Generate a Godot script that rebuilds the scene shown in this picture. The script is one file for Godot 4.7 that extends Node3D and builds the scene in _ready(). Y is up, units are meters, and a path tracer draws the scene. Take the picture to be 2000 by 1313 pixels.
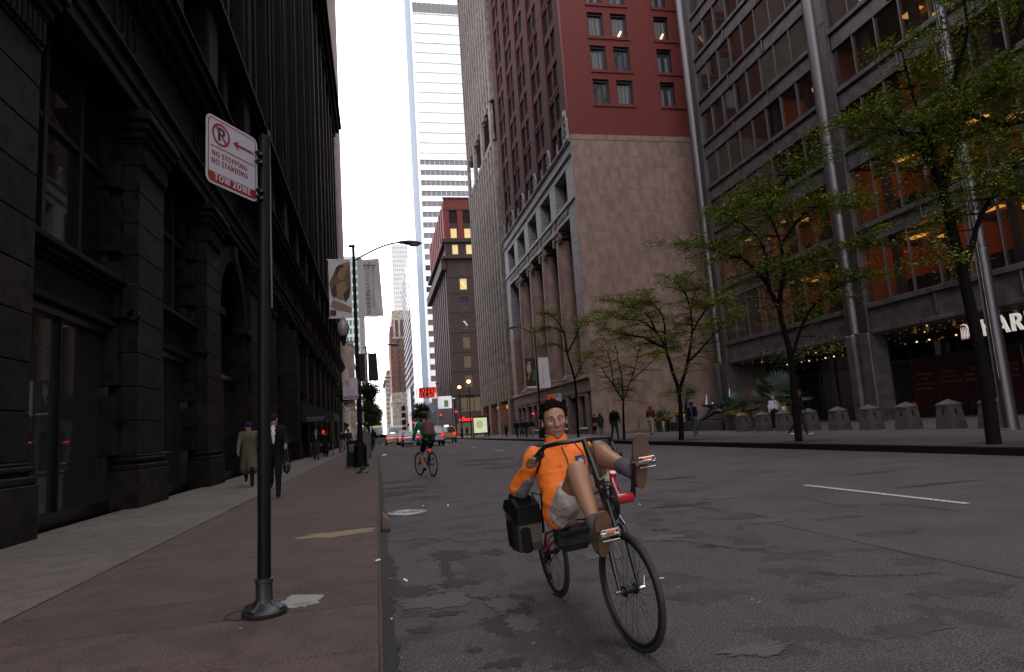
extends Node3D
# A downtown street under an overcast sky. x: across the street (kerb at 0, road to +x), y: up, -z: along the street.

var mats := {}
var texs := {}
var used := {}
var blocks := {}
var rng := RandomNumberGenerator.new()

# ------------------------------------------------------------------ mesh builder
class MB:
	var v := PackedVector3Array()
	var n := PackedVector3Array()
	var c := PackedColorArray()
	var uv := PackedVector2Array()
	var ix := PackedInt32Array()
	var col := Color.WHITE
	func vert(p: Vector3, nn: Vector3, u := Vector2.ZERO) -> int:
		v.append(p); n.append(nn); c.append(col); uv.append(u)
		return v.size() - 1
	func tri_i(a: int, b: int, d: int) -> void:
		var g := (v[b] - v[a]).cross(v[d] - v[a])
		if g.dot(n[a] + n[b] + n[d]) > 0.0:
			ix.append(a); ix.append(d); ix.append(b)
		else:
			ix.append(a); ix.append(b); ix.append(d)
	func tri(a: Vector3, b: Vector3, d: Vector3, nn := Vector3.ZERO) -> void:
		var m := nn
		if m == Vector3.ZERO:
			m = (b - a).cross(d - a).normalized()
		var i := vert(a, m)
		vert(b, m); vert(d, m)
		tri_i(i, i + 1, i + 2)
	func quad(a: Vector3, b: Vector3, d: Vector3, e: Vector3, nn := Vector3.ZERO) -> void:
		var m := nn
		if m == Vector3.ZERO:
			m = (b - a).cross(d - a).normalized()
		var i := vert(a, m, Vector2(0, 1))
		vert(b, m, Vector2(1, 1)); vert(d, m, Vector2(1, 0)); vert(e, m, Vector2(0, 0))
		tri_i(i, i + 1, i + 2); tri_i(i, i + 2, i + 3)
	func box(ce: Vector3, s: Vector3, b := Basis()) -> void:
		var h := s * 0.5
		for ax in 3:
			for sg in [-1.0, 1.0]:
				var nn := Vector3.ZERO
				nn[ax] = sg
				var p := Vector3.ZERO
				var q := Vector3.ZERO
				p[(ax + 1) % 3] = h[(ax + 1) % 3]
				q[(ax + 2) % 3] = h[(ax + 2) % 3]
				var o: Vector3 = nn * h[ax]
				quad(ce + b * (o - p - q), ce + b * (o + p - q), ce + b * (o + p + q), ce + b * (o - p + q), b * nn)
	# box between two corners
	func bx(x0: float, x1: float, y0: float, y1: float, z0: float, z1: float) -> void:
		box(Vector3(x0 + x1, y0 + y1, z0 + z1) * 0.5, Vector3(absf(x1 - x0), absf(y1 - y0), absf(z1 - z0)))
	# box with chamfered edges
	func cham(ce: Vector3, s: Vector3, e: float, b := Basis()) -> void:
		var h := s * 0.5
		e = minf(e, minf(h.x, minf(h.y, h.z)) * 0.9)
		for ax in 3:
			var a1 := (ax + 1) % 3
			var a2 := (ax + 2) % 3
			for sg in [-1.0, 1.0]:
				var nn := Vector3.ZERO
				nn[ax] = sg
				var o: Vector3 = nn * h[ax]
				var p := Vector3.ZERO
				var q := Vector3.ZERO
				p[a1] = h[a1] - e
				q[a2] = h[a2] - e
				quad(ce + b * (o - p - q), ce + b * (o + p - q), ce + b * (o + p + q), ce + b * (o - p + q), b * nn)
				for s2 in [-1.0, 1.0]:   # edge between +-ax and +-a1
					var f1 := Vector3.ZERO
					f1[ax] = sg * h[ax]; f1[a1] = s2 * (h[a1] - e)
					var f2 := Vector3.ZERO
					f2[ax] = sg * (h[ax] - e); f2[a1] = s2 * h[a1]
					var m2 := Vector3.ZERO
					m2[ax] = sg; m2[a1] = s2
					quad(ce + b * (f1 - q), ce + b * (f1 + q), ce + b * (f2 + q), ce + b * (f2 - q), b * m2.normalized())
		for sx in [-1.0, 1.0]:
			for sy in [-1.0, 1.0]:
				for sz in [-1.0, 1.0]:
					var k := Vector3(sx, sy, sz)
					tri(ce + b * (k * Vector3(h.x, h.y - e, h.z - e)), ce + b * (k * Vector3(h.x - e, h.y, h.z - e)), ce + b * (k * Vector3(h.x - e, h.y - e, h.z)), b * k.normalized())
	# round tube along points
	func tube(pts: Array, radii, sides := 8, caps := true, squash := 1.0) -> void:
		var m := pts.size()
		var up := Vector3.UP
		var d0: Vector3 = (pts[1] - pts[0]).normalized()
		if absf(d0.dot(up)) > 0.9:
			up = Vector3.RIGHT
		var base := v.size()
		for k in m:
			var d: Vector3 = (pts[mini(k + 1, m - 1)] - pts[maxi(k - 1, 0)]).normalized()
			var s := d.cross(up).normalized()
			up = s.cross(d).normalized()
			var r: float = radii[k] if radii is Array or radii is PackedFloat32Array else radii
			for j in sides:
				var t := TAU * j / sides
				var nn := s * cos(t) + up * sin(t) * squash
				vert(pts[k] + nn * r, nn.normalized(), Vector2(float(j) / sides, float(k)))
		for k in m - 1:
			for j in sides:
				var a := base + k * sides + j
				var b := base + k * sides + (j + 1) % sides
				tri_i(a, b, b + sides); tri_i(a, b + sides, a + sides)
		if caps:
			for e in [0, m - 1]:
				var d2: Vector3 = (pts[1] - pts[0]).normalized() * -1.0 if e == 0 else (pts[m - 1] - pts[m - 2]).normalized()
				var ci := vert(pts[e], d2)
				var first := v.size()
				for j in sides:
					vert(v[base + e * sides + j], d2)
				for j in sides:
					tri_i(ci, first + j, first + (j + 1) % sides)
	# surface of revolution about the y axis through o; profile of (radius, y)
	func lathe(pr: Array, seg := 16, o := Vector3.ZERO, smooth := true, b := Basis()) -> void:
		var m := pr.size()
		for k in m - 1:
			var p0: Vector2 = pr[k]
			var p1: Vector2 = pr[k + 1]
			var t := p1 - p0
			if t.length() < 1e-6:
				continue
			var fn := Vector2(t.y, -t.x).normalized()
			var n0 := fn
			var n1 := fn
			if smooth:
				if k > 0:
					var tt: Vector2 = p0 - pr[k - 1]
					var g := Vector2(tt.y, -tt.x).normalized()
					if g.dot(fn) > 0.82:
						n0 = (g + fn).normalized()
				if k < m - 2:
					var tt2: Vector2 = pr[k + 2] - p1
					var g2 := Vector2(tt2.y, -tt2.x).normalized()
					if g2.dot(fn) > 0.82:
						n1 = (g2 + fn).normalized()
			var base := v.size()
			for j in seg + 1:
				var a := TAU * j / seg
				var ca := cos(a)
				var sa := sin(a)
				vert(o + b * Vector3(p0.x * ca, p0.y, p0.x * sa), b * Vector3(n0.x * ca, n0.y, n0.x * sa), Vector2(float(j) / seg, 0))
				vert(o + b * Vector3(p1.x * ca, p1.y, p1.x * sa), b * Vector3(n1.x * ca, n1.y, n1.x * sa), Vector2(float(j) / seg, 1))
			for j in seg:
				var i := base + j * 2
				if p0.x > 1e-6:
					tri_i(i, i + 1, i + 2)
				if p1.x > 1e-6:
					tri_i(i + 1, i + 3, i + 2)
	# flat polygon (x,y) given thickness along z, in a frame
	func slab(poly: PackedVector2Array, z0: float, z1: float, f := Transform3D()) -> void:
		var ids := Geometry2D.triangulate_polygon(poly)
		for zz in [z0, z1]:
			var nn: Vector3 = f.basis * Vector3(0, 0, 1.0 if zz == maxf(z0, z1) else -1.0)
			var first := v.size()
			for p in poly:
				vert(f * Vector3(p.x, p.y, zz), nn, p)
			for k in range(0, ids.size(), 3):
				tri_i(first + ids[k], first + ids[k + 1], first + ids[k + 2])
		var m := poly.size()
		var area := 0.0
		for k in m:
			area += poly[k].cross(poly[(k + 1) % m])
		for k in m:
			var a := poly[k]
			var b := poly[(k + 1) % m]
			var t := (b - a).normalized() * signf(area)
			quad(f * Vector3(a.x, a.y, z0), f * Vector3(b.x, b.y, z0), f * Vector3(b.x, b.y, z1), f * Vector3(a.x, a.y, z1), f.basis * Vector3(t.y, -t.x, 0))
	# sheet only (no sides), facing +z of the frame
	func sheet(poly: PackedVector2Array, f := Transform3D()) -> void:
		var ids := Geometry2D.triangulate_polygon(poly)
		var first := v.size()
		for p in poly:
			vert(f * Vector3(p.x, p.y, 0), f.basis * Vector3(0, 0, 1), p)
		for k in range(0, ids.size(), 3):
			tri_i(first + ids[k], first + ids[k + 1], first + ids[k + 2])
	func ball(ce: Vector3, r: Vector3, seg := 12, b := Basis()) -> void:
		var rings := maxi(seg / 2, 4)
		var base := v.size()
		for i in rings + 1:
			var t := PI * i / rings
			for j in seg + 1:
				var a := TAU * j / seg
				var u := Vector3(sin(t) * cos(a), cos(t), sin(t) * sin(a))
				vert(ce + b * (u * r), (b * (u / r)).normalized(), Vector2(float(j) / seg, float(i) / rings))
		for i in rings:
			for j in seg:
				var a := base + i * (seg + 1) + j
				if i > 0:
					tri_i(a, a + 1, a + seg + 1)
				if i < rings - 1:
					tri_i(a + 1, a + seg + 2, a + seg + 1)
	func mesh() -> ArrayMesh:
		var a := []
		a.resize(Mesh.ARRAY_MAX)
		a[Mesh.ARRAY_VERTEX] = v
		a[Mesh.ARRAY_NORMAL] = n
		a[Mesh.ARRAY_COLOR] = c
		a[Mesh.ARRAY_TEX_UV] = uv
		a[Mesh.ARRAY_INDEX] = ix
		var m := ArrayMesh.new()
		m.add_surface_from_arrays(Mesh.PRIMITIVE_TRIANGLES, a)
		return m

# ------------------------------------------------------------------ nodes
func numbered(nm: String) -> String:
	var k: int = used.get(nm, 0)
	used[nm] = k + 1
	return nm if k == 0 else "%s_%03d" % [nm, k]

func tag(o: Node3D, label: String, cat: String, group := "") -> Node3D:
	o.set_meta("label", label)
	o.set_meta("category", cat)
	if group != "":
		o.set_meta("group", group)
	return o

func thing(nm: String, label: String, cat: String, at := Vector3.ZERO, turn := 0.0, group := "") -> Node3D:
	var o := Node3D.new()
	o.name = numbered(nm)
	add_child(o)
	o.position = at
	o.rotation.y = turn
	return tag(o, label, cat, group)

func part(p: Node3D, nm: String, m, mat: Material, at := Vector3.ZERO, label := "") -> MeshInstance3D:
	var o := MeshInstance3D.new()
	o.name = nm
	o.mesh = m.mesh() if m is MB else m
	o.material_override = mat
	p.add_child(o, true)
	o.position = at
	if label != "":
		o.set_meta("label", label)
	return o

func one(nm: String, m, mat: Material, label: String, cat: String, group := "", at := Vector3.ZERO) -> MeshInstance3D:
	var o := part(self, numbered(nm), m, mat, at)
	tag(o, label, cat, group)
	return o

func setting(nm: String, m, mat: Material, at := Vector3.ZERO) -> MeshInstance3D:
	var o := part(self, numbered(nm), m, mat, at)
	o.set_meta("kind", "structure")
	return o

func copy(o: Node3D, at: Vector3, turn: float, label := "") -> Node3D:
	var r: Node3D = o.duplicate()
	var base := String(o.name)
	r.name = numbered(base)
	add_child(r)
	r.position = at
	r.rotation.y = turn
	if label != "":
		r.set_meta("label", label)
	return r

# a shared chamfered block of that size, centred on the origin
func block(s: Vector3, e := 0.012) -> ArrayMesh:
	var key := "%.2f %.2f %.2f %.3f" % [s.x, s.y, s.z, e]
	if not blocks.has(key):
		var b := MB.new()
		if e > 0.0:
			b.cham(Vector3.ZERO, s, e)
		else:
			b.box(Vector3.ZERO, s)
		blocks[key] = b.mesh()
	return blocks[key]

func blk(p: Node3D, nm: String, x0: float, x1: float, y0: float, y1: float, z0: float, z1: float, mat: Material, e := 0.012) -> MeshInstance3D:
	return part(p, nm, block(Vector3(absf(x1 - x0), absf(y1 - y0), absf(z1 - z0)), e), mat, Vector3(x0 + x1, y0 + y1, z0 + z1) * 0.5)

# ------------------------------------------------------------------ materials
func lin(r: float, g: float, b: float, a := 1.0) -> Color:
	var c := Color(r, g, b).linear_to_srgb()
	c.a = a
	return c

# grey noise picture to multiply a colour with; steps: [offset, grey] pairs
func noise_tex(key: String, sd: int, freq: float, oct: int, steps: Array, size := 512, kind := FastNoiseLite.TYPE_SIMPLEX_SMOOTH, warp := 0.0, cell_ret := -1) -> Texture2D:
	if texs.has(key):
		return texs[key]
	var f := FastNoiseLite.new()
	f.seed = sd
	f.noise_type = kind
	f.frequency = freq
	f.fractal_octaves = oct
	if oct == 1:
		f.fractal_type = FastNoiseLite.FRACTAL_NONE
	if warp > 0.0:
		f.domain_warp_enabled = true
		f.domain_warp_amplitude = warp
		f.domain_warp_frequency = freq * 1.5
	if cell_ret >= 0:
		f.cellular_return_type = cell_ret
	var t := NoiseTexture2D.new()
	t.width = size
	t.height = size
	t.seamless = true
	t.seamless_blend_skirt = 0.15
	t.noise = f
	var g := Gradient.new()
	g.offsets = PackedFloat32Array(steps.map(func(s): return s[0]))
	g.colors = PackedColorArray(steps.map(func(s): return (s[1] if s[1] is Color else Color(s[1], s[1], s[1]))))
	t.color_ramp = g
	texs[key] = t
	return t

func bump_tex(key: String, sd: int, freq: float, oct: int, strength: float, size := 512, kind := FastNoiseLite.TYPE_SIMPLEX_SMOOTH) -> Texture2D:
	if texs.has(key):
		return texs[key]
	var f := FastNoiseLite.new()
	f.seed = sd
	f.noise_type = kind
	f.frequency = freq
	f.fractal_octaves = oct
	var t := NoiseTexture2D.new()
	t.width = size
	t.height = size
	t.seamless = true
	t.noise = f
	t.as_normal_map = true
	t.bump_strength = strength
	texs[key] = t
	return t

# colour c (linear), roughness, then optional: metal, tex + scale, detail tex + scale, bump + depth, spec
func mat(key: String, c: Color, rough := 0.8, o := {}) -> StandardMaterial3D:
	if mats.has(key):
		return mats[key]
	var m := StandardMaterial3D.new()
	m.resource_name = key
	m.albedo_color = c
	m.roughness = rough
	m.metallic = o.get("metal", 0.0)
	if o.has("spec"):
		m.metallic_specular = o.spec
	if o.has("vc"):
		m.vertex_color_use_as_albedo = true
	if o.has("tex"):
		m.albedo_texture = o.tex
	if o.has("bump"):
		m.normal_enabled = true
		m.normal_texture = o.bump
		m.normal_scale = o.get("depth", 0.6)
	if o.has("tex") or o.has("bump"):
		if not o.has("uv"):
			m.uv1_triplanar = true
			m.uv1_world_triplanar = not o.has("local")
			m.uv1_triplanar_sharpness = 6.0
			var s: float = o.get("scale", 1.0)
			m.uv1_scale = Vector3(s, s, s) * (o.get("stretch", Vector3.ONE) as Vector3)
	if o.has("detail"):
		m.detail_enabled = true
		m.detail_albedo = o.detail
		m.detail_blend_mode = BaseMaterial3D.BLEND_MODE_MUL
		m.detail_uv_layer = BaseMaterial3D.DETAIL_UV_2
		m.uv2_triplanar = true
		m.uv2_world_triplanar = true
		m.uv2_triplanar_sharpness = 6.0
		var s2: float = o.get("dscale", 0.2)
		m.uv2_scale = Vector3(s2, s2, s2) * (o.get("dstretch", Vector3.ONE) as Vector3)
	if o.has("glow"):
		m.emission_enabled = true
		m.emission = o.glow
		m.emission_energy_multiplier = o.get("energy", 1.0)
	if o.has("coat"):
		m.clearcoat_enabled = true
		m.clearcoat = o.coat
		m.clearcoat_roughness = 0.1
	if o.has("back"):
		m.backlight_enabled = true
		m.backlight = o.back
	if c.a < 1.0:
		m.transparency = BaseMaterial3D.TRANSPARENCY_ALPHA
	mats[key] = m
	return m

func make_materials() -> void:
	var soft := noise_tex("soft", 3, 0.012, 4, [[0.0, 0.62], [0.5, 0.86], [1.0, 1.0]])
	var fine := noise_tex("fine", 5, 0.12, 3, [[0.0, 0.55], [0.5, 0.85], [1.0, 1.0]])
	var grit := noise_tex("grit", 9, 0.25, 2, [[0.0, 0.35], [0.42, 0.7], [0.62, 0.9], [0.8, 1.0]])
	var streak := noise_tex("streak", 11, 0.02, 4, [[0.0, 0.5], [0.45, 0.85], [1.0, 1.0]])
	var bump := bump_tex("bump", 21, 0.06, 4, 6.0)
	var bumpf := bump_tex("bumpf", 22, 0.3, 2, 5.0)
	# ground
	var broken := noise_tex("broken", 31, 0.006, 6, [[0.0, 0.72], [0.3, 0.76], [0.31, 0.95], [0.5, 0.9], [0.6, 1.0], [0.75, 0.88], [1.0, 0.94]], 1024, FastNoiseLite.TYPE_SIMPLEX_SMOOTH, 30.0)
	var worn := noise_tex("worn", 37, 0.008, 5, [[0.0, 0.8], [0.3, 0.86], [0.5, 0.95], [0.75, 1.0], [1.0, 0.9]], 1024, FastNoiseLite.TYPE_SIMPLEX_SMOOTH, 20.0)
	var speck := noise_tex("speck", 33, 0.22, 2, [[0.0, Color(0.3, 0.29, 0.3)], [0.38, Color(0.6, 0.57, 0.57)], [0.55, Color(0.8, 0.77, 0.76)], [0.66, Color(1, 0.97, 0.95)], [1.0, Color(1, 1, 1)]], 512)
	mat("asphalt", lin(0.102, 0.089, 0.092), 0.82, {"tex": speck, "scale": 0.5, "detail": worn, "dscale": 0.085, "bump": bumpf, "depth": 0.8})
	mat("asphalt_broken", lin(0.108, 0.094, 0.096), 0.85, {"tex": speck, "scale": 0.5, "detail": broken, "dscale": 0.23, "bump": bumpf, "depth": 0.9})
	mat("asphalt_patch", lin(0.072, 0.064, 0.067), 0.85, {"tex": speck, "scale": 1.1, "detail": worn, "dscale": 0.4, "bump": bumpf, "depth": 0.9})
	mat("asphalt_hole", lin(0.024, 0.02, 0.02), 0.9, {"tex": grit, "scale": 1.6, "bump": bump, "depth": 1.0})
	mat("asphalt_pale", lin(0.128, 0.112, 0.112), 0.85, {"tex": speck, "scale": 1.0, "bump": bumpf, "depth": 0.8})
	var aggregate := noise_tex("aggregate", 35, 0.2, 2, [[0.0, Color(0.25, 0.22, 0.22)], [0.36, Color(0.6, 0.52, 0.49)], [0.5, Color(0.84, 0.76, 0.7)], [0.62, Color(1, 0.95, 0.9)], [0.75, Color(0.66, 0.56, 0.54)], [1.0, Color(1, 1, 1)]], 512)
	for k in 4:
		mat("aggregate%d" % k, [lin(0.122, 0.092, 0.085), lin(0.116, 0.087, 0.08), lin(0.129, 0.1, 0.092), lin(0.112, 0.083, 0.077)][k], 0.85, {"tex": aggregate, "scale": 0.62, "detail": worn, "dscale": 0.21 + 0.04 * k, "bump": bumpf, "depth": 0.7})
	for k in 3:
		mat("concrete%d" % k, [lin(0.142, 0.115, 0.103), lin(0.13, 0.105, 0.095), lin(0.153, 0.126, 0.113)][k], 0.85, {"tex": fine, "scale": 0.8, "detail": worn, "dscale": 0.3 + 0.05 * k, "bump": bumpf, "depth": 0.5})
	for k in 3:
		mat("plaza%d" % k, [lin(0.066, 0.053, 0.055), lin(0.06, 0.048, 0.05), lin(0.072, 0.058, 0.06)][k], 0.75, {"tex": fine, "scale": 0.9, "detail": worn, "dscale": 0.3, "bump": bumpf, "depth": 0.3})
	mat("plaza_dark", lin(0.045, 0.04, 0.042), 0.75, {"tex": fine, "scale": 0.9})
	mat("joint", lin(0.022, 0.02, 0.021), 0.95)
	mat("soil", lin(0.03, 0.024, 0.02), 1.0, {"tex": grit, "scale": 1.5, "bump": bump, "depth": 1.0})
	mat("kerb", lin(0.1, 0.075, 0.066), 0.85, {"tex": aggregate, "scale": 0.7, "detail": streak, "dscale": 0.5})
	mat("kerb_dark", lin(0.016, 0.013, 0.013), 0.9, {"spec": 0.2, "tex": grit, "scale": 0.7})
	mat("paint", lin(0.55, 0.52, 0.5), 0.8, {"tex": noise_tex("flake", 41, 0.05, 4, [[0.0, 0.2], [0.33, 0.35], [0.4, 0.85], [1.0, 1.0]]), "scale": 1.2})
	mat("litter", lin(0.45, 0.44, 0.43), 0.8)
	mat("leaf_litter", lin(0.35, 0.14, 0.03), 0.9)
	mat("cement_splash", lin(0.32, 0.31, 0.29), 0.9, {"tex": fine, "scale": 2.0})
	mat("sand_patch", lin(0.26, 0.19, 0.12), 0.9, {"tex": fine, "scale": 2.0})
	# stones and bricks
	for k in 4:
		mat("soot%d" % k, [lin(0.033, 0.026, 0.025), lin(0.029, 0.023, 0.022), lin(0.037, 0.029, 0.027), lin(0.026, 0.021, 0.02)][k], 0.8, {"tex": fine, "scale": 0.5, "detail": streak, "dscale": 0.18 + 0.03 * k, "bump": bumpf, "depth": 0.35, "spec": 0.2})
	mat("soot_trim", lin(0.024, 0.019, 0.018), 0.8, {"spec": 0.2, "tex": fine, "scale": 0.5, "detail": streak, "dscale": 0.2})
	mat("dark_metal", lin(0.012, 0.012, 0.013), 0.45, {"metal": 0.3})
	mat("black_paint", lin(0.006, 0.006, 0.007), 0.32)
	mat("pole_paint", lin(0.004, 0.0045, 0.0055), 0.5, {"spec": 0.25, "bump": bump, "depth": 0.1, "scale": 2.0})
	var vein := noise_tex("vein", 51, 0.006, 5, [[0.0, 0.8], [0.4, 0.9], [0.49, 0.95], [0.5, 0.74], [0.51, 0.94], [0.7, 1.0], [1.0, 0.92]], 1024, FastNoiseLite.TYPE_SIMPLEX_SMOOTH, 40.0)
	for k in 4:
		mat("granite%d" % k, [lin(0.37, 0.235, 0.19), lin(0.35, 0.22, 0.18), lin(0.385, 0.248, 0.2), lin(0.362, 0.226, 0.186)][k], 0.6, {"tex": vein, "scale": 0.16 + 0.02 * k, "stretch": Vector3(1, 0.45, 1), "detail": fine, "dscale": 0.5})
	mat("pinkstone", lin(0.3, 0.18, 0.145), 0.65, {"tex": vein, "scale": 0.2, "detail": fine, "dscale": 0.5})
	mat("pinkdark", lin(0.26, 0.16, 0.13), 0.7, {"tex": fine, "scale": 0.4, "detail": streak, "dscale": 0.2})
	mat("greystone", lin(0.4, 0.38, 0.39), 0.65, {"tex": soft, "scale": 0.4, "detail": fine, "dscale": 0.6})
	mat("greystone2", lin(0.36, 0.33, 0.34), 0.65, {"tex": soft, "scale": 0.3, "detail": fine, "dscale": 0.6})
	mat("frieze", lin(0.24, 0.23, 0.245), 0.7, {"tex": grit, "scale": 0.9})
	mat("verdigris", lin(0.035, 0.06, 0.052), 0.7, {"tex": fine, "scale": 1.0})
	mat("brick_red", lin(0.155, 0.021, 0.015), 0.8, {"tex": noise_tex("course", 61, 0.02, 4, [[0.0, 0.7], [0.5, 0.9], [1.0, 1.0]]), "scale": 0.35, "stretch": Vector3(0.3, 6, 0.3)})
	mat("terracotta", lin(0.105, 0.035, 0.034), 0.8, {"spec": 0.2, "tex": soft, "scale": 0.3, "detail": fine, "dscale": 0.5})
	mat("terracotta_dark", lin(0.115, 0.038, 0.037), 0.8, {"spec": 0.2, "tex": fine, "scale": 0.5})
	mat("steel", lin(0.11, 0.1, 0.104), 0.5, {"metal": 1.0, "bump": bump, "depth": 0.08, "scale": 0.3})
	mat("steel_panel", lin(0.105, 0.092, 0.094), 0.42, {"metal": 0.4, "tex": soft, "scale": 0.15})
	mat("granite_dark", lin(0.3, 0.2, 0.165), 0.25, {"tex": grit, "scale": 0.8})
	mat("granite_bollard", lin(0.105, 0.076, 0.071), 0.7, {"tex": grit, "scale": 1.5, "detail": soft, "dscale": 0.7})
	mat("beige", lin(0.42, 0.36, 0.315), 0.8, {"spec": 0.25, "tex": soft, "scale": 0.1, "detail": fine, "dscale": 0.3})
	mat("brownstone", lin(0.085, 0.046, 0.038), 0.85, {"tex": noise_tex("course2", 63, 0.02, 4, [[0.0, 0.55], [0.45, 0.8], [1.0, 1.0]]), "scale": 0.12, "stretch": Vector3(0.4, 5, 0.4), "detail": fine, "dscale": 0.3})
	mat("brownstone_dark", lin(0.045, 0.026, 0.022), 0.85, {"tex": fine, "scale": 0.3})
	mat("white_panel", lin(0.86, 0.87, 0.86), 0.5, {"tex": noise_tex("pale", 71, 0.01, 3, [[0.0, 0.93], [1.0, 1.0]]), "scale": 0.05})
	mat("grey_panel", lin(0.36, 0.36, 0.38), 0.5)
	mat("dark_band", lin(0.06, 0.065, 0.075), 0.3)
	mat("cream", lin(0.5, 0.44, 0.36), 0.8, {"tex": soft, "scale": 0.05})
	mat("brick_far", lin(0.22, 0.095, 0.075), 0.85, {"tex": soft, "scale": 0.06})
	mat("tan", lin(0.19, 0.135, 0.105), 0.8, {"tex": soft, "scale": 0.05})
	mat("green_glass", lin(0.09, 0.16, 0.15), 0.08)
	# glazing: dark panes that mirror the street, and clear ones
	mat("glass_dark", lin(0.006, 0.007, 0.008), 0.03, {"spec": 0.55})
	mat("glass_matte", lin(0.01, 0.01, 0.012), 0.6, {"spec": 0.1})
	mat("glass_grey", lin(0.035, 0.04, 0.045), 0.05, {"spec": 0.6})
	mat("glass_blue", lin(0.06, 0.075, 0.09), 0.06, {"spec": 0.6})
	mat("glass_bronze", lin(0.02, 0.012, 0.008), 0.04, {"spec": 0.5})
	mat("glass_clear", lin(0.014, 0.01, 0.008, 0.42), 0.02)
	mat("glass_shop", lin(0.04, 0.045, 0.045, 0.3), 0.02)
	mat("curtain", lin(0.2, 0.2, 0.2), 0.9, {"tex": streak, "scale": 1.2, "stretch": Vector3(4, 0.3, 4)})
	mat("blind", lin(0.1, 0.08, 0.066), 0.9)
	mat("lit_window", lin(0.6, 0.5, 0.25), 0.6, {"glow": Color(1.0, 0.8, 0.36), "energy": 0.36})
	mat("lit_panel", lin(0.9, 0.85, 0.7), 0.5, {"glow": Color(1.0, 0.74, 0.36), "energy": 1.5})
	mat("lit_dim", lin(0.06, 0.05, 0.028), 0.6, {"glow": Color(0.85, 0.68, 0.32), "energy": 0.07})
	mat("orange_wall", lin(0.42, 0.16, 0.05), 0.9)
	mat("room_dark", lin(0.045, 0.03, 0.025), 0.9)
	mat("downlight", lin(1, 0.9, 0.7), 0.4, {"glow": Color(1.0, 0.8, 0.55), "energy": 2.0})
	mat("downlight_dim", lin(0.6, 0.5, 0.3), 0.4, {"glow": Color(1.0, 0.75, 0.4), "energy": 0.14})
	mat("red_light", lin(0.6, 0.02, 0.01), 0.4, {"glow": Color(1.0, 0.06, 0.03), "energy": 6.0})
	mat("red_sign", lin(0.6, 0.02, 0.01), 0.4, {"glow": Color(1.0, 0.12, 0.06), "energy": 1.4})
	mat("neon", lin(0.7, 0.1, 0.03), 0.4, {"glow": Color(1.0, 0.16, 0.06), "energy": 1.0})
	mat("lamp_glow", lin(0.9, 0.6, 0.3), 0.4, {"glow": Color(1.0, 0.72, 0.45), "energy": 6.0})
	mat("head_glow", lin(0.9, 0.85, 0.8), 0.4, {"glow": Color(1.0, 0.9, 0.78), "energy": 3.0})
	mat("ad_glow", lin(0.7, 0.75, 0.6), 0.5, {"glow": Color(0.86, 0.92, 0.7), "energy": 0.75})
	# furniture
	mat("white_paint", lin(0.62, 0.6, 0.6), 0.5)
	mat("sign_white", lin(0.3, 0.28, 0.31), 0.45)
	mat("sign_red", lin(0.16, 0.006, 0.01), 0.45)
	mat("sign_black", lin(0.01, 0.012, 0.016), 0.5)
	mat("banner", lin(0.52, 0.49, 0.5), 0.85)
	mat("bark", lin(0.013, 0.01, 0.009), 0.95, {"spec": 0.15, "tex": grit, "scale": 1.2, "stretch": Vector3(2, 0.5, 2), "bump": bump, "depth": 1.0})
	mat("brushed", lin(0.33, 0.31, 0.3), 0.3, {"metal": 1.0, "tex": streak, "scale": 0.8, "stretch": Vector3(4, 0.2, 4)})
	mat("bronze", lin(0.02, 0.02, 0.019), 0.3, {"metal": 0.6, "bump": bump, "depth": 0.3, "scale": 0.6})
	mat("water", lin(0.8, 0.85, 0.88), 0.1)
	mat("person", Color.WHITE, 0.95, {"vc": true, "spec": 0.25})
	mat("leaves", Color.WHITE, 0.7, {"vc": true, "spec": 0.2, "back": lin(0.09, 0.12, 0.02)})
	mat("rubber", lin(0.012, 0.012, 0.012), 0.7)
	mat("chrome", lin(0.55, 0.55, 0.55), 0.2, {"metal": 1.0})

# irregular blob outline
func blob(w: float, h: float, sd: int, rough := 0.3, pts := 26) -> PackedVector2Array:
	var f := FastNoiseLite.new()
	f.seed = sd
	f.frequency = 0.9
	var out := PackedVector2Array()
	for k in pts:
		var a := TAU * k / pts
		var r := 1.0 + rough * f.get_noise_2d(cos(a) * 1.6, sin(a) * 1.6) * 2.2 + rough * 0.7 * f.get_noise_2d(cos(a) * 5.0 + 9.0, sin(a) * 5.0) + rough * 0.5 * f.get_noise_2d(cos(a) * 15.0 + 3.0, sin(a) * 15.0)
		out.append(Vector2(cos(a) * w * 0.5 * r, sin(a) * h * 0.5 * r))
	return out

const FLAT := Transform3D(Vector3(1, 0, 0), Vector3(0, 0, -1), Vector3(0, 1, 0), Vector3.ZERO)   # polygon (x, y) laid on the ground: x -> x, y -> -z, facing up

func flat_at(x: float, y: float, z: float, turn := 0.0) -> Transform3D:
	return Transform3D(Basis(Vector3.UP, turn) * FLAT.basis, Vector3(x, y, z))

# ------------------------------------------------------------------ main
var cam: Camera3D

func ray(px: float, py: float) -> Vector3:
	return cam.basis * Vector3(px - 1000.0, 656.5 - py, -1285.0)

# where a pixel of the photograph meets the ground
func gp(px: float, py: float, y := 0.0) -> Vector3:
	var d := ray(px, py)
	return cam.position + d * ((y - cam.position.y) / d.y)

# where a pixel meets the upright plane that faces the camera through a point
func on_plane(px: float, py: float, through: Vector3) -> Vector3:
	var d := ray(px, py)
	var nn := Vector3(through.x, 0, through.z).normalized()
	return cam.position + d * ((through - cam.position).dot(nn) / d.dot(nn))

# where a pixel meets the plane of that x
func at_x(px: float, py: float, x: float) -> Vector3:
	var d := ray(px, py)
	return cam.position + d * (x / d.x)

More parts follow.
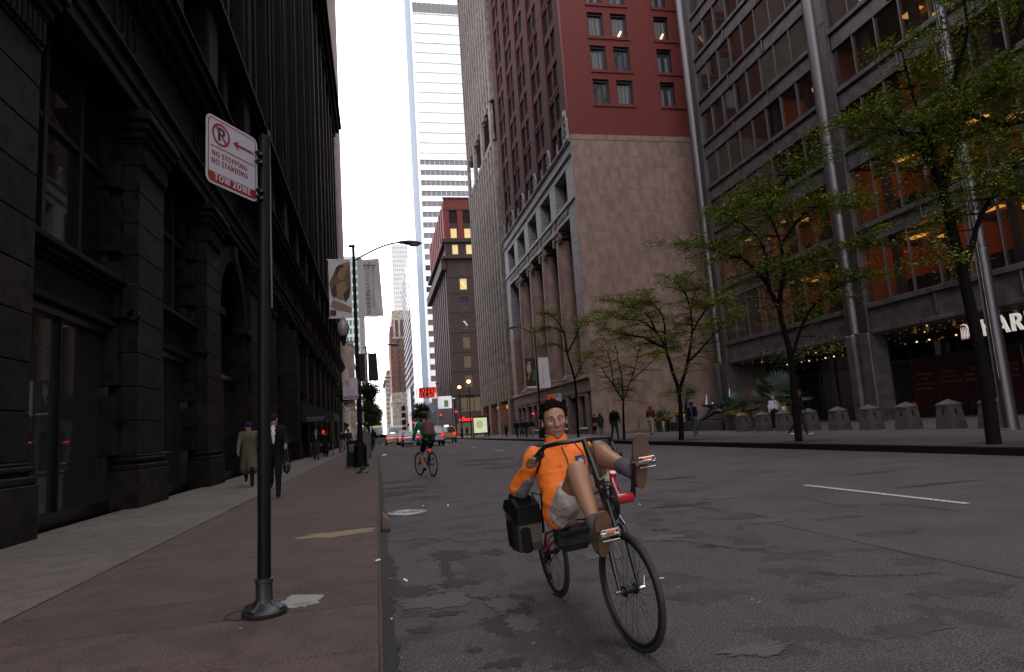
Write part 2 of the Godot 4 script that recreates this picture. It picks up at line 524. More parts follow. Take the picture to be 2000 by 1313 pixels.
func _ready() -> void:
	rng.seed = 7
	cam = Camera3D.new()
	cam.name = "camera"
	cam.basis = Basis(Vector3(0.977856, -0.0669, 0.1983), Vector3(0.037565, 0.98825, 0.148159), Vector3(-0.205881, -0.137429, 0.968879)).orthonormalized()
	cam.position = Vector3(0, 1.2, 0)
	cam.fov = 54.13
	cam.near = 0.05
	cam.far = 3000.0
	add_child(cam)
	cam.current = true
	var env := Environment.new()
	env.background_mode = Environment.BG_SKY
	var sky := Sky.new()
	var sm := ProceduralSkyMaterial.new()
	sm.sky_top_color = Color(0.97, 0.955, 0.985)
	sm.sky_horizon_color = Color(0.95, 0.955, 1.0)
	sm.sky_curve = 0.12
	sm.ground_bottom_color = Color(0.16, 0.15, 0.15)
	sm.ground_horizon_color = Color(0.6, 0.6, 0.62)
	sm.sky_energy_multiplier = 2.0
	sky.sky_material = sm
	env.sky = sky
	env.background_energy_multiplier = 1.0
	env.tonemap_mode = Environment.TONE_MAPPER_LINEAR
	env.tonemap_exposure = 0.8
	env.sdfgi_enabled = true
	env.ssao_enabled = true
	env.ssil_enabled = true
	env.fog_enabled = false
	env.fog_density = 0.0007
	env.fog_light_color = Color(0.9, 0.94, 1.0)
	var we := WorldEnvironment.new()
	we.name = "world"
	we.environment = env
	add_child(we)
	var sun := DirectionalLight3D.new()
	sun.name = "sun"
	sun.light_energy = 0.3
	sun.light_angular_distance = 25.0
	sun.light_color = Color(1.0, 0.98, 0.95)
	sun.rotation_degrees = Vector3(-62, 20, 0)
	sun.shadow_enabled = true
	add_child(sun)
	make_materials()
	build_ground()
	build_left_block()
	build_bank()
	build_red_building()
	build_far_buildings()
	build_street_furniture()
	build_plaza()
	build_trees()
	build_traffic()
	build_people()
	build_rider()
	build_litter()

# ------------------------------------------------------------------ ground
func build_ground() -> void:
	var b := MB.new()
	b.quad(Vector3(-900, -0.03, 200), Vector3(900, -0.03, 200), Vector3(900, -0.03, -1500), Vector3(-900, -0.03, -1500), Vector3.UP)
	setting("ground", b, mats.asphalt)
	# carriageway in paving strips, so that a joint runs along it; the gutter lane is the broken one
	var strips := [[0.0, 4.1, "asphalt_broken"], [4.1, 8.3, "asphalt"], [8.3, 12.1, "asphalt"]]
	for s in strips:
		b = MB.new()
		for k in 40:
			var z0 := 12.0 - 4.0 * k if k < 36 else -132.0 - (k - 36) * 200.0
			var z1 := z0 - (4.0 if k < 36 else 200.0)
			b.quad(Vector3(s[0] + 0.006, 0, z0), Vector3(s[1] - 0.006, 0, z0), Vector3(s[1] - 0.006, 0, z1), Vector3(s[0] + 0.006, 0, z1), Vector3.UP)
		setting("road", b, mats[s[2]])
	# cross street
	b = MB.new()
	b.quad(Vector3(-200, -0.004, -122), Vector3(200, -0.004, -122), Vector3(200, -0.004, -158), Vector3(-200, -0.004, -158), Vector3.UP)
	setting("cross_street", b, mats.asphalt)
	# worn-off layers, patches and holes: pixel, width and depth in pixels, material, seed
	var spots := [
		[938, 1106, 74, 66, "asphalt_patch"], [884, 1085, 60, 22, "asphalt_hole"], [896, 1140, 64, 16, "asphalt_hole"], [962, 1080, 40, 12, "asphalt_hole"], [872, 1116, 20, 46, "asphalt_hole"],
		[802, 1155, 76, 20, "asphalt_hole"], [848, 1162, 34, 9, "asphalt_hole"], [860, 1174, 150, 26, "asphalt_pale"], [985, 1180, 60, 34, "asphalt_pale"], [975, 1222, 52, 44, "asphalt_hole"], [1010, 1172, 70, 18, "asphalt_hole"],
		[1022, 1218, 62, 34, "asphalt_pale"], [1045, 1258, 120, 60, "asphalt_patch"], [990, 1298, 70, 18, "asphalt_hole"], [1012, 1192, 44, 22, "asphalt_hole"], [820, 1232, 40, 10, "asphalt_hole"], [930, 1270, 30, 8, "asphalt_hole"],
		[800, 952, 60, 6, "asphalt_hole"], [775, 942, 52, 5, "asphalt_hole"], [790, 962, 70, 7, "asphalt_hole"], [826, 972, 40, 5, "asphalt_hole"], [812, 977, 90, 5, "asphalt_patch"], [770, 968, 30, 5, "asphalt_hole"],
		[900, 1030, 60, 10, "asphalt_patch"], [840, 1058, 60, 9, "asphalt_patch"], [765, 1140, 30, 40, "asphalt_hole"], [757, 1095, 18, 24, "asphalt_hole"], [762, 1112, 26, 10, "asphalt_hole"], [760, 1178, 26, 12, "asphalt_hole"],
		[1262, 1004, 40, 10, "asphalt_patch"], [1262, 1024, 34, 10, "asphalt_patch"], [1350, 1044, 64, 16, "asphalt_patch"], [1292, 1036, 36, 5, "asphalt_hole"], [1382, 1068, 34, 7, "asphalt_hole"], [1316, 1130, 90, 22, "asphalt_patch"],
		[1390, 1162, 150, 22, "asphalt_patch"], [1460, 1052, 70, 16, "asphalt_patch"], [1330, 988, 120, 4, "asphalt_hole"], [1450, 1010, 90, 8, "asphalt_patch"], [1560, 1085, 150, 16, "asphalt_patch"], [1640, 1012, 120, 6, "asphalt_patch"], [1880, 1150, 200, 26, "asphalt_patch"],
		[1590, 1166, 130, 18, "asphalt_patch"], [1745, 1040, 160, 9, "asphalt_patch"], [1350, 958, 70, 5, "asphalt_patch"], [1420, 972, 80, 5, "asphalt_pale"], [1500, 1018, 100, 7, "asphalt_pale"], [1290, 1052, 100, 10, "asphalt_pale"], [1180, 1085, 90, 16, "asphalt_pale"],
		[960, 898, 60, 4, "asphalt_hole"], [1000, 905, 46, 4, "asphalt_patch"], [935, 908, 40, 4, "asphalt_hole"], [905, 900, 36, 3, "asphalt_patch"], [975, 914, 40, 4, "asphalt_hole"], [880, 890, 50, 3, "asphalt_patch"], [780, 890, 60, 3, "asphalt_patch"], [870, 1200, 60, 8, "asphalt_hole"],
		[1700, 925, 120, 3, "asphalt_hole"], [1840, 945, 200, 3, "asphalt_hole"], [1320, 935, 70, 3, "asphalt_hole"], [1480, 925, 80, 3, "asphalt_patch"], [1200, 940, 60, 4, "asphalt_patch"], [1120, 1300, 90, 14, "asphalt_patch"], [1780, 1230, 170, 22, "asphalt_patch"], [1480, 1270, 140, 22, "asphalt_pale"],
	]
	var lay := 0
	for s in spots:
		var c := gp(s[0], s[1])
		var w := (gp(s[0] + s[2] * 0.5, s[1]) - gp(s[0] - s[2] * 0.5, s[1])).length()
		var h := (gp(s[0], s[1] - s[3] * 0.5) - gp(s[0], s[1] + s[3] * 0.5)).length()
		lay += 1
		b = MB.new()
		var lift := 0.0012 + lay * 0.00002 + (0.0015 if s[4] == "asphalt_hole" else (0.003 if s[4] == "asphalt_pale" else 0.0))
		b.sheet(blob(w, h, 100 + lay, 0.42 if s[4] == "asphalt_hole" else 0.3, 110), flat_at(c.x, lift, c.z))
		var o := setting("road_patch", b, mats[s[4]])
		if s[4] == "asphalt_hole":
			o.set_meta("label", "dark ragged break in the asphalt")
	# long cracks
	for cr in [[[1560, 970], [1640, 990], [1760, 985], [1880, 1000]], [[1240, 975], [1330, 988], [1420, 998], [1520, 1015]], [[1290, 1055], [1370, 1062], [1450, 1075], [1530, 1070]], [[905, 1165], [950, 1172], [1000, 1165]], [[1580, 1120], [1700, 1128], [1860, 1120]], [[890, 882], [960, 892], [1040, 896]], [[1100, 912], [1230, 930], [1380, 944]], [[760, 1060], [830, 1052], [900, 1060], [985, 1052]]]:
		b = MB.new()
		var prev := Vector3.ZERO
		var f := FastNoiseLite.new()
		f.seed = cr[0][0]
		f.frequency = 0.06
		var pts := []
		for k in cr.size() - 1:
			for j in 12:
				var t := j / 12.0
				pts.append(gp(lerpf(cr[k][0], cr[k + 1][0], t), lerpf(cr[k][1], cr[k + 1][1], t) + 5.0 * f.get_noise_1d(k * 120 + j * 10)))
		for k in pts.size() - 1:
			var d: Vector3 = (pts[k + 1] - pts[k])
			var sd := Vector3(-d.z, 0, d.x).normalized() * (0.004 + 0.012 * absf(f.get_noise_1d(k * 31)))
			var u := Vector3(0, 0.0068, 0)
			b.quad(pts[k] - sd + u, pts[k + 1] - sd + u, pts[k + 1] + sd + u, pts[k] + sd + u, Vector3.UP)
		setting("road_crack", b, mats.asphalt_hole)
	# lane dashes
	var d0 := gp(1560, 950)
	var d1 := gp(1893, 985)
	var xx := (d0.x + d1.x) * 0.5
	for k in 9:
		var near := d1.z - 9.4 * k
		b = MB.new()
		b.quad(Vector3(xx, 0.009, near), Vector3(xx + 0.1, 0.009, near), Vector3(xx + 0.1, 0.009, near + d0.z - d1.z), Vector3(xx, 0.009, near + d0.z - d1.z), Vector3.UP)
		setting("lane_marking", b, mats.paint)
	# stop bar of the crossing
	for k in 2:
		b = MB.new()
		b.quad(Vector3(0.4, 0.004, -113 - 4 * k), Vector3(11.7, 0.004, -113 - 4 * k), Vector3(11.7, 0.004, -113.4 - 4 * k), Vector3(0.4, 0.004, -113.4 - 4 * k), Vector3.UP)
		setting("crosswalk_line", b, mats.paint)
	# left pavement: red aggregate slabs beside a concrete band, with kerb stones
	b = MB.new()
	b.bx(-4.95, -0.02, -0.02, 0.1, 14, -118)
	var pave := setting("pavement", b, mats.joint)
	var joints := [12.0, 9.0, 6.0, 3.0, 0.0, -1.6, -2.7, -3.67, -4.62, -5.3, -7.05, -8.45, -10.45, -12.2]
	while joints[-1] > -116.0:
		joints.append(joints[-1] - rng.randf_range(1.7, 2.6))
	for k in joints.size() - 1:
		var g: float = 0.007 if k % 2 else 0.014
		var zs: float = -0.0 # slight skew of the cut
		blk(pave, "paving_slab", -2.53, -0.034, 0.02, 0.12, joints[k] - g, joints[k + 1] + g, mats["aggregate%d" % rng.randi_range(0, 3)], 0.006).position.y += zs
	var z := 14.0
	while z > -117.0:
		var l := rng.randf_range(1.4, 2.4)
		blk(pave, "paving_slab", -4.5, -2.56, 0.02, 0.121 + rng.randf() * 0.003, z - 0.008, z - l + 0.008, mats["concrete%d" % rng.randi_range(0, 2)], 0.006)
		z -= l
	z = 14.0
	while z > -117.0:
		var l := 3.3
		blk(pave, "paving_slab", -4.93, -4.52, 0.02, 0.119, z - 0.006, z - l + 0.006, mats["concrete%d" % rng.randi_range(0, 2)], 0.005)
		z -= l
	z = 13.0
	while z > -117.0:
		var l := rng.randf_range(1.5, 2.1)
		blk(pave, "kerb_edge", -0.033, -0.012, -0.02, 0.119, z - 0.004, z - l + 0.004, mats.kerb, 0.005)
		z -= l
	# dirt marks and old gum on the slabs
	for k in 40:
		b = MB.new()
		var big := false
		var sx := rng.randf_range(-2.3, -0.3)
		var sz := -2.5 - 14.0 * rng.randf()
		b.sheet(blob(rng.randf_range(0.2, 0.6) if big else rng.randf_range(0.02, 0.05), rng.randf_range(0.15, 0.4) if big else 0.03, 300 + k, 0.34, 40), flat_at(sx, 0.1208, sz, rng.randf() * 3.0))
		setting("pavement_stain", b, mats["aggregate%d" % (k % 4)] if big else mats.joint)
	# grime and gravel of the gutter
	b = MB.new()
	var f2 := FastNoiseLite.new()
	f2.frequency = 0.8
	var zz := 4.0
	while zz > -40.0:
		var w0 := 0.05 + 0.09 * absf(f2.get_noise_1d(zz * 3.0)) + 0.04 * f2.get_noise_1d(zz * 17.0)
		var w1 := 0.05 + 0.09 * absf(f2.get_noise_1d((zz - 0.12) * 3.0)) + 0.04 * f2.get_noise_1d((zz - 0.12) * 17.0)
		b.quad(Vector3(-0.015, 0.014, zz), Vector3(w0, 0.0125, zz), Vector3(w1, 0.0125, zz - 0.12), Vector3(-0.015, 0.014, zz - 0.12), Vector3.UP)
		zz -= 0.12
	setting("gutter_grit", b, mats.asphalt_hole)
	# right pavement and plaza
	b = MB.new()
	b.bx(12.12, 60.0, -0.02, 0.125, 16, -119)
	var plaza := setting("plaza", b, mats.joint)
	z = 10.0
	while z > -119.0:
		blk(plaza, "kerb_stone", 12.1, 12.32, -0.02, 0.16, z - 0.005, z - 2.395, mats.kerb_dark, 0.012)
		z -= 2.4
	var nx := 0
	var x := 12.33
	while x < 33.0:
		var w := 1.62
		z = -2.4
		var nz := 0
		while z > -57.0:
			var l := 2.7
			var dark := nx == 1 and nz in [1, 3, 6, 9, 12]
			blk(plaza, "paving_slab", x + 0.006, x + w - 0.006, 0.05, 0.155, z - 0.006, z - l + 0.006, mats["plaza%d" % rng.randi_range(0, 2)], 0.005)
			z -= l
			nz += 1
		x += w
		nx += 1
	b = MB.new()
	b.bx(12.33, 60, 0.05, 0.154, -56.5, -119)
	part(plaza, "far_paving", b, mats.plaza0)
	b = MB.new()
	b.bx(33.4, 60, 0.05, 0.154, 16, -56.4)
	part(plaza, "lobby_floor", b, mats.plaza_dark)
	# corner block far side, beyond the cross street
	for s in [[-60.0, -0.1], [12.1, 80.0]]:
		b = MB.new()
		b.bx(s[0], s[1], -0.02, 0.13, -159, -700)
		setting("pavement", b, mats.plaza1)

# ------------------------------------------------------------------ sooty stone block on the left
func build_left_block() -> void:
	var t := thing("stone_office_building", "sooty classical stone office building with tall piers and an arched doorway", "building")
	var soot := func() -> Material: return mats["soot%d" % rng.randi_range(0, 3)]
	var piers := [-3.8, -9.6, -15.5, -21.2, -28.2, -33.4, -37.6]
	while piers[-1] > -92.0:
		piers.append(piers[-1] - 5.8)
	var fx := -4.75
	var n := piers.size()
	for i in n:
		var pz: float = piers[i]
		var hw := 0.82
		var round_col: bool = i == 6
		var near: bool = i < 8
		# plinth and base mouldings
		blk(t, "plinth", fx + 0.1, -5.5, 0.1, 0.86, pz + hw + 0.12, pz - hw - 0.12, soot.call(), 0.015)
		var mb := MB.new()
		for r in [[0.86, 0.98, 0.09], [0.98, 1.03, 0.03], [1.03, 1.12, 0.06], [1.12, 1.17, 0.02]]:
			mb.cham(Vector3((fx + r[2] - 5.5) * 0.5, (r[0] + r[1]) * 0.5, pz), Vector3(fx + r[2] + 5.5, r[1] - r[0] - 0.002, 2 * (hw + r[2])), 0.025)
		part(t, "base_moulding", mb, mats.soot_trim)
		# shaft in courses
		var y := 1.17
		if round_col:
			var k := 0
			while y < 7.2:
				var h := minf(0.93, 7.25 - y)
				var cb := MB.new()
				cb.lathe([Vector2(0, 0.004), Vector2(0.93, 0.004), Vector2(0.945, 0.018), Vector2(0.945, h - 0.018), Vector2(0.93, h - 0.004), Vector2(0, h - 0.004)], 28)
				part(t, "column_drum", cb, soot.call(), Vector3(fx - 0.35, y, pz))
				y += h
				k += 1
		elif near:
			var row := 0
			while y < 7.25:
				var h := minf(0.69, 7.28 - y)
				blk(t, "stone_block", fx, -5.5, y + 0.005, y + h - 0.005, pz + hw, pz - hw, soot.call(), 0.014)
				# jamb blocks set back beside the pier
				for s in [-1.0, 1.0]:
					blk(t, "jamb_block", fx - 0.3, -5.62, y + 0.005 - (0.2 if row % 2 else 0.0), y + h - 0.005 - (0.2 if row % 2 else 0.0), pz + s * hw, pz + s * (hw + 0.26), soot.call(), 0.012)
				y += h
				row += 1
		else:
			while y < 7.25:
				var h := minf(1.38, 7.28 - y)
				blk(t, "stone_block", fx, -5.6, y + 0.005, y + h - 0.005, pz + hw, pz - hw, soot.call(), 0.014)
				y += h
		# capital: necking with flutes, then mouldings
		var cap := MB.new()
		cap.bx(fx + 0.02, -5.5, 7.29, 7.75, pz + hw + 0.01, pz - hw - 0.01)
		for k in 11:
			var zz := pz - hw + 0.1 + (2 * hw - 0.2) * k / 10.0
			cap.cham(Vector3(fx + 0.05, 7.52, zz), Vector3(0.08, 0.38, 0.08), 0.02)
		for r in [[7.75, 7.85, 0.06], [7.85, 8.02, 0.12], [8.02, 8.2, 0.2], [8.2, 8.42, 0.28]]:
			cap.cham(Vector3((fx + r[2] - 5.5) * 0.5, (r[0] + r[1]) * 0.5, pz), Vector3(fx + r[2] + 5.5, r[1] - r[0] - 0.003, 2 * (hw + r[2])), 0.03)
		part(t, "capital", cap, mats.soot_trim)
		# scroll bracket on the shaft at the sill line
		if near and not round_col:
			var br := MB.new()
			br.cham(Vector3(fx - 0.16, 4.3, pz + hw + 0.09), Vector3(0.3, 0.75, 0.16), 0.04)
			br.tube([Vector3(fx - 0.05, 4.0, pz + hw + 0.02), Vector3(fx - 0.05, 4.0, pz + hw + 0.17)], 0.11, 12)
			part(t, "bracket", br, mats.soot_trim)
		if i == n - 1:
			continue
		# bay between this pier and the next
		var z0 := pz - hw
		var z1: float = piers[i + 1] + hw
		var zc := (z0 + z1) * 0.5
		var w := z0 - z1
		var arch: bool = i == 3
		# shop front
		var fr := MB.new()
		fr.bx(-5.5, -5.2, 0.1, 0.32, z0, z1)
		fr.bx(-5.45, -5.22, 3.58, 3.72, z0, z1)
		for s in [z0 - 0.07, z1 + 0.07]:
			fr.bx(-5.45, -5.24, 0.32, 3.58, s + 0.07, s - 0.07)
		if i % 2 == 1:
			fr.bx(-5.42, -5.26, 0.32, 3.58, zc + 0.03, zc - 0.03)
		part(t, "shop_frame", fr, mats.black_paint)
		blk(t, "shop_window", -5.36, -5.34, 0.32, 3.58, z0 - 0.14, z1 + 0.14, mats.glass_shop, 0.0)
		if not arch:
			# spandrel with sill cornice
			blk(t, "spandrel", -5.2, -5.7, 3.73, 4.42, z0, z1, soot.call(), 0.015)
			var co := MB.new()
			for r in [[3.73, 3.86, -5.1], [4.42, 4.5, -5.12], [4.5, 4.6, -5.02], [4.6, 4.72, -4.92]]:
				co.cham(Vector3((r[2] - 5.7) * 0.5, (r[0] + r[1]) * 0.5, zc), Vector3(r[2] + 5.7, r[1] - r[0] - 0.003, w - 0.004), 0.02)
			part(t, "sill_cornice", co, mats.soot_trim)
			# upper window with mullions
			var uw := MB.new()
			for k in 4:
				var zz := lerpf(z0 - 0.06, z1 + 0.06, k / 3.0)
				uw.bx(-5.5, -5.3, 4.73, 8.4, zz + 0.06, zz - 0.06)
			uw.bx(-5.48, -5.32, 6.9, 7.0, z0, z1)
			part(t, "window_frame", uw, mats.dark_metal)
			for k in 3:
				var za := lerpf(z0, z1, k / 3.0) - 0.1
				var zb := lerpf(z0, z1, (k + 1) / 3.0) + 0.1
				blk(t, "window_pane", -5.42, -5.4, 4.74, 8.42, za, zb, mats.glass_dark, 0.0)
		else:
			# round arch of voussoirs over the doorway
			var r0 := w * 0.5 - 0.1
			var sp := 8.3 - r0
			for k in 13:
				var a0 := PI * k / 13.0 + 0.008
				var a1 := PI * (k + 1) / 13.0 - 0.008
				var vb := MB.new()
				var poly := PackedVector2Array()
				for q in 4:
					var a := lerpf(a0, a1, q / 3.0)
					poly.append(Vector2(cos(a), sin(a)) * r0 * 0.78)
				for q in 4:
					var a := lerpf(a1, a0, q / 3.0)
					poly.append(Vector2(cos(a), sin(a)) * (r0 + 0.02))
				vb.slab(poly, -0.45, 0.12 if k == 6 else 0.0, Transform3D(Basis(Vector3(0, 0, 1), Vector3(0, 1, 0), Vector3(1, 0, 0)), Vector3(fx - 0.12, sp, zc)))
				part(t, "voussoir", vb, soot.call())
			for s in [-1.0, 1.0]:
				var y2 := 0.15
				while y2 < sp - 0.3:
					var h2 := minf(0.69, sp - 0.3 - y2)
					blk(t, "jamb_block", fx - 0.12, -5.7, y2 + 0.005, y2 + h2 - 0.005, zc + s * (r0 + 0.03), zc + s * r0 * 0.78, soot.call(), 0.012)
					y2 += h2
				var im := MB.new()
				im.cham(Vector3(fx - 0.3, sp - 0.15, zc + s * r0 * 0.88), Vector3(0.62, 0.3, r0 * 0.3), 0.04)
				part(t, "impost", im, mats.soot_trim)
			blk(t, "fan_window", -5.5, -5.48, 3.72, 8.4, z0 - 0.3, z1 + 0.3, mats.glass_dark, 0.0)
		# shop interior: back wall, floor, side wall
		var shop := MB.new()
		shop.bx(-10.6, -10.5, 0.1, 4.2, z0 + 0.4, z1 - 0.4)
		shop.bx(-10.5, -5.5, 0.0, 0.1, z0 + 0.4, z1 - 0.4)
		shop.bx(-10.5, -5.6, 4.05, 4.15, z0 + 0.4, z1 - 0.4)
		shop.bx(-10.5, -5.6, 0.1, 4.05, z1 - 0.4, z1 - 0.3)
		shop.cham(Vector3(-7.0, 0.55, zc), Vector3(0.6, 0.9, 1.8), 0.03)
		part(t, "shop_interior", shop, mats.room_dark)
		if i in [2, 3, 5]:
			for q in 3:
				blk(t, "shop_lamp", -8.2, -8.0, 2.3 - 0.5 * q, 2.42 - 0.5 * q, zc + 0.9 - 0.5 * q, zc + 0.7 - 0.5 * q, mats.lit_window, 0.02)
			omni(t, Vector3(-8.0, 2.8, zc + 0.6), 0.25, Color(1.0, 0.75, 0.4), 0.2)
	# entablature: architrave, frieze, cornices
	var en := MB.new()
	for r in [[8.45, 8.75, -4.72], [8.75, 9.1, -4.66], [9.1, 9.25, -4.56], [9.25, 10.55, -4.78], [10.55, 10.75, -4.6], [10.75, 11.05, -4.4], [11.05, 11.3, -4.2], [11.3, 11.42, -4.1]]:
		en.cham(Vector3((r[2] - 6.4) * 0.5, (r[0] + r[1]) * 0.5, -46.0), Vector3(r[2] + 6.4, r[1] - r[0] - 0.004, 103.0), 0.03)
	part(t, "entablature", en, mats.soot_trim)
	var zz := -8.0
	while zz > -97.0:
		# wreath pairs of the frieze over each pier
		var wr := MB.new()
		for s in [-0.35, 0.35]:
			var pts := []
			for k in 17:
				var a := TAU * k / 16.0
				pts.append(Vector3(-4.77, 9.9 + 0.42 * sin(a), zz + s + 0.24 * cos(a)))
			wr.tube(pts, 0.05, 6, false)
		part(t, "frieze_wreath", wr, mats.soot_trim)
		zz -= 5.8
	# upper storeys: continuous dark piers with window strips between
	z_upper(t)

func z_upper(t: Node3D) -> void:
	var z := 2.0
	var pitch := 2.9
	blk(t, "upper_wall", -5.45, -7.0, 11.42, 48.0, 6.0, -97.5, mats.soot_trim, 0.0)
	var k := 0
	while z > -97.0:
		var major := k % 2 == 0
		var pw := 0.62 if major else 0.42
		var out := -4.72 if major else -4.95
		blk(t, "upper_pier", out, -5.44, 11.42, 46.6, z + pw, z - pw, mats.soot_trim, 0.05)
		if z > -60.0:
			blk(t, "pier_roll", out + 0.12, out, 15.6, 45.8, z + 0.16, z - 0.16, mats.soot_trim, 0.05)
		var y := 11.9
		var fl := 0
		while y < 46.0 and z > -70.0:
			blk(t, "upper_window", -5.44, -5.4, y + 0.4, y + 3.0, z - pw, z - pitch + 0.62, mats.glass_dark, 0.0)
			blk(t, "upper_spandrel", -5.2, -5.44, y + 3.0, y + 3.7 + 0.4, z - pw, z - pitch + 0.62, mats.soot_trim, 0.02)
			y += 3.7
			fl += 1
		z -= pitch
		k += 1
	var co := MB.new()
	for r in [[15.2, 15.4, -4.6], [15.4, 15.62, -4.42]]:
		co.cham(Vector3((r[2] - 6.0) * 0.5, (r[0] + r[1]) * 0.5, -46.0), Vector3(r[2] + 6.0, r[1] - r[0] - 0.004, 103.0), 0.03)
	for r in [[46.6, 47.2, -4.5], [47.2, 47.8, -4.0], [47.8, 48.3, -3.6]]:
		co.cham(Vector3((r[2] - 6.0) * 0.5, (r[0] + r[1]) * 0.5, -46.0), Vector3(r[2] + 6.0, r[1] - r[0] - 0.004, 103.4), 0.05)
	part(t, "cornice", co, mats.soot_trim)
	var core := MB.new()
	core.bx(-7.0, -40.0, 0.0, 48.0, 6.0, -97.5)
	core.bx(-10.6, -7.0, 4.2, 48.0, 6.0, -97.5)
	part(t, "core", core, mats.soot_trim)

# ------------------------------------------------------------------ steel-fronted bank on the plaza
func omni(p: Node3D, at: Vector3, e: float, c: Color, size := 0.4) -> void:
	var l := OmniLight3D.new()
	l.name = "room_light"
	l.light_energy = e
	l.light_color = c
	l.omni_range = 30.0
	l.omni_attenuation = 2.0
	l.light_size = size
	l.shadow_enabled = true
	p.add_child(l, true)
	l.position = at

func text(p: Node3D, nm: String, s: String, h: float, m: Material, xf: Transform3D, bold := false, depth := 0.02, spacing := 0.0, serif := false) -> MeshInstance3D:
	var f := SystemFont.new()
	f.font_names = PackedStringArray(["Droid Serif" if serif else "Droid Sans"])
	f.font_weight = 700 if bold else 400
	var tm := TextMesh.new()
	tm.text = s
	if spacing != 0.0:
		var fv := FontVariation.new()
		fv.base_font = f
		fv.spacing_glyph = int(spacing)
		tm.font = fv
	else:
		tm.font = f
	tm.font_size = 64
	tm.pixel_size = h / 46.0
	tm.depth = depth
	tm.curve_step = 2.0
	tm.line_spacing = 6.0
	var o := part(p, nm, tm, m)
	o.transform = xf
	return o

const TOPS := [7.0, 11.66, 16.6, 20.5, 24.42, 28.36, 32.3, 36.2, 40.15, 44.1, 48.0, 52.0]

func build_bank() -> void:
	var t := thing("bank_building", "steel-clad bank building with bronze window bands and orange-lit offices", "building")
	var fx := 28.6
	for cz in [-50.35, -34.15, -18.05, -2.0]:
		var cb := MB.new()
		cb.cham(Vector3(fx + 0.15, 33.0, cz), Vector3(0.6, 55.3, 1.88), 0.04)
		cb.tube([Vector3(fx - 0.1, 5.36, cz - 0.3), Vector3(fx - 0.1, 60.6, cz - 0.3)], 0.42, 20)
		cb.bx(fx - 0.24, fx - 0.14, 5.37, 60.6, cz + 0.94, cz + 0.5)
		part(t, "column", cb, mats.steel)
		for k in 7:
			blk(t, "column_joint", fx - 0.27, fx + 0.4, 9.2 + 7.9 * k, 9.23 + 7.9 * k, cz + 0.955, cz + 0.48, mats.dark_metal, 0.0)
		blk(t, "column_foot", fx - 0.25, fx + 1.0, 0.1, 5.34, cz + 0.95, cz - 0.95, mats.steel_panel, 0.05)
		blk(t, "column_foot", fx - 0.6, fx - 0.26, 0.1, 5.34, cz + 0.1, cz - 0.7, mats.steel_panel, 0.12)
	var bays := [[-49.4, -35.1], [-33.2, -19.0], [-17.1, -3.0]]
	var lit := {"0 0": [0.35, 1.0], "0 1": [0.0, 1.0], "0 3": [0.72, 1.0], "1 0": [0.0, 1.0], "1 1": [0.0, 1.0], "1 3": [0.0, 0.62], "1 4": [0.0, 0.4], "1 2": [0.3, 0.5]}
	for bi in 3:
		var z0: float = bays[bi][0]
		var z1: float = bays[bi][1]
		var zc := (z0 + z1) * 0.5
		var w := z1 - z0
		for i in TOPS.size():
			var top: float = TOPS[i]
			var hh: float = 1.55 if i == 0 else (1.1 if i == 1 else 1.3)
			# spandrel panels with a sill cap and stub fins
			var low := i == 0
			for k in 3:
				blk(t, "spandrel_panel", fx + 0.06, fx + 0.3, top - hh, top - 0.3, z0 + w * k / 3.0 + 0.008, z0 + w * (k + 1) / 3.0 - 0.008, mats.steel_panel, 0.01)
			blk(t, "sill", fx - 0.12, fx + 0.3, top - 0.3, top, z0, z1, mats.steel_panel, 0.02)
			for k in [1, 2]:
				var fz: float = z0 + w * k / 3.0
				blk(t, "stub_fin", fx - 0.06, fx + 0.055, top - hh + 0.1, top - 0.31, fz - 0.07, fz + 0.07, mats.steel, 0.01)
			blk(t, "drip_edge", fx - 0.04, fx + 0.3, top - hh - 0.09, top - hh - 0.003, z0, z1, mats.steel_panel, 0.01)
			if i >= TOPS.size() - 1:
				continue
			var ytop: float = TOPS[i + 1] - (1.1 if i == 0 else 1.3) - 0.09
			var key := "%d %d" % [bi, i]
			var open: bool = i < 5 and bi < 2
			for k in 9:
				var mz := z0 + w * k / 8.0
				blk(t, "mullion", fx - 0.02, fx + 0.14, top, ytop, mz - 0.035, mz + 0.035, mats.steel, 0.008)
				if open and k % 2 == 1:
					blk(t, "inner_pilaster", fx + 0.45, fx + 0.8, top, ytop, mz + 0.1, mz + 0.55, mats.tan, 0.01)
			for k in 8:
				blk(t, "window_pane", fx + 0.1, fx + 0.12, top, ytop, z0 + w * k / 8.0 + 0.035, z0 + w * (k + 1) / 8.0 - 0.035, mats.glass_clear if open else mats.glass_bronze, 0.0)
			if open:
				room(t, key, lit.get(key, []), top, ytop, z0, z1, bi, i)
			else:
				for k in 8:
					if (k * 7 + i * 3 + bi) % 5 < 2:
						blk(t, "blind", fx + 0.125, fx + 0.15, top + 0.6 * ((k + i) % 3), ytop, z0 + w * k / 8.0 + 0.2, z0 + w * (k + 1) / 8.0 - 0.2, mats.blind, 0.0)
	var core := MB.new()
	core.bx(36.4, 60, 0.1, 60.6, 4, -54.9)
	core.bx(fx + 0.32, 36.5, 24.5, 60.6, 4, -51.2)
	core.bx(fx + 0.32, 36.5, 5.4, 24.5, -18.9, 4.0)
	part(t, "core", core, mats.room_dark)
	build_lobby(t)

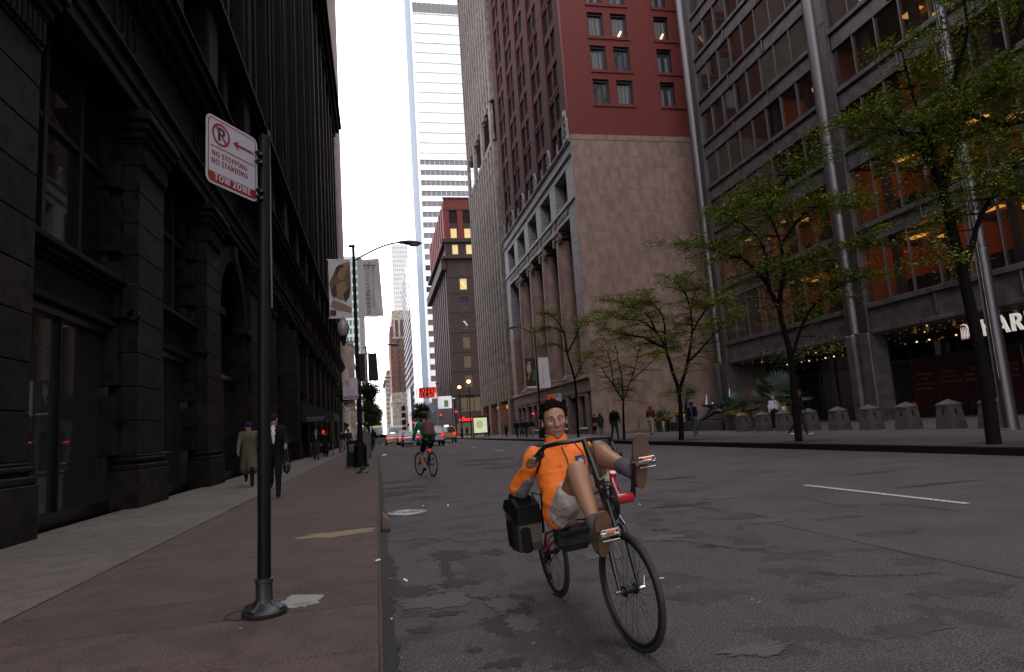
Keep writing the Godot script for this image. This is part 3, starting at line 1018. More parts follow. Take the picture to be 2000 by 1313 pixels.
func room(t: Node3D, key: String, lit: Array, y0: float, y1: float, z0: float, z1: float, bi: int, i: int) -> void:
	var w := z1 - z0
	var b := MB.new()
	b.bx(28.95, 36.4, y0 - 1.0, y0 - 0.02, z0 - 0.9, z1 + 0.9)
	b.bx(28.95, 36.4, y1 + 0.02, y1 + 0.1, z0 - 0.9, z1 + 0.9)
	part(t, "floor_slab", b, mats.room_dark)
	var a := z0
	var e := z0
	if lit.size() > 0:
		a = z0 + w * lit[0]
		e = z0 + w * lit[1]
	if lit.size() == 0 or a > z0 + 0.3:
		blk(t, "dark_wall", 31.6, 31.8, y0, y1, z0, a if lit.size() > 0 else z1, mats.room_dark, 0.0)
		# drapes behind the unlit glass
		for k in 4:
			var dz := z0 + w * (k + 0.3 + 0.3 * ((k * 7 + i) % 3)) / 4.4
			if lit.size() == 0 or dz < a - 1.0:
				blk(t, "drape", 28.95, 29.05, y0, y1, dz, dz + 0.7 + 0.4 * (k % 2), mats.tan, 0.02)
	if lit.size() == 0:
		return
	blk(t, "office_wall", 33.6, 33.8, y0, y1, a, e, mats.orange_wall, 0.0)
	blk(t, "office_wall", 29.1, 33.6, y0, y1, a - 0.12, a, mats.orange_wall, 0.0)
	blk(t, "office_wall", 29.1, 33.6, y0, y1, e, e + 0.12, mats.orange_wall, 0.0)
	var seg := maxi(1, int((e - a) / 4.6))
	for k in range(1, seg):
		var pz := lerpf(a, e, float(k) / seg)
		blk(t, "office_wall", 30.6, 33.6, y0, y1, pz - 0.06, pz + 0.06, mats.orange_wall, 0.0)
	for k in seg:
		var pz := lerpf(a, e, (k + 0.5) / seg)
		for q in 2:
			var lb := MB.new()
			lb.cham(Vector3(30.6 + 1.7 * q, y1 - 0.02, pz + 0.4 * (q - 0.5)), Vector3(0.55, 0.05, 1.15), 0.01)
			part(t, "ceiling_light", lb, mats.lit_panel)
		omni(t, Vector3(31.2, y1 - 0.35, pz), 2.6 if i < 2 else 1.2, Color(1.0, 0.6, 0.25))
		# framed picture and a desk
		var pb := MB.new()
		pb.bx(33.52, 33.58, y0 + 1.2, y0 + 2.1, pz - 0.9, pz - 0.2)
		part(t, "picture_frame", pb, mats.black_paint)
		pb = MB.new()
		pb.bx(33.5, 33.515, y0 + 1.3, y0 + 2.0, pz - 0.8, pz - 0.3)
		part(t, "picture", pb, mats.curtain)
		pb = MB.new()
		pb.cham(Vector3(30.3, y0 + 0.55, pz + 0.3), Vector3(0.9, 1.0, 1.8), 0.05)
		pb.cham(Vector3(31.2, y0 + 0.7, pz + 1.2), Vector3(0.55, 1.3, 0.55), 0.12)
		part(t, "desk", pb, mats.black_paint)

func build_lobby(t: Node3D) -> void:
	# soffit over the arcade with rows of small downlights
	blk(t, "soffit", 28.75, 36.4, 5.15, 5.35, 4.0, -51.3, mats.granite_dark, 0.0)
	blk(t, "soffit_edge", 28.55, 28.74, 5.22, 5.42, -19.0, -33.2, mats.steel_panel, 0.02)
	blk(t, "soffit_edge", 28.55, 28.74, 5.22, 5.42, -35.1, -49.4, mats.steel_panel, 0.02)
	var dl := MB.new()
	dl.lathe([Vector2(0, -0.02), Vector2(0.035, -0.02), Vector2(0.045, 0.0)], 8)
	var dm := dl.mesh()
	for ix in 5:
		for iz in 22:
			var z := -20.0 - 1.42 * iz
			if absf(z + 34.2) < 1.0:
				continue
			part(t, "downlight", dm, mats.downlight_dim if (ix * 5 + iz * 3) % 7 else mats.downlight, Vector3(29.3 + 0.85 * ix, 5.145, z))
	# glass wall of the hall
	blk(t, "hall_wall", 36.3, 36.38, 0.1, 5.15, 4.0, -51.3, mats.granite_dark, 0.0)
	blk(t, "side_wall", 28.9, 36.3, 0.1, 5.15, -51.25, -51.35, mats.granite_dark, 0.0)
	var z := -19.5
	while z > -51.0:
		blk(t, "hall_mullion", 33.1, 33.25, 0.12, 5.15, z - 0.04, z + 0.04, mats.dark_metal, 0.0)
		blk(t, "hall_pane", 33.16, 33.18, 0.14, 3.66, z - 0.05, z - 1.72, mats.glass_shop, 0.0)
		blk(t, "hall_pane", 33.16, 33.18, 3.8, 5.12, z - 0.05, z - 1.72, mats.glass_dark, 0.0)
		z -= 1.77
	blk(t, "transom", 33.08, 33.28, 3.67, 3.79, -19.5, -51.2, mats.steel_panel, 0.0)
	# row of bright spots just inside
	var sp := MB.new()
	sp.ball(Vector3.ZERO, Vector3(0.06, 0.05, 0.06), 8)
	var sm := sp.mesh()
	for k in 26:
		if k in [13, 14]:
			continue
		part(t, "spot_light", sm, mats.downlight if k % 3 else mats.downlight_dim, Vector3(32.8, 4.75, -24.0 - 0.95 * k))
	# red posters in the hall windows
	var lines := [["FREE THINGS", "TO DO", "FOR EVERY DAY", "OF THE WEEK"], ["MONDAYS", "THE CHICAGO", "HISTORY MUSEUM"], ["TUESDAYS", "LOYOLA UNIVERSITY", "MUSEUM OF ART"], ["WEDNESDAYS", "THE GREEN", "CITY MARKET"]]
	for k in 4:
		var pz := -34.4 + 1.85 * k
		var p := thing("window_poster", "dark red poster headed %s in the bank hall window" % lines[k][0], "poster", Vector3(32.9, 0.4, pz), 0.0, "red posters in the hall windows")
		blk(p, "sheet", 0.0, 0.03, 0.0, 3.25, -0.83, 0.83, mat("poster_red", lin(0.035, 0.004, 0.005), 0.5), 0.0)
		var fb := MB.new()
		for s in [-0.86, 0.86]:
			fb.bx(-0.02, 0.04, -0.03, 3.28, s - 0.02, s + 0.02)
		fb.bx(-0.02, 0.04, -0.05, -0.01, -0.88, 0.88)
		part(p, "frame", fb, mats.brushed)
		var yy := 2.35
		for s in lines[k]:
			text(p, "lettering", s, 0.15, mat("poster_ink", lin(0.16, 0.09, 0.08), 0.6), Transform3D(Basis(Vector3.UP, -PI / 2), Vector3(-0.012, yy, 0)), false, 0.01)
			yy -= 0.3
	# the bank's hung lettering with its emblem
	var s := thing("bank_lettering", "white lettering reading HARRIS with a red lion emblem under the bank soffit", "sign", Vector3(28.62, 3.98, -26.25))
	var rail := MB.new()
	rail.bx(-0.03, 0.03, 0.98, 1.04, -1.2, 6.0)
	for k in 6:
		rail.bx(-0.015, 0.015, 1.04, 1.2, -1.0 + 1.3 * k, -0.97 + 1.3 * k)
	rail.bx(-0.012, 0.012, 0.7, 1.0, -0.8, -0.77)
	for k in 5:
		rail.bx(-0.012, 0.012, 0.6, 1.0, 0.3 + 1.0 * k, 0.33 + 1.0 * k)
	part(s, "rail", rail, mats.dark_metal)
	var lm := mat("letter_white", lin(0.75, 0.74, 0.68), 0.4, {"glow": Color(1.0, 0.96, 0.85), "energy": 0.22})
	var o := text(s, "letters", "HARRIS", 0.8, lm, Transform3D(Basis(Vector3.UP, -PI / 2), Vector3(0, 0.42, 2.0)), true, 0.08)
	(o.mesh as TextMesh).horizontal_alignment = HORIZONTAL_ALIGNMENT_CENTER
	var em := part(s, "emblem", block(Vector3(0.06, 0.78, 0.56), 0.01), mat("emblem_red", lin(0.16, 0.012, 0.015), 0.5), Vector3(0, 0.4, -0.78))
	var mane := MB.new()
	for k in 6:
		var pts := []
		for q in 9:
			var u := q / 8.0
			pts.append(Vector3(-0.035, -0.36 + 0.6 * u, -0.22 + 0.075 * k + 0.1 * sin(u * 2.6) * (0.4 + 0.1 * k)))
		mane.tube(pts, [0.008, 0.02, 0.024, 0.024, 0.022, 0.02, 0.018, 0.014, 0.006], 6)
	mane.tube([Vector3(-0.035, 0.33, -0.16), Vector3(-0.035, 0.36, 0.0), Vector3(-0.035, 0.28, 0.16), Vector3(-0.035, 0.12, 0.22)], [0.02, 0.03, 0.04, 0.02], 6)
	part(em, "lion_mane", mane, lm)

# ------------------------------------------------------------------ red office building with a columned front
func build_red_building() -> void:
	var t := thing("red_office_building", "red terracotta office tower above a columned stone front and a blank pink granite side wall", "building")
	var gz := -55.0
	# granite slabs of the side wall
	var ys := [0.12, 2.2, 4.3, 6.3, 8.4, 10.4, 12.3, 14.3, 16.25, 18.2, 20.15, 22.3, 24.5, 25.6, 27.1, 27.62]
	for r in ys.size() - 1:
		var x := 18.42
		while x < 30.4:
			var w := rng.randf_range(1.35, 1.95)
			if r >= 13:
				w *= 0.7
			var x1 := minf(x + w, 30.5)
			if 30.5 - x1 < 0.6:
				x1 = 30.5
			blk(t, "granite_slab", x + 0.004, x1 - 0.004, ys[r] + 0.004, ys[r + 1] - 0.004, gz - 0.3, gz + rng.randf_range(0.0, 0.004) + (0.03 if r == 14 else 0.0), mats["granite%d" % rng.randi_range(0, 3)], 0.004)
			x = x1
	# brick above, built round its windows
	var cols := [[21.1, 22.7], [23.45, 25.1], [27.9, 29.45]]
	var zf := gz
	var edges := [18.4, 21.1, 22.7, 23.45, 25.1, 27.9, 29.45, 34.0]
	for k in [0, 2, 4, 6]:
		blk(t, "brick_pier", edges[k], edges[k + 1], 27.63, 76.0, zf - 0.45, zf, mats.brick_red, 0.0)
	var y := 27.63
	for row in 14:
		var wy := 30.75 + 3.43 * row
		for c in cols:
			blk(t, "brick_panel", c[0], c[1], y, wy, zf - 0.45, zf - 0.002, mats.brick_red, 0.0)
			var fr := MB.new()
			fr.bx(c[0], c[0] + 0.1, wy, wy + 2.45, zf - 0.42, zf - 0.2)
			fr.bx(c[1] - 0.16, c[1], wy, wy + 2.45, zf - 0.42, zf - 0.2)
			fr.bx(c[0] + 0.1, c[1] - 0.16, wy + 2.2, wy + 2.45, zf - 0.42, zf - 0.2)
			var win := part(t, "window", fr, mats.dark_metal)
			blk(win, "pane", c[0] + 0.1, c[1] - 0.16, wy, wy + 2.2, zf - 0.4, zf - 0.38, mats.glass_grey, 0.0)
			if row < 4:
				var kind := rng.randf()
				var q0: float = c[0] + 0.2
				var q1: float = c[1] - 0.3
				for q in 3:
					if kind < 0.85 and (q != 1 or kind < 0.4):
						blk(win, "curtain", lerpf(q0, q1, q / 3.0), lerpf(q0, q1, (q + 0.7 + 0.25 * rng.randf()) / 3.0), wy + 0.02, wy + 2.12 - 0.5 * kind, zf - 0.375, zf - 0.36, mats.curtain, 0.01)
				if row == 2 and c[0] > 22.0:
					var lp := MB.new()
					lp.box(Vector3((c[0] + c[1]) * 0.5 + 0.1, wy + 0.5, zf - 0.345), Vector3(0.2, 0.85, 0.02), Basis(Vector3.BACK, -0.5))
					part(win, "lit_fixture", lp, mats.lit_panel)
		blk(t, "window_sill", 20.95, 25.25, wy - 0.32, wy - 0.02, zf + 0.001, zf + 0.1, mats.brick_red, 0.01)
		blk(t, "window_sill", 27.75, 30.6, wy - 0.32, wy - 0.02, zf + 0.001, zf + 0.1, mats.brick_red, 0.01)
		y = wy + 2.45
	# ---- street front, facing -x at x = 18.4
	var fx := 18.4
	var cz := [-59.2, -65.3, -71.4, -77.5, -83.6]
	# shop level
	for k in 5:
		var c: float = cz[k]
		blk(t, "shop_pier", fx, fx + 0.8, 0.12, 3.9, c + 3.05, c + 2.2, mats.pinkdark, 0.03)
		if k == 4:
			blk(t, "shop_pier", fx, fx + 0.8, 0.12, 3.9, c - 2.2, -88.0, mats.pinkdark, 0.03)
		var kind := k
		blk(t, "show_window", fx + 0.35, fx + 0.4, 0.75, 3.6, c + 2.2, c + 0.3, mat("teal_art", lin(0.05, 0.1, 0.1), 0.2, {"tex": noise_tex("art", 91, 0.02, 4, [[0.0, 0.15], [0.5, 0.6], [0.62, 1.0], [1.0, 0.3]]), "scale": 0.35}) if k in [0, 4] else mats.glass_grey, 0.0)
		blk(t, "window_ledge", fx - 0.12, fx + 0.35, 0.62, 0.75, c + 2.3, c + 0.25, mats.white_paint, 0.01)
		blk(t, "bulkhead", fx + 0.02, fx + 0.5, 0.12, 0.62, c + 2.2, c + 0.3, mats.pinkdark, 0.01)
		blk(t, "shop_pier", fx, fx + 0.8, 0.12, 3.6, c + 0.3, c - 0.3, mats.pinkdark, 0.03)
		blk(t, "doorway", fx + 0.6, fx + 0.65, 0.12, 3.6, c - 0.3, c - 2.2, mats.glass_dark, 0.0)
		blk(t, "lintel", fx + 0.01, fx + 0.8, 3.6, 3.9, c + 2.2, c - 2.2, mats.pinkdark, 0.01)
	for q in [[-63.2, 1.4], [-70.0, 1.0], [-76.5, 0.9]]:
		var nb := MB.new()
		nb.tube([Vector3(18.3, 2.55, q[0]), Vector3(18.3, 2.7, q[0] - q[1] * 0.4), Vector3(18.3, 2.6, q[0] - q[1] * 0.7), Vector3(18.3, 2.75, q[0] - q[1])], 0.06, 6)
		part(t, "neon_sign", nb, mats.red_sign)
	# ledge with worn lettering band, then the colonnade
	blk(t, "ledge", fx - 0.05, fx + 1.4, 3.91, 5.05, -55.05, -88.0, mats.pinkdark, 0.02)
	blk(t, "ledge", fx - 0.25, fx + 1.4, 5.05, 5.35, -55.02, -88.0, mats.pinkstone, 0.04)
	for k in 26:
		var lz := -60.0 - 0.62 * k
		if k % 9 == 8:
			continue
		blk(t, "worn_letter", fx - 0.065, fx - 0.04, 4.25, 4.7, lz, lz - 0.34, mats.verdigris, 0.0)
	for k in 4:
		var c := -62.25 - 6.1 * k
		var base := MB.new()
		base.cham(Vector3(19.35, 5.5, c), Vector3(2.5, 0.3, 2.5), 0.04)
		base.lathe([Vector2(1.16, 5.66), Vector2(1.24, 5.74), Vector2(1.16, 5.84), Vector2(1.06, 5.9), Vector2(1.12, 5.98), Vector2(1.02, 6.06)], 24, Vector3(19.35, 0, c))
		part(t, "column_base", base, mats.pinkstone)
		var y0 := 6.06
		for q in 5:
			var dr := MB.new()
			var r0 := 1.0 - 0.025 * q
			var hh := 2.66
			dr.lathe([Vector2(r0 - 0.02, 0.0), Vector2(r0, 0.02), Vector2(r0 - 0.025, hh - 0.02), Vector2(r0 - 0.045, hh)], 24)
			part(t, "column_drum", dr, mats["granite%d" % (q % 4)], Vector3(19.35, y0, c))
			y0 += hh
		var cp := MB.new()
		for sx in [18.55, 20.1]:
			for s in [-0.85, 0.85]:
				for rr in [[0.5, 0.0], [0.34, 0.05], [0.18, 0.1]]:
					cp.tube([Vector3(sx - 0.12 - rr[1], 19.55, c + s), Vector3(sx + 0.12 + rr[1], 19.55, c + s)], rr[0], 16)
		cp.cham(Vector3(19.35, 19.75, c), Vector3(1.9, 0.34, 1.9), 0.05)
		cp.cham(Vector3(19.35, 20.1, c), Vector3(2.2, 0.3, 2.2), 0.04)
		part(t, "ionic_capital", cp, mats.pinkstone)
	# wall behind the columns
	blk(t, "recess_wall", 21.6, 22.0, 5.35, 20.3, -57.0, -86.0, mats.pinkdark, 0.0)
	for c in cz:
		for q in 3:
			blk(t, "recess_window", 21.54, 21.6, 6.4 + 4.6 * q, 10.2 + 4.6 * q, c + 1.5, c - 1.5, mats.glass_dark, 0.0)
	# end piers in ashlar
	for pr in [[-55.02, -57.1], [-85.7, -88.0]]:
		for q in 8:
			blk(t, "ashlar_block", fx, 21.6, 5.35 + 1.87 * q + 0.006, 5.35 + 1.87 * (q + 1) - 0.006, pr[0], pr[1], mats.greystone2 if q > 3 else mats.pinkstone, 0.012)
	# frieze with wreaths and discs
	blk(t, "architrave", fx, 22.0, 20.3, 20.7, -55.02, -88.0, mats.greystone, 0.03)
	blk(t, "frieze_band", fx + 0.05, 22.0, 20.7, 21.5, -55.04, -88.0, mats.greystone2, 0.0)
	for k in 5:
		blk(t, "frieze_relief", fx - 0.03, fx + 0.05, 20.75, 21.4, cz[k] + 1.7, cz[k] - 1.7, mats.verdigris, 0.05)
		if k < 4:
			var d := MB.new()
			d.tube([Vector3(fx - 0.05, 21.1, cz[k] - 3.05), Vector3(fx + 0.04, 21.1, cz[k] - 3.05)], 0.5, 18)
			part(t, "frieze_disc", d, mats.verdigris)
	blk(t, "sill_course", fx - 0.1, 22.0, 21.5, 21.9, -55.0, -88.0, mats.greystone, 0.03)
	# attic storey
	var last := -55.02
	for k in 5:
		blk(t, "attic_pier", fx, 20.0, 21.9, 25.0, last, cz[k] + 2.05, mats.greystone, 0.02)
		last = cz[k] - 2.05
		blk(t, "attic_window", fx + 0.95, fx + 1.0, 21.9, 25.0, cz[k] + 2.05, cz[k] - 2.05, mats.glass_dark, 0.0)
		blk(t, "window_mullion", fx + 0.8, fx + 0.94, 21.9, 25.0, cz[k] + 0.08, cz[k] - 0.08, mats.pinkdark, 0.0)
	blk(t, "attic_pier", fx, 20.0, 21.9, 25.0, last, -88.0, mats.greystone, 0.02)
	blk(t, "attic_lintel", fx, 22.0, 25.0, 25.6, -55.02, -88.0, mats.greystone, 0.02)
	var co := MB.new()
	for r in [[25.6, 25.75, -0.1], [25.75, 25.9, -0.2], [26.9, 27.05, -0.14], [27.05, 27.2, -0.24]]:
		co.cham(Vector3(fx + r[2] + 1.5, (r[0] + r[1]) * 0.5, -71.5), Vector3(3.0, r[1] - r[0] - 0.004, 33.0 + r[2] * 0.2), 0.02)
	part(t, "cornice", co, mats.greystone)
	blk(t, "carved_band", fx, 21.0, 25.9, 26.9, -55.04, -88.0, mats.frieze, 0.02)
	# crests standing on the cornice
	for k in 6:
		var c := -55.8 - 6.1 * k if k else -55.7
		var cr := MB.new()
		var s := 1.0 if k == 0 else 0.62
		cr.slab(PackedVector2Array([Vector2(-0.7, 0), Vector2(0.7, 0), Vector2(0.62, 1.1), Vector2(0.7, 1.8), Vector2(0.35, 2.2), Vector2(0.2, 3.0), Vector2(-0.2, 3.0), Vector2(-0.35, 2.2), Vector2(-0.7, 1.8), Vector2(-0.62, 1.1)]), -0.12, 0.12, Transform3D(Basis(Vector3(0, 0, 1), Vector3(0, 1, 0), Vector3(-1, 0, 0)).scaled(Vector3(1, s, s)), Vector3(18.24, 27.2, c)))
		part(t, "crest", cr, mats.greystone)
		cr = MB.new()
		for q in 6:
			cr.ball(Vector3(18.1, 27.2 + s * (0.5 + 0.35 * q), c + s * (0.18 if q % 2 else -0.16)), Vector3(0.1, 0.28, 0.3) * s, 8)
		part(t, "crest_relief", cr, mats.verdigris)
		cr = MB.new()
		cr.tube([Vector3(18.25, 27.2, c - 3.05), Vector3(18.25, 28.3, c - 3.05)], [0.14, 0.05], 8)
		part(t, "finial", cr, mats.greystone)
	# terracotta storeys: piers, mullions, spandrels, panes
	var prev := -55.03
	for k in 5:
		blk(t, "terracotta_pier", fx + 0.02, fx + 0.7, 27.2, 76.0, prev, cz[k] + 2.0, mats.terracotta, 0.03)
		prev = cz[k] - 2.0
		blk(t, "mullion", fx + 0.12, fx + 0.7, 27.2, 76.0, cz[k] + 0.18, cz[k] - 0.18, mats.terracotta, 0.02)
		for fl in 14:
			var fy := 27.25 + 3.43 * fl
			blk(t, "spandrel", fx + 0.12, fx + 0.7, fy + 2.5, fy + 3.43, cz[k] + 2.0, cz[k] - 2.0, mats.terracotta, 0.02)
			if fl % 3 == 1:
				var orn := MB.new()
				for q in 5:
					orn.cham(Vector3(fx + 0.08, fy + 3.0, cz[k] - 1.6 + 0.8 * q), Vector3(0.12, 0.34, 0.4), 0.05)
				part(t, "spandrel_relief", orn, mats.terracotta_dark)
			for s in [-1.0, 1.0]:
				var win := blk(t, "window", fx + 0.3, fx + 0.6, fy - 0.0, fy + 2.5, cz[k] + s * 0.18, cz[k] + s * 2.0, mats.terracotta_dark, 0.0)
				part(win, "pane", block(Vector3(0.02, 2.36, 1.66), 0.0), mats.glass_matte, Vector3(-0.165, 0.04, 0))
	blk(t, "terracotta_pier", fx + 0.02, fx + 0.7, 27.2, 76.0, prev, -88.0, mats.terracotta, 0.03)
	var core := MB.new()
	core.bx(22.0, 44.0, 0.12, 27.6, -55.31, -88.0)
	core.bx(fx + 0.61, 44.0, 27.6, 76.0, -55.46, -88.0)
	core.bx(19.4, 22.0, 21.9, 27.2, -55.31, -88.0)
	core.bx(fx + 0.7, 22.0, 0.12, 3.9, -55.31, -88.0)
	core.bx(30.5, 44.0, 0.12, 27.6, -55.02, -55.31)
	core.bx(34.0, 44.0, 27.6, 76.0, -55.02, -55.46)
	part(t, "core", core, mats.pinkdark)

# ------------------------------------------------------------------ buildings farther down the street
func build_far_buildings() -> void:
	beige_building()
	brown_building()
	white_tower()
	var b: MB
	# striped slab with a dark corner
	var t := thing("striped_office_slab", "grey and white striped office slab with a dark steel corner post", "building", Vector3(18.9, 0, -316))
	blk(t, "core", 0.05, 22, 0, 92, -0.3, -110, mats.grey_panel, 0.0)
	blk(t, "corner_post", -0.35, 0.5, 0, 93, 0.3, -0.9, mats.dark_band, 0.0)
	for k in 20:
		var y := 17.0 + 3.86 * k
		blk(t, "white_band", -0.2, 0.04, y + 1.9, y + 3.4, -0.9, -110, mat("slab_white", lin(0.4, 0.4, 0.41), 0.6), 0.0)
		blk(t, "window_band", -0.06, 0.045, y, y + 1.9, -0.9, -110, mats.glass_grey, 0.0)
		blk(t, "front_panel", 0.5, 4.6, y + 2.4, y + 3.8, -0.28, -0.1, mats.grey_panel, 0.0)
		for q in 2:
			blk(t, "window", 0.75 + 1.9 * q, 2.45 + 1.9 * q, y, y + 2.35, -0.28, -0.2, mats.lit_dim if (k * 5 + q * 3) % 7 == 0 and k < 9 else mats.glass_dark, 0.0)
	blk(t, "base", -0.1, 20, 0, 17.0, -0.05, -110, mats.dark_band, 0.0)
	# tall pale tower with vertical ribs
	t = thing("ribbed_pale_tower", "tall pale ribbed tower rising behind the red brick hotel", "building", Vector3(14.6, 0, -452))
	blk(t, "core", 0, 40, 0, 132, 0, -40, mats.grey_panel, 0.0)
	for k in 15:
		blk(t, "rib", -0.1 + 1.3 * k, 0.5 + 1.3 * k, 60, 133, 0.0, 0.5, mat("pale_rib", lin(0.55, 0.55, 0.54), 0.6), 0.0)
	for k in 22:
		blk(t, "floor_band", 0.0, 20.0, 64 + 3.2 * k, 65.8 + 3.2 * k, 0.01, 0.2, mat("pale_rib", lin(0.55, 0.55, 0.54), 0.6), 0.0)
	blk(t, "side_face", -0.3, -0.01, 0, 132, 0.2, -40, mat("pale_rib", lin(0.55, 0.55, 0.54), 0.6), 0.0)
	# brick hotel with cream base and crown
	t = thing("red_brick_tower", "red brick tower with cream base and crown far down the street", "building", Vector3(10.2, 0, -420))
	blk(t, "brick_shaft", 1.8, 26, 27.6, 74, 0, -60, mats.brick_far, 0.0)
	blk(t, "crown", 1.6, 26, 74, 80, 0.2, -60, mats.cream, 0.0)
	blk(t, "brick_shaft", 0.0, 1.8, 21, 70, -2, -60, mats.brick_far, 0.0)
	blk(t, "base", -0.4, 26, 0, 27.6, 0.4, -60, mats.cream, 0.0)
	blk(t, "belt_course", -0.8, 26, 21, 22, 0.9, -60, mats.cream, 0.0)
	blk(t, "belt_course", 1.5, 26, 62, 63, 0.3, -60, mats.cream, 0.0)
	for k in 13:
		for q in 2:
			blk(t, "window", 4.2 + 3.2 * q, 5.6 + 3.2 * q, 29 + 3.4 * k, 31.2 + 3.4 * k, 0.0, 0.12, mats.glass_grey, 0.0)
	for k in 4:
		blk(t, "window", 5.0, 7.6, 3.0 + 4.4 * k, 6.0 + 4.4 * k, 0.4, 0.52, mats.glass_dark, 0.0)
	for q in 3:
		blk(t, "pilaster", 2.2 + 3.2 * q, 3.4 + 3.2 * q, 63, 74, 0.0, 0.3, mats.cream, 0.0)
	# cream corner house with bracketed cornice
	t = thing("cream_corner_building", "narrow cream stone building with a bracketed cornice beside the brick tower", "building", Vector3(7.4, 0, -500))
	blk(t, "wall", 0, 16, 0, 46, 0, -60, mats.cream, 0.0)
	blk(t, "cornice", -1.4, 16, 40.5, 42.5, 1.0, -60, mats.tan, 0.0)
	blk(t, "roof", 1.0, 16, 46, 50, -1, -60, mats.tan, 0.0)
	for k in 11:
		for q in 2:
			blk(t, "window", 0.5 + 2.0 * q, 1.7 + 2.0 * q, 3.0 + 3.4 * k, 5.2 + 3.4 * k, 0.0, 0.12, mats.glass_grey, 0.0)
	# low arcaded building in front of the slab
	t = thing("low_dark_shopfront_block", "low dark block between the striped slab and the street trees", "building", Vector3(17.6, 0, -345))
	blk(t, "wall", 0, 12, 0, 25, 0, -40, mats.dark_band, 0.0)
	blk(t, "parapet", -0.2, 12, 25, 26, 0.2, -40, mats.grey_panel, 0.0)
	# left side: tan ribbed tower, low tan building, green glass block
	t = thing("tan_ribbed_tower", "tall tan stone tower with thin vertical ribs beyond the sooty office building", "building", Vector3(-4.9, 0, -98.2))
	blk(t, "core", -30, -0.35, 13, 130, 0, -26, mats.tan, 0.0)
	for k in 14:
		blk(t, "rib", -0.34, 0.0, 13, 130, -0.1 - 1.9 * k, -1.0 - 1.9 * k, mats.tan, 0.03)
		blk(t, "window_strip", -0.345, -0.28, 13, 129, -1.05 - 1.9 * k, -1.95 - 1.9 * k, mats.glass_grey, 0.0)
	blk(t, "base", -30, 0.2, 0.1, 13, 0, -26, mats.tan, 0.0)
	for k in 4:
		blk(t, "shop_window", 0.2, 0.26, 0.6, 3.6, -1.0 - 6 * k, -5.6 - 6 * k, mats.glass_dark, 0.0)
	t = thing("green_glass_block", "pale concrete office block with green glass windows far down the left side", "building", Vector3(-4.4, 0, -310))
	blk(t, "core", -20, 0, 0, 86, 0, -60, mat("pale_stone", lin(0.46, 0.47, 0.45), 0.7), 0.0)
	blk(t, "blank_pier", -1.7, 0.3, 0, 85, 0.0, 0.3, mats.beige, 0.0)
	for k in 20:
		var y := 5.0 + 4.0 * k
		for q in 3:
			blk(t, "window", -4.6 - 3.2 * q, -2.1 - 3.2 * q, y, y + 2.6, 0.0, 0.1, mats.green_glass, 0.0)
			blk(t, "mullion", -3.45 - 3.2 * q, -3.25 - 3.2 * q, y, y + 2.6, 0.1, 0.2, mats.white_panel, 0.0)
	t = thing("low_tan_building", "low brown masonry block beyond the cross street on the left", "building", Vector3(-4.9, 0, -162))
	blk(t, "wall", -30, 0, 0.1, 24, 0, -90, mats.tan, 0.0)
	for k in 5:
		for q in 12:
			blk(t, "window", 0.0, 0.1, 4.5 + 3.7 * k, 6.7 + 3.7 * k, -2.0 - 7 * q, -5.0 - 7 * q, mats.glass_grey, 0.0)
	# the near side of the block behind the photographer, which closes the street canyon
	t = thing("office_block_behind", "plain dark office block closing the street behind the sign pole", "building", Vector3(18, 0, 30))
	blk(t, "wall", 0, 40, 0, 60, 0, 60, mats.soot_trim, 0.0)
	for k in 12:
		blk(t, "window_band", -0.1, 0.0, 5 + 4 * k, 7.4 + 4 * k, 1, 59, mats.glass_dark, 0.0)

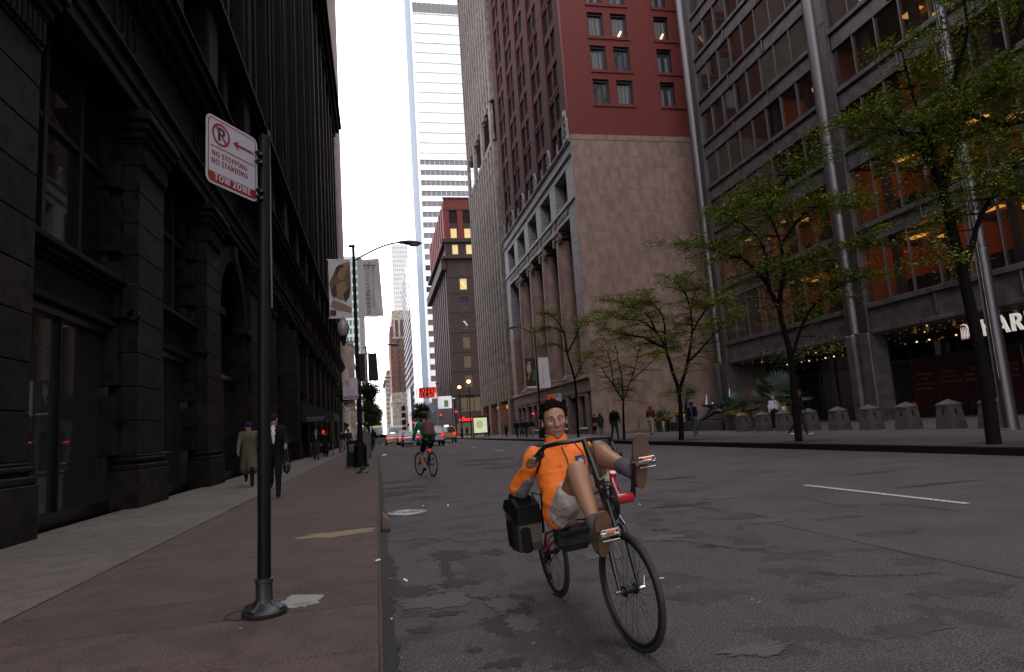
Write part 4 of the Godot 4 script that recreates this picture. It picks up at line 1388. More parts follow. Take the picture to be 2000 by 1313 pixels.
func beige_building() -> void:
	var t := thing("beige_finned_tower", "beige finned office tower with an open loggia storey halfway up", "building")
	var fx := 18.35
	for sec in [[5.1, 43.3], [49.9, 104.0]]:
		var y0: float = sec[0]
		var y1: float = sec[1]
		blk(t, "core", fx + 0.5, 44.0, y0, y1, -91.0, -116.6, mats.beige, 0.0)
		for k in 12:
			var z := -91.0 - 2.25 * k
			blk(t, "fin", fx, fx + 0.5, y0, y1, z, z - 0.85, mats.beige, 0.02)
			if k < 11:
				blk(t, "window_strip", fx + 0.3, fx + 0.49, y0 + 0.5, y1 - 0.5, z - 0.9, z - 2.2, mats.dark_band, 0.0)
		var fl := y0 + 1.9
		while fl < y1 - 1.0:
			blk(t, "floor_band", fx + 0.2, fx + 0.45, fl + 2.6, fl + 3.5, -91.0, -116.6, mats.beige, 0.0)
			fl += 3.8
		blk(t, "side_fin", fx + 0.1, 44.0, y0, y1, -90.99, -90.7, mats.beige, 0.0)
	for k in 4:
		blk(t, "loggia_pillar", fx, fx + 0.5, 43.3, 49.9, -91.5 - 8.2 * k + (0.6 if k == 3 else 0.0), -93.0 - 8.2 * k + (0.6 if k == 3 else 0.0), mats.beige, 0.03)
	blk(t, "loggia_core", 26.0, 44.0, 43.3, 49.9, -91.0, -108.0, mats.brownstone_dark, 0.0)
	# street arcade with bright shops
	for k in 4:
		blk(t, "arcade_pier", fx, fx + 1.1, 0.13, 5.1, -91.0 - 8.1 * k, -92.5 - 8.1 * k, mats.pinkdark, 0.02)
	blk(t, "arcade_soffit", fx + 1.1, 30, 4.7, 5.1, -91, -116.6, mats.tan, 0.0)
	blk(t, "shop_wall", 24.0, 24.2, 0.13, 4.7, -91, -116.6, mats.lit_dim, 0.0)
	var sl := MB.new()
	sl.box(Vector3.ZERO, Vector3(0.2, 0.08, 0.2))
	var slm := sl.mesh()
	for k in 20:
		part(t, "shop_light", slm, mats.downlight, Vector3(19.5 + (k % 3) * 1.4, 4.62, -92.5 - 1.2 * k))
	for k in 9:
		blk(t, "shelf_goods", 23.5, 23.9, 0.5 + 0.9 * (k % 3), 1.1 + 0.9 * (k % 3), -93.5 - 2.5 * k, -95.2 - 2.5 * k, mats.lit_window if k % 2 else mat("goods", lin(0.3, 0.1, 0.05), 0.7), 0.02)
	omni(t, Vector3(21.5, 4.2, -98), 6.0, Color(1.0, 0.7, 0.35))
	omni(t, Vector3(21.5, 4.2, -108), 6.0, Color(1.0, 0.7, 0.35))
	blk(t, "red_fascia", 22.0, 22.1, 3.3, 4.1, -93.5, -98.5, mats.red_sign, 0.0)

func brown_building() -> void:
	var t := thing("brownstone_office_building", "dark brownstone office building with red brick attic and lit windows at the crossing", "building")
	var z := -165.0
	var x0 := 19.1
	blk(t, "core", x0 + 0.3, 46, 0.13, 45.4, z - 0.4, -215, mats.brownstone, 0.0)
	blk(t, "core", x0 + 0.3, 46, 45.4, 61.5, z - 0.4, -215, mats.brick_red, 0.0)
	# front face in courses round its windows
	var rows := [[10.5, "lit_dim"], [15.6, "lit_dim"], [20.8, "lit_dim"], [26.0, "lit_window"], [31.2, "glass_grey"], [36.4, "glass_grey"], [37.1, ""], [41.4, "glass_grey"]]
	blk(t, "wall_panel", x0, 22.2, 0.13, 45.4, z - 0.4, z, mats.brownstone, 0.0)
	blk(t, "wall_panel", 24.2, 32, 0.13, 45.4, z - 0.4, z, mats.brownstone, 0.0)
	var wy := [12.0, 16.9, 21.9, 27.0, 32.1, 37.1, 41.4]
	var prev := 10.2
	for k in 7:
		blk(t, "wall_panel", 22.2, 24.2, prev, wy[k], z - 0.4, z - 0.002, mats.brownstone, 0.0)
		var fr := blk(t, "window", 22.2, 24.2, wy[k], wy[k] + 3.1, z - 0.38, z - 0.2, mats.brick_far, 0.0)
		var kind: String = ["lit_dim", "lit_dim", "lit_dim", "glass_grey", "glass_grey", "lit_window", "glass_grey"][k]
		part(fr, "pane", block(Vector3(1.76, 1.38, 0.02), 0.0), mats[kind], Vector3(0, 0.74, 0.1))
		part(fr, "pane", block(Vector3(1.76, 1.38, 0.02), 0.0), mats[kind], Vector3(0, -0.7, 0.1))
		if k in [3, 5]:
			for q in 3:
				part(fr, "ceiling_light", block(Vector3(0.5, 0.14, 0.02), 0.0), mats.lit_panel, Vector3(-0.3 + 0.3 * q, 0.3 - 0.45 * q, 0.13))
		prev = wy[k] + 3.1
		blk(t, "belt_course", x0 - 0.06, 32, wy[k] - 1.0, wy[k] - 0.7, z + 0.001, z + 0.08, mats.brownstone_dark, 0.0)
	blk(t, "wall_panel", 22.2, 24.2, prev, 45.4, z - 0.4, z - 0.002, mats.brownstone, 0.0)
	blk(t, "wall_panel", 22.2, 24.2, 0.13, 5.8, z - 0.4, z - 0.002, mats.brownstone, 0.0)
	for q in 3:
		blk(t, "wide_window", 20.8 + 1.7 * q, 22.35 + 1.7 * q, 5.9, 9.3, z + 0.002, z + 0.1, mats.lit_dim, 0.0)
	blk(t, "ledge", x0 - 0.3, 32, 10.0, 10.5, z + 0.0, z + 0.35, mats.brownstone_dark, 0.02)
	# dark cornice storeys
	blk(t, "cornice_band", x0 - 0.2, 32, 45.4, 49.6, z - 0.4, z + 0.2, mats.brownstone_dark, 0.0)
	blk(t, "cornice", x0 - 1.2, 32, 45.2, 45.9, z - 0.4, z + 1.0, mats.brownstone_dark, 0.05)
	blk(t, "cornice", x0 - 1.0, 32, 49.6, 50.6, z - 0.4, z + 0.8, mats.brownstone_dark, 0.05)
	for q in 3:
		blk(t, "lit_window", 20.8 + 3.6 * q, 22.25 + 3.6 * q, 46.5, 49.0, z + 0.2, z + 0.28, mats.lit_window, 0.0)
		blk(t, "lit_window", 20.6 + 3.6 * q, 22.2 + 3.6 * q, 50.9, 53.4, z + 0.01, z + 0.1, mats.lit_window, 0.0)
		blk(t, "window", 20.6 + 3.6 * q, 22.2 + 3.6 * q, 55.0, 58.0, z + 0.01, z + 0.1, mats.glass_dark, 0.0)
		blk(t, "brick_pilaster", 18.9 + 3.6 * q, 20.4 + 3.6 * q, 50.6, 58.6, z - 0.4, z + 0.25, mats.brick_red, 0.0)
		blk(t, "spandrel", 20.4 + 3.6 * q, 22.4 + 3.6 * q, 53.5, 54.9, z - 0.4, z + 0.15, mats.brownstone_dark, 0.0)
	blk(t, "attic", x0, 32, 58.6, 61.5, z - 0.4, z + 0.1, mats.brick_red, 0.0)
	blk(t, "coping", x0 - 0.15, 32, 61.5, 61.9, z - 0.4, z + 0.3, mats.brownstone_dark, 0.0)
	blk(t, "coping", x0 - 0.1, 32, 58.3, 58.7, z - 0.4, z + 0.3, mats.brownstone_dark, 0.0)
	# street side
	for k in 9:
		var wz := -168.0 - 5.2 * k
		blk(t, "side_pier", x0 - 0.15, x0 + 0.3, 10.0, 45.2, wz + 1.4, wz - 1.2, mats.brownstone, 0.0)
		blk(t, "side_pier", x0 - 0.1, x0 + 0.3, 50.6, 61.0, wz + 1.4, wz - 1.2, mats.brick_red, 0.0)
		for q in 6:
			blk(t, "side_window", x0 + 0.1, x0 + 0.29, 12.5 + 5.2 * q, 15.6 + 5.2 * q, wz - 1.6, wz - 3.4, mats.glass_dark, 0.0)
	blk(t, "cornice", x0 - 1.4, x0 + 0.3, 42.5, 45.2, z, -215, mats.brownstone_dark, 0.1)
	blk(t, "cornice", x0 - 0.8, x0 + 0.3, 49.6, 50.6, z, -215, mats.brownstone_dark, 0.05)
	blk(t, "base", x0 - 0.1, x0 + 0.3, 0.13, 10.0, z, -215, mats.brownstone, 0.0)
	# corner shop fascia with red letters
	blk(t, "shop_window", 19.6, 31.0, 0.4, 3.2, z + 0.003, z + 0.1, mats.lit_dim, 0.0)
	blk(t, "fascia", 19.4, 31.5, 3.3, 4.6, z + 0.003, z + 0.3, mats.black_paint, 0.0)
	for q in 8:
		blk(t, "fascia_letter", 20.0 + 0.62 * q, 20.45 + 0.62 * q, 3.6, 4.25, z + 0.3, z + 0.36, mats.red_sign, 0.0)

func white_tower() -> void:
	var t := thing("white_office_tower", "very tall white panelled tower with dark window bands fading into the cloud", "building", Vector3(20.7, 0, -255))
	blk(t, "core", 0.0, 40, 0, 210, -0.4, -60, mats.white_panel, 0.0)
	blk(t, "side_face", -2.8, -0.01, 0, 210, -3.0, -60, mat("pale_glass", lin(0.3, 0.36, 0.42), 0.12), 0.0)
	blk(t, "dark_base", -0.5, 40, 0, 12.0, 0.1, 0.4, mats.dark_band, 0.0)
	blk(t, "dark_base", -2.9, -0.5, 0, 12.0, -2.9, 0.1, mats.dark_band, 0.0)
	blk(t, "corner_fin", -0.4, 0.3, 0, 210, 0.3, -3.0, mats.white_panel, 0.02)
	var y := 12.0
	var k := 0
	while y < 112.0:
		blk(t, "white_band", 0.3, 40, y + 2.2, y + 4.4, -0.4, 0.05, mats.white_panel, 0.0)
		for q in 10:
			blk(t, "window", 0.45 + 2.0 * q, 2.25 + 2.0 * q, y, y + 2.2, -0.38, -0.25, mats.glass_grey if y > 50.0 else mat("blind_brown", lin(0.1, 0.075, 0.06), 0.6), 0.0)
		y += 4.4
		k += 1
	# upper part: cloud haze put into the colour, lines kept near white
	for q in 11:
		blk(t, "mullion", 0.3 + 2.0 * q, 0.45 + 2.0 * q, 112, 176, -0.4, 0.1, mat("hazed_mullion", lin(0.74, 0.78, 0.78), 0.5), 0.0)
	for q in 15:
		blk(t, "floor_line", 0.3, 22, 114 + 4.4 * q, 114.3 + 4.4 * q, -0.4, 0.05, mat("hazed_mullion", lin(0.74, 0.78, 0.78), 0.5), 0.0)
	for q in 10:
		blk(t, "louvre", 0.45 + 2.0 * q, 2.25 + 2.0 * q, 176, 180.5, -0.38, 0.0, mat("louvre_tan", lin(0.13, 0.125, 0.12), 0.6), 0.0)

# ------------------------------------------------------------------ signs, lamps, signals
const RED_ON := Vector3.ZERO

# no-parking plate centred on the origin of its frame, facing +z
func parking_plate(p: Node3D, w: float, h: float, xf: Transform3D, lines: Array, arrow: bool) -> void:
	var r := 0.045 * w / 0.45
	var outline := func(ww: float, hh: float, rr: float) -> PackedVector2Array:
		var o := PackedVector2Array()
		for c in [[1, 1, 0.0], [-1, 1, 0.5], [-1, -1, 1.0], [1, -1, 1.5]]:
			for q in 6:
				var a: float = PI * (c[2] + 0.1 * q)
				o.append(Vector2(c[0] * (ww * 0.5 - rr) + rr * cos(a), c[1] * (hh * 0.5 - rr) + rr * sin(a)))
		return o
	var b := MB.new()
	b.slab(outline.call(w, h, r), -0.003, 0.0)
	var plate := part(p, "plate", b, mats.sign_white)
	plate.transform = xf
	b = MB.new()   # red border as a ring
	var o1: PackedVector2Array = outline.call(w * 0.935, h * 0.935, r * 0.8)
	var o2: PackedVector2Array = outline.call(w * 0.905, h * 0.905, r * 0.68)
	for k in o1.size():
		var j := (k + 1) % o1.size()
		b.quad(Vector3(o1[k].x, o1[k].y, 0.0012), Vector3(o1[j].x, o1[j].y, 0.0012), Vector3(o2[j].x, o2[j].y, 0.0012), Vector3(o2[k].x, o2[k].y, 0.0012), Vector3.BACK)
	var c := Vector2(-w * 0.23, h * 0.26)
	var cr := h * 0.165
	for k in 28:   # circle and slash
		var a0 := TAU * k / 28.0
		var a1 := TAU * (k + 1) / 28.0
		b.quad(Vector3(c.x + cr * cos(a0), c.y + cr * sin(a0), 0.002), Vector3(c.x + cr * cos(a1), c.y + cr * sin(a1), 0.002), Vector3(c.x + cr * 0.8 * cos(a1), c.y + cr * 0.8 * sin(a1), 0.002), Vector3(c.x + cr * 0.8 * cos(a0), c.y + cr * 0.8 * sin(a0), 0.002), Vector3.BACK)
	b.box(Vector3(c.x, c.y, 0.003), Vector3(cr * 1.8, cr * 0.17, 0.001), Basis(Vector3.BACK, -PI / 4))
	b.box(Vector3(0, h * 0.055, 0.0018), Vector3(w * 0.84, h * 0.011, 0.001))
	if arrow:
		b.box(Vector3(w * 0.22, h * 0.24, 0.0018), Vector3(w * 0.36, h * 0.035, 0.001))
		b.slab(PackedVector2Array([Vector2(0.0, h * 0.24), Vector2(w * 0.11, h * 0.31), Vector2(w * 0.085, h * 0.24), Vector2(w * 0.11, h * 0.17)]), 0.001, 0.0022)
	var bar := PackedVector2Array()
	for q in o2:
		bar.append(Vector2(q.x, minf(q.y, -h * 0.325)))
	var clean := PackedVector2Array([Vector2(w * 0.4525, -h * 0.325), Vector2(-w * 0.4525, -h * 0.325)])
	for k in range(12, 24):
		clean.append(o2[k])
	b.slab(clean, 0.0006, 0.0016)
	part(plate, "red_print", b, mats.sign_red)
	var ts := text(plate, "lettering", "TOW ZONE", minf(h, w) * 0.098, mats.sign_white, Transform3D(Basis(), Vector3(0, -h * 0.388, 0.003)), true, 0.002, 3.0)
	ts.scale = Vector3(0.95, 1, 1)
	var y := -h * (0.05 if lines.size() < 3 else 0.02)
	for l in lines:
		var o := text(plate, "lettering", l, h * 0.078 if lines.size() < 3 else h * 0.05, mats.sign_red, Transform3D(Basis().scaled(Vector3(0.92, 1, 1)), Vector3(-0.06 * w, y, 0.002)), false, 0.002, 2.0)
		y -= h * (0.112 if lines.size() < 3 else 0.07)
	text(plate, "lettering", "P", h * 0.2, mats.sign_black, Transform3D(Basis(), Vector3(c.x, c.y, 0.0022)), true, 0.001)

func lamp_arm(p: Node3D, y: float, reach: float, side: float) -> void:
	var b := MB.new()
	var pts := []
	for k in 9:
		var u := k / 8.0
		pts.append(Vector3(side * reach * u, y - 0.55 + 0.75 * sin(u * PI * 0.5), 0))
	b.tube(pts, 0.035, 8)
	part(p, "arm", b, mats.black_paint)
	b = MB.new()
	var e := Vector3(side * (reach + 0.28), y + 0.17, 0)
	b.ball(e, Vector3(0.42, 0.1, 0.16), 14, Basis(Vector3.BACK, side * -0.08))
	b.ball(e + Vector3(side * -0.3, 0.02, 0), Vector3(0.28, 0.07, 0.1), 10)
	var head := part(p, "lamp_head", b, mat("lamp_housing", lin(0.03, 0.035, 0.045), 0.4, {"metal": 0.4}))
	b = MB.new()
	b.ball(e + Vector3(side * 0.1, -0.06, 0), Vector3(0.24, 0.1, 0.13), 12)
	part(head, "lens", b, mat("lamp_lens", lin(0.16, 0.14, 0.13), 0.2))

func lamp_post(label: String, at: Vector3, h: float, side: float, reach := 2.0, heavy := true) -> Node3D:
	var t := thing("street_lamp", label, "street lamp", at, 0.0, "cobra head street lamps along the kerbs")
	var b := MB.new()
	b.lathe([Vector2(0, 0.75), Vector2(0.085, 0.75), Vector2(0.09, 0.8), Vector2(0.075, 2.0), Vector2(0.055, h), Vector2(0.0, h + 0.02)], 14)
	b.cham(Vector3(-0.06, h - 0.05, 0), Vector3(0.26, 0.1, 0.1), 0.02)
	part(t, "pole", b, mats.pole_paint)
	b = MB.new()
	if heavy:
		b.lathe([Vector2(0, 0), Vector2(0.3, 0), Vector2(0.3, 0.08), Vector2(0.25, 0.12), Vector2(0.23, 0.7), Vector2(0.25, 0.74), Vector2(0.18, 0.85), Vector2(0.1, 0.95), Vector2(0.085, 1.1)], 8, Vector3.ZERO, false)
	else:
		b.lathe([Vector2(0, 0), Vector2(0.2, 0), Vector2(0.16, 0.1), Vector2(0.09, 0.8), Vector2(0.08, 0.9)], 10)
	part(t, "base", b, mats.pole_paint)
	lamp_arm(t, h - 0.1, reach, side)
	return t

func banner_pair(at: Vector3, y0: float, y1: float, w: float, kind: int) -> void:
	for s in [-1.0, 1.0]:
		var lab: String
		if kind == 0:
			lab = "lamp post banner with a printed dancer in warm brown tones" if s < 0 else "wrinkled white lamp post banner with red and grey vertical lettering"
		elif kind == 1:
			lab = "black lamp post banner with a printed face and red headdress" if s < 0 else "clean white lamp post banner with small vertical lettering beside the columned front"
		else:
			lab = "plain dark red banner on the farther lamp post" if s < 0 else "black banner with thin vertical lettering on the farther lamp post"
		var t := thing("banner", lab, "banner", at + Vector3(s * 0.1, 0, 0), 0.0, "lamp post banners")
		var b := MB.new()
		var nx := 8
		var ny := 16
		var cloth := func(u: float, v: float) -> Vector3:
			var wob := 0.02 * sin(u * 5.0 + v * 3.0) + (0.05 * sin(v * 7.0 + u * 9.0) * u * (1.0 - v) if s > 0 and kind == 0 else 0.0)
			var lift := 0.03 * u * sin(PI * v)
			return Vector3(s * (0.02 + w * u + (0.1 * (1.0 - v) * u if s > 0 else 0.0)), lerpf(y0, y1, v) - lift, wob)
		for i in nx:
			for j in ny:
				var a: Vector3 = cloth.call(float(i) / nx, float(j) / ny)
				var bb: Vector3 = cloth.call(float(i + 1) / nx, float(j) / ny)
				var cc: Vector3 = cloth.call(float(i + 1) / nx, float(j + 1) / ny)
				var dd: Vector3 = cloth.call(float(i) / nx, float(j + 1) / ny)
				var nn := (bb - a).cross(dd - a).normalized()
				if nn.z < 0:
					nn = -nn
				b.quad(a, bb, cc, dd, nn)
		var dark: bool = kind == 2 or (kind == 1 and s < 0)
		part(t, "cloth", b, mat("banner_black", lin(0.012, 0.01, 0.012), 0.8) if dark else mats.banner)
		var rod := MB.new()
		for y in [y0 - 0.02, y1 + 0.02]:
			rod.tube([Vector3(-s * 0.1, y, 0), Vector3(s * (w + 0.08), y, 0)], 0.015, 6)
		part(t, "rod", rod, mats.white_paint if not dark else mats.black_paint)
		var ink := func(nm: String, poly: Array, m: Material, z: float) -> void:
			var k := MB.new()
			var pp := PackedVector2Array()
			for q in poly:
				pp.append(Vector2(s * (0.02 + w * (1.0 - q[0] if s < 0 else q[0])), lerpf(y0, y1, q[1])))
			k.sheet(pp, Transform3D(Basis(), Vector3(0, 0, 0.03 + z)))
			part(t, nm, k, m)
		if kind == 0 and s < 0:
			# a plain generic dancer print: limbs, torso and head as flat shapes
			var skin := mat("print_skin", lin(0.24, 0.15, 0.085), 0.85)
			var deep := mat("print_shade", lin(0.05, 0.035, 0.025), 0.85)
			var coat := mat("print_coat", lin(0.12, 0.085, 0.05), 0.85)
			ink.call("print", [[0.02, 0.6], [0.3, 0.82], [0.62, 0.93], [0.95, 0.96], [0.98, 0.55], [0.75, 0.3], [0.4, 0.34], [0.1, 0.4]], coat, 0.0)
			ink.call("print", [[0.3, 0.72], [0.7, 0.94], [0.97, 0.93], [0.8, 0.8], [0.55, 0.7]], skin, 0.002)
			ink.call("print", [[0.15, 0.3], [0.6, 0.24], [0.98, 0.16], [0.96, 0.07], [0.5, 0.12], [0.05, 0.2]], skin, 0.002)
			ink.call("print", [[0.35, 0.58], [0.7, 0.62], [0.85, 0.42], [0.6, 0.3], [0.3, 0.36]], skin, 0.003)
			ink.call("print", [[0.34, 0.74], [0.4, 0.87], [0.62, 0.9], [0.76, 0.83], [0.74, 0.72], [0.6, 0.64], [0.44, 0.66]], skin, 0.004)
			ink.call("print", [[0.28, 0.68], [0.32, 0.86], [0.52, 0.92], [0.72, 0.88], [0.5, 0.84], [0.4, 0.74]], deep, 0.005)
			ink.call("print", [[0.62, 0.4], [0.98, 0.55], [0.9, 0.35], [0.7, 0.25]], deep, 0.004)
			ink.call("print", [[0.02, 0.04], [0.3, 0.04], [0.3, 0.12], [0.04, 0.13]], deep, 0.004)
			ink.call("print", [[0.1, 0.48], [0.3, 0.58], [0.36, 0.4], [0.2, 0.34]], deep, 0.005)
		elif kind == 0:
			var red := mat("print_red", lin(0.22, 0.03, 0.05), 0.85)
			for q in [[0.3, 0.885, 0.85, 0.9], [0.3, 0.85, 0.34, 0.93], [0.52, 0.885, 0.56, 0.95], [0.7, 0.83, 0.74, 0.9]]:
				ink.call("print", [[q[0], q[1]], [q[2], q[1]], [q[2], q[3]], [q[0], q[3]]], red, 0.02)
			text(t, "lettering", "HARRIS", 0.17, red, Transform3D(Basis(Vector3.BACK, PI / 2), Vector3(0.42, y0 + 0.55, 0.07)), false, 0.002, 8.0)
			text(t, "lettering", "THEATER 50", 0.15, mat("print_grey", lin(0.2, 0.2, 0.21), 0.85), Transform3D(Basis(Vector3.BACK, PI / 2), Vector3(0.42, y0 + 1.45, 0.07)), false, 0.002, 6.0)
			text(t, "lettering", "CELEBRATING FIVE YEARS", 0.09, mat("print_grey", lin(0.2, 0.2, 0.21), 0.85), Transform3D(Basis(Vector3.BACK, PI / 2), Vector3(0.62, y0 + 1.15, 0.08)), false, 0.002, 4.0)
		elif kind == 1 and s < 0:
			ink.call("print", [[0.12, 0.55], [0.14, 0.78], [0.5, 0.82], [0.56, 0.6], [0.4, 0.48]], mat("print_face", lin(0.3, 0.24, 0.14), 0.85), 0.002)
			ink.call("print", [[0.1, 0.3], [0.3, 0.5], [0.42, 0.5], [0.22, 0.28]], mat("print_face", lin(0.3, 0.24, 0.14), 0.85), 0.002)
			ink.call("print", [[0.1, 0.8], [0.3, 0.92], [0.6, 0.88], [0.5, 0.82]], mat("print_pink", lin(0.3, 0.12, 0.12), 0.85), 0.003)
			ink.call("print", [[0.6, 0.3], [0.7, 0.6], [0.95, 0.62], [0.95, 0.25], [0.8, 0.2]], mat("print_green", lin(0.02, 0.09, 0.05), 0.85), 0.003)
			ink.call("print", [[0.02, 0.0], [0.98, 0.0], [0.98, 0.06], [0.02, 0.06]], mats.banner, 0.004)
		elif kind == 1:
			text(t, "lettering", "HARRIS", 0.13, mat("print_red", lin(0.22, 0.03, 0.05), 0.85), Transform3D(Basis(Vector3.BACK, PI / 2), Vector3(0.36, y0 + 0.6, 0.05)), false, 0.002, 6.0)
			text(t, "lettering", "THEATER", 0.13, mat("print_grey", lin(0.2, 0.2, 0.21), 0.85), Transform3D(Basis(Vector3.BACK, PI / 2), Vector3(0.36, y0 + 1.5, 0.05)), false, 0.002, 6.0)

func signal_head(label: String, at: Vector3, pole_h: float, walk := false) -> void:
	var t := thing("traffic_signal", label, "traffic light", Vector3(at.x, 0.12, at.z), 0.0, "red traffic signals at the crossing")
	var b := MB.new()
	b.tube([Vector3.ZERO, Vector3(0, pole_h, 0)], 0.07, 8)
	part(t, "pole", b, mats.black_paint)
	var y := at.y - 0.12
	b = MB.new()
	b.cham(Vector3(0.2, y - (0.0 if walk else 0.35), 0.2), Vector3(0.4, 0.42 if walk else 1.05, 0.25), 0.03)
	b.cham(Vector3(0.05, y, 0.1), Vector3(0.3, 0.06, 0.06), 0.01)
	part(t, "housing", b, mats.black_paint)
	b = MB.new()
	b.ball(Vector3(0.2, y, 0.33), Vector3(0.17, 0.17, 0.05), 12)
	part(t, "red_lens", b, mats.red_light)
	if not walk:
		for k in 2:
			b = MB.new()
			b.ball(Vector3(0.2, y - 0.35 * (k + 1), 0.33), Vector3(0.14, 0.14, 0.04), 10)
			part(t, "dark_lens", b, mats.glass_dark)

func build_street_furniture() -> void:
	# --- sign pole in front
	var t := thing("sign_pole", "black sign pole on a flared rubber foot standing on the red pavement", "pole", Vector3(-0.75, 0.12, -4.66))
	var b := MB.new()
	b.tube([Vector3(0, 0.1, 0), Vector3(0.02, 1.6, 0.0), Vector3(0.045, 3.24, 0)], [0.042, 0.041, 0.04], 14)
	part(t, "post", b, mats.pole_paint)
	b = MB.new()
	b.bx(0.075, 0.083, 2.0, 3.28, -0.01, 0.01)
	part(t, "back_strip", b, mats.dark_metal)
	b = MB.new()
	b.lathe([Vector2(0, 0), Vector2(0.125, 0.0), Vector2(0.138, 0.01), Vector2(0.142, 0.028), Vector2(0.132, 0.042), Vector2(0.108, 0.054), Vector2(0.076, 0.064), Vector2(0.058, 0.078), Vector2(0.052, 0.1), Vector2(0.052, 0.2), Vector2(0.058, 0.205), Vector2(0.058, 0.225), Vector2(0.04, 0.228)], 28)
	for k in 4:
		b.tube([Vector3(cos(k * PI / 2 + 0.5) * 0.05, 0.09, sin(k * PI / 2 + 0.5) * 0.05), Vector3(cos(k * PI / 2 + 0.5) * 0.08, 0.05, sin(k * PI / 2 + 0.5) * 0.08), Vector3(cos(k * PI / 2 + 0.5) * 0.13, 0.03, sin(k * PI / 2 + 0.5) * 0.13)], [0.012, 0.022, 0.03], 8)
	part(t, "rubber_foot", b, mat("foot_rubber", lin(0.012, 0.012, 0.013), 0.5))
	t = thing("no_stopping_sign", "white and red no stopping tow zone sign on the black pole", "sign", Vector3.ZERO)
	parking_plate(t, 0.455, 0.465, Transform3D(Basis(Vector3(0.53, -0.02, -0.848), Vector3(0.0, 1.0, -0.02), Vector3(0.848, 0.01, 0.53)).orthonormalized(), Vector3(-0.866, 3.08, -4.41)), ["NO STOPPING", "NO STANDING"], true)
	b = MB.new()
	for y in [2.88, 2.93, 3.14, 3.2]:
		b.cham(Vector3(-0.735, y, -4.62), Vector3(0.05, 0.025, 0.06), 0.005)
		b.tube([Vector3(-0.75, y, -4.575), Vector3(-0.72, y, -4.555)], 0.011, 6)
	part(t, "bolt", b, mats.black_paint)
	# --- left lamp with banners, globe, baskets
	var at := Vector3(-0.65, 0.12, -25.8)
	t = lamp_post("black street lamp with a globe, flower baskets and two banners on the left kerb", at, 8.6, 1.0)
	b = MB.new()
	b.tube([Vector3(0, 4.75, 0), Vector3(-0.45, 4.75, 0)], 0.03, 6)
	b.tube([Vector3(0, 4.5, 0), Vector3(-0.25, 4.62, 0), Vector3(-0.42, 4.74, 0)], 0.018, 6)
	b.lathe([Vector2(0.0, 4.6), Vector2(0.05, 4.62), Vector2(0.12, 4.95), Vector2(0.16, 5.0)], 12, Vector3(-0.48, 0, 0))
	part(t, "globe_arm", b, mats.black_paint)
	b = MB.new()
	b.lathe([Vector2(0.14, 5.0), Vector2(0.22, 5.2), Vector2(0.235, 5.32), Vector2(0.2, 5.48), Vector2(0.1, 5.58), Vector2(0.05, 5.62), Vector2(0.04, 5.72), Vector2(0.0, 5.85)], 16, Vector3(-0.48, 0, 0))
	part(t, "globe", b, mat("globe_glass", lin(0.24, 0.22, 0.21), 0.25))
	banner_pair(at, 5.72, 8.0, 0.85, 0)
	for s in [-1.0, 1.0]:
		flower_basket(at + Vector3(s * 0.42, 2.75, 0.1), s, "behind the tall no parking sign" if s < 0 else "facing the road above the newspaper box")
	# second parking sign on its own pole
	t = thing("sign_pole", "thin black sign pole with a round silver foot beside the lamp base", "pole", Vector3(-0.48, 0.12, -21.2))
	b = MB.new()
	b.tube([Vector3.ZERO, Vector3(0, 3.0, 0)], 0.04, 10)
	part(t, "post", b, mats.pole_paint)
	b = MB.new()
	b.lathe([Vector2(0, 0), Vector2(0.22, 0.0), Vector2(0.2, 0.04), Vector2(0.08, 0.1), Vector2(0.06, 0.22), Vector2(0.03, 0.23)], 14)
	part(t, "foot", b, mats.dark_metal)
	t = thing("parking_sign", "tall white and red no parking sign with several lines beside the flower baskets", "sign", Vector3.ZERO)
	parking_plate(t, 0.46, 0.66, Transform3D(Basis(), Vector3(-0.77, 2.73, -21.15)), ["NO STOPPING", "NO STANDING", "EXCEPT FOR", "LOADING ZONE", "7AM-6PM"], false)
	b = MB.new()
	b.bx(-0.54, -0.48, 2.5, 2.54, -21.2, -21.16)
	b.bx(-0.54, -0.48, 2.9, 2.94, -21.2, -21.16)
	part(t, "bracket", b, mats.black_paint)
	t = thing("parking_sign", "small white parking sign farther along the left kerb", "sign", Vector3(-0.9, 0.12, -48.0))
	b = MB.new()
	b.tube([Vector3.ZERO, Vector3(0, 3.0, 0)], 0.04, 8)
	part(t, "post", b, mats.pole_paint)
	b = MB.new()
	b.cham(Vector3(-0.25, 2.5, 0.06), Vector3(0.55, 0.75, 0.02), 0.005)
	part(t, "plate", b, mats.sign_white)
	# farther lamps on the left
	at = Vector3(-0.65, 0.12, -56.0)
	lamp_post("second black street lamp on the left kerb with two dark banners", at, 8.6, 1.0)
	banner_pair(at, 5.72, 8.0, 0.72, 2)
	flower_basket(at + Vector3(-0.4, 2.75, 0.1), -1.0, "on the lamp with dark banners")
	lamp_post("third black street lamp on the left kerb, without banners", Vector3(-0.65, 0.12, -88.0), 8.6, 1.0)
	# mailbox and bin
	t = thing("mailbox", "dull grey relay mailbox on the left pavement behind the lamp", "mailbox", Vector3(-0.75, 0.12, -37.0))
	b = MB.new()
	var poly := PackedVector2Array([Vector2(-0.4, 0.2), Vector2(0.4, 0.2), Vector2(0.4, 1.15)])
	for k in 9:
		var a := PI * k / 8.0
		poly.append(Vector2(0.4 * cos(a), 1.15 + 0.3 * sin(a)))
	b.slab(poly, -0.4, 0.4)
	part(t, "box", b, mat("mailbox_grey", lin(0.09, 0.085, 0.085), 0.6))
	b = MB.new()
	for s in [[-1, -1], [1, -1], [-1, 1], [1, 1]]:
		b.bx(s[0] * 0.33 - 0.04, s[0] * 0.33 + 0.04, 0.0, 0.2, s[1] * 0.33 - 0.04, s[1] * 0.33 + 0.04)
	part(t, "feet", b, mats.dark_metal)
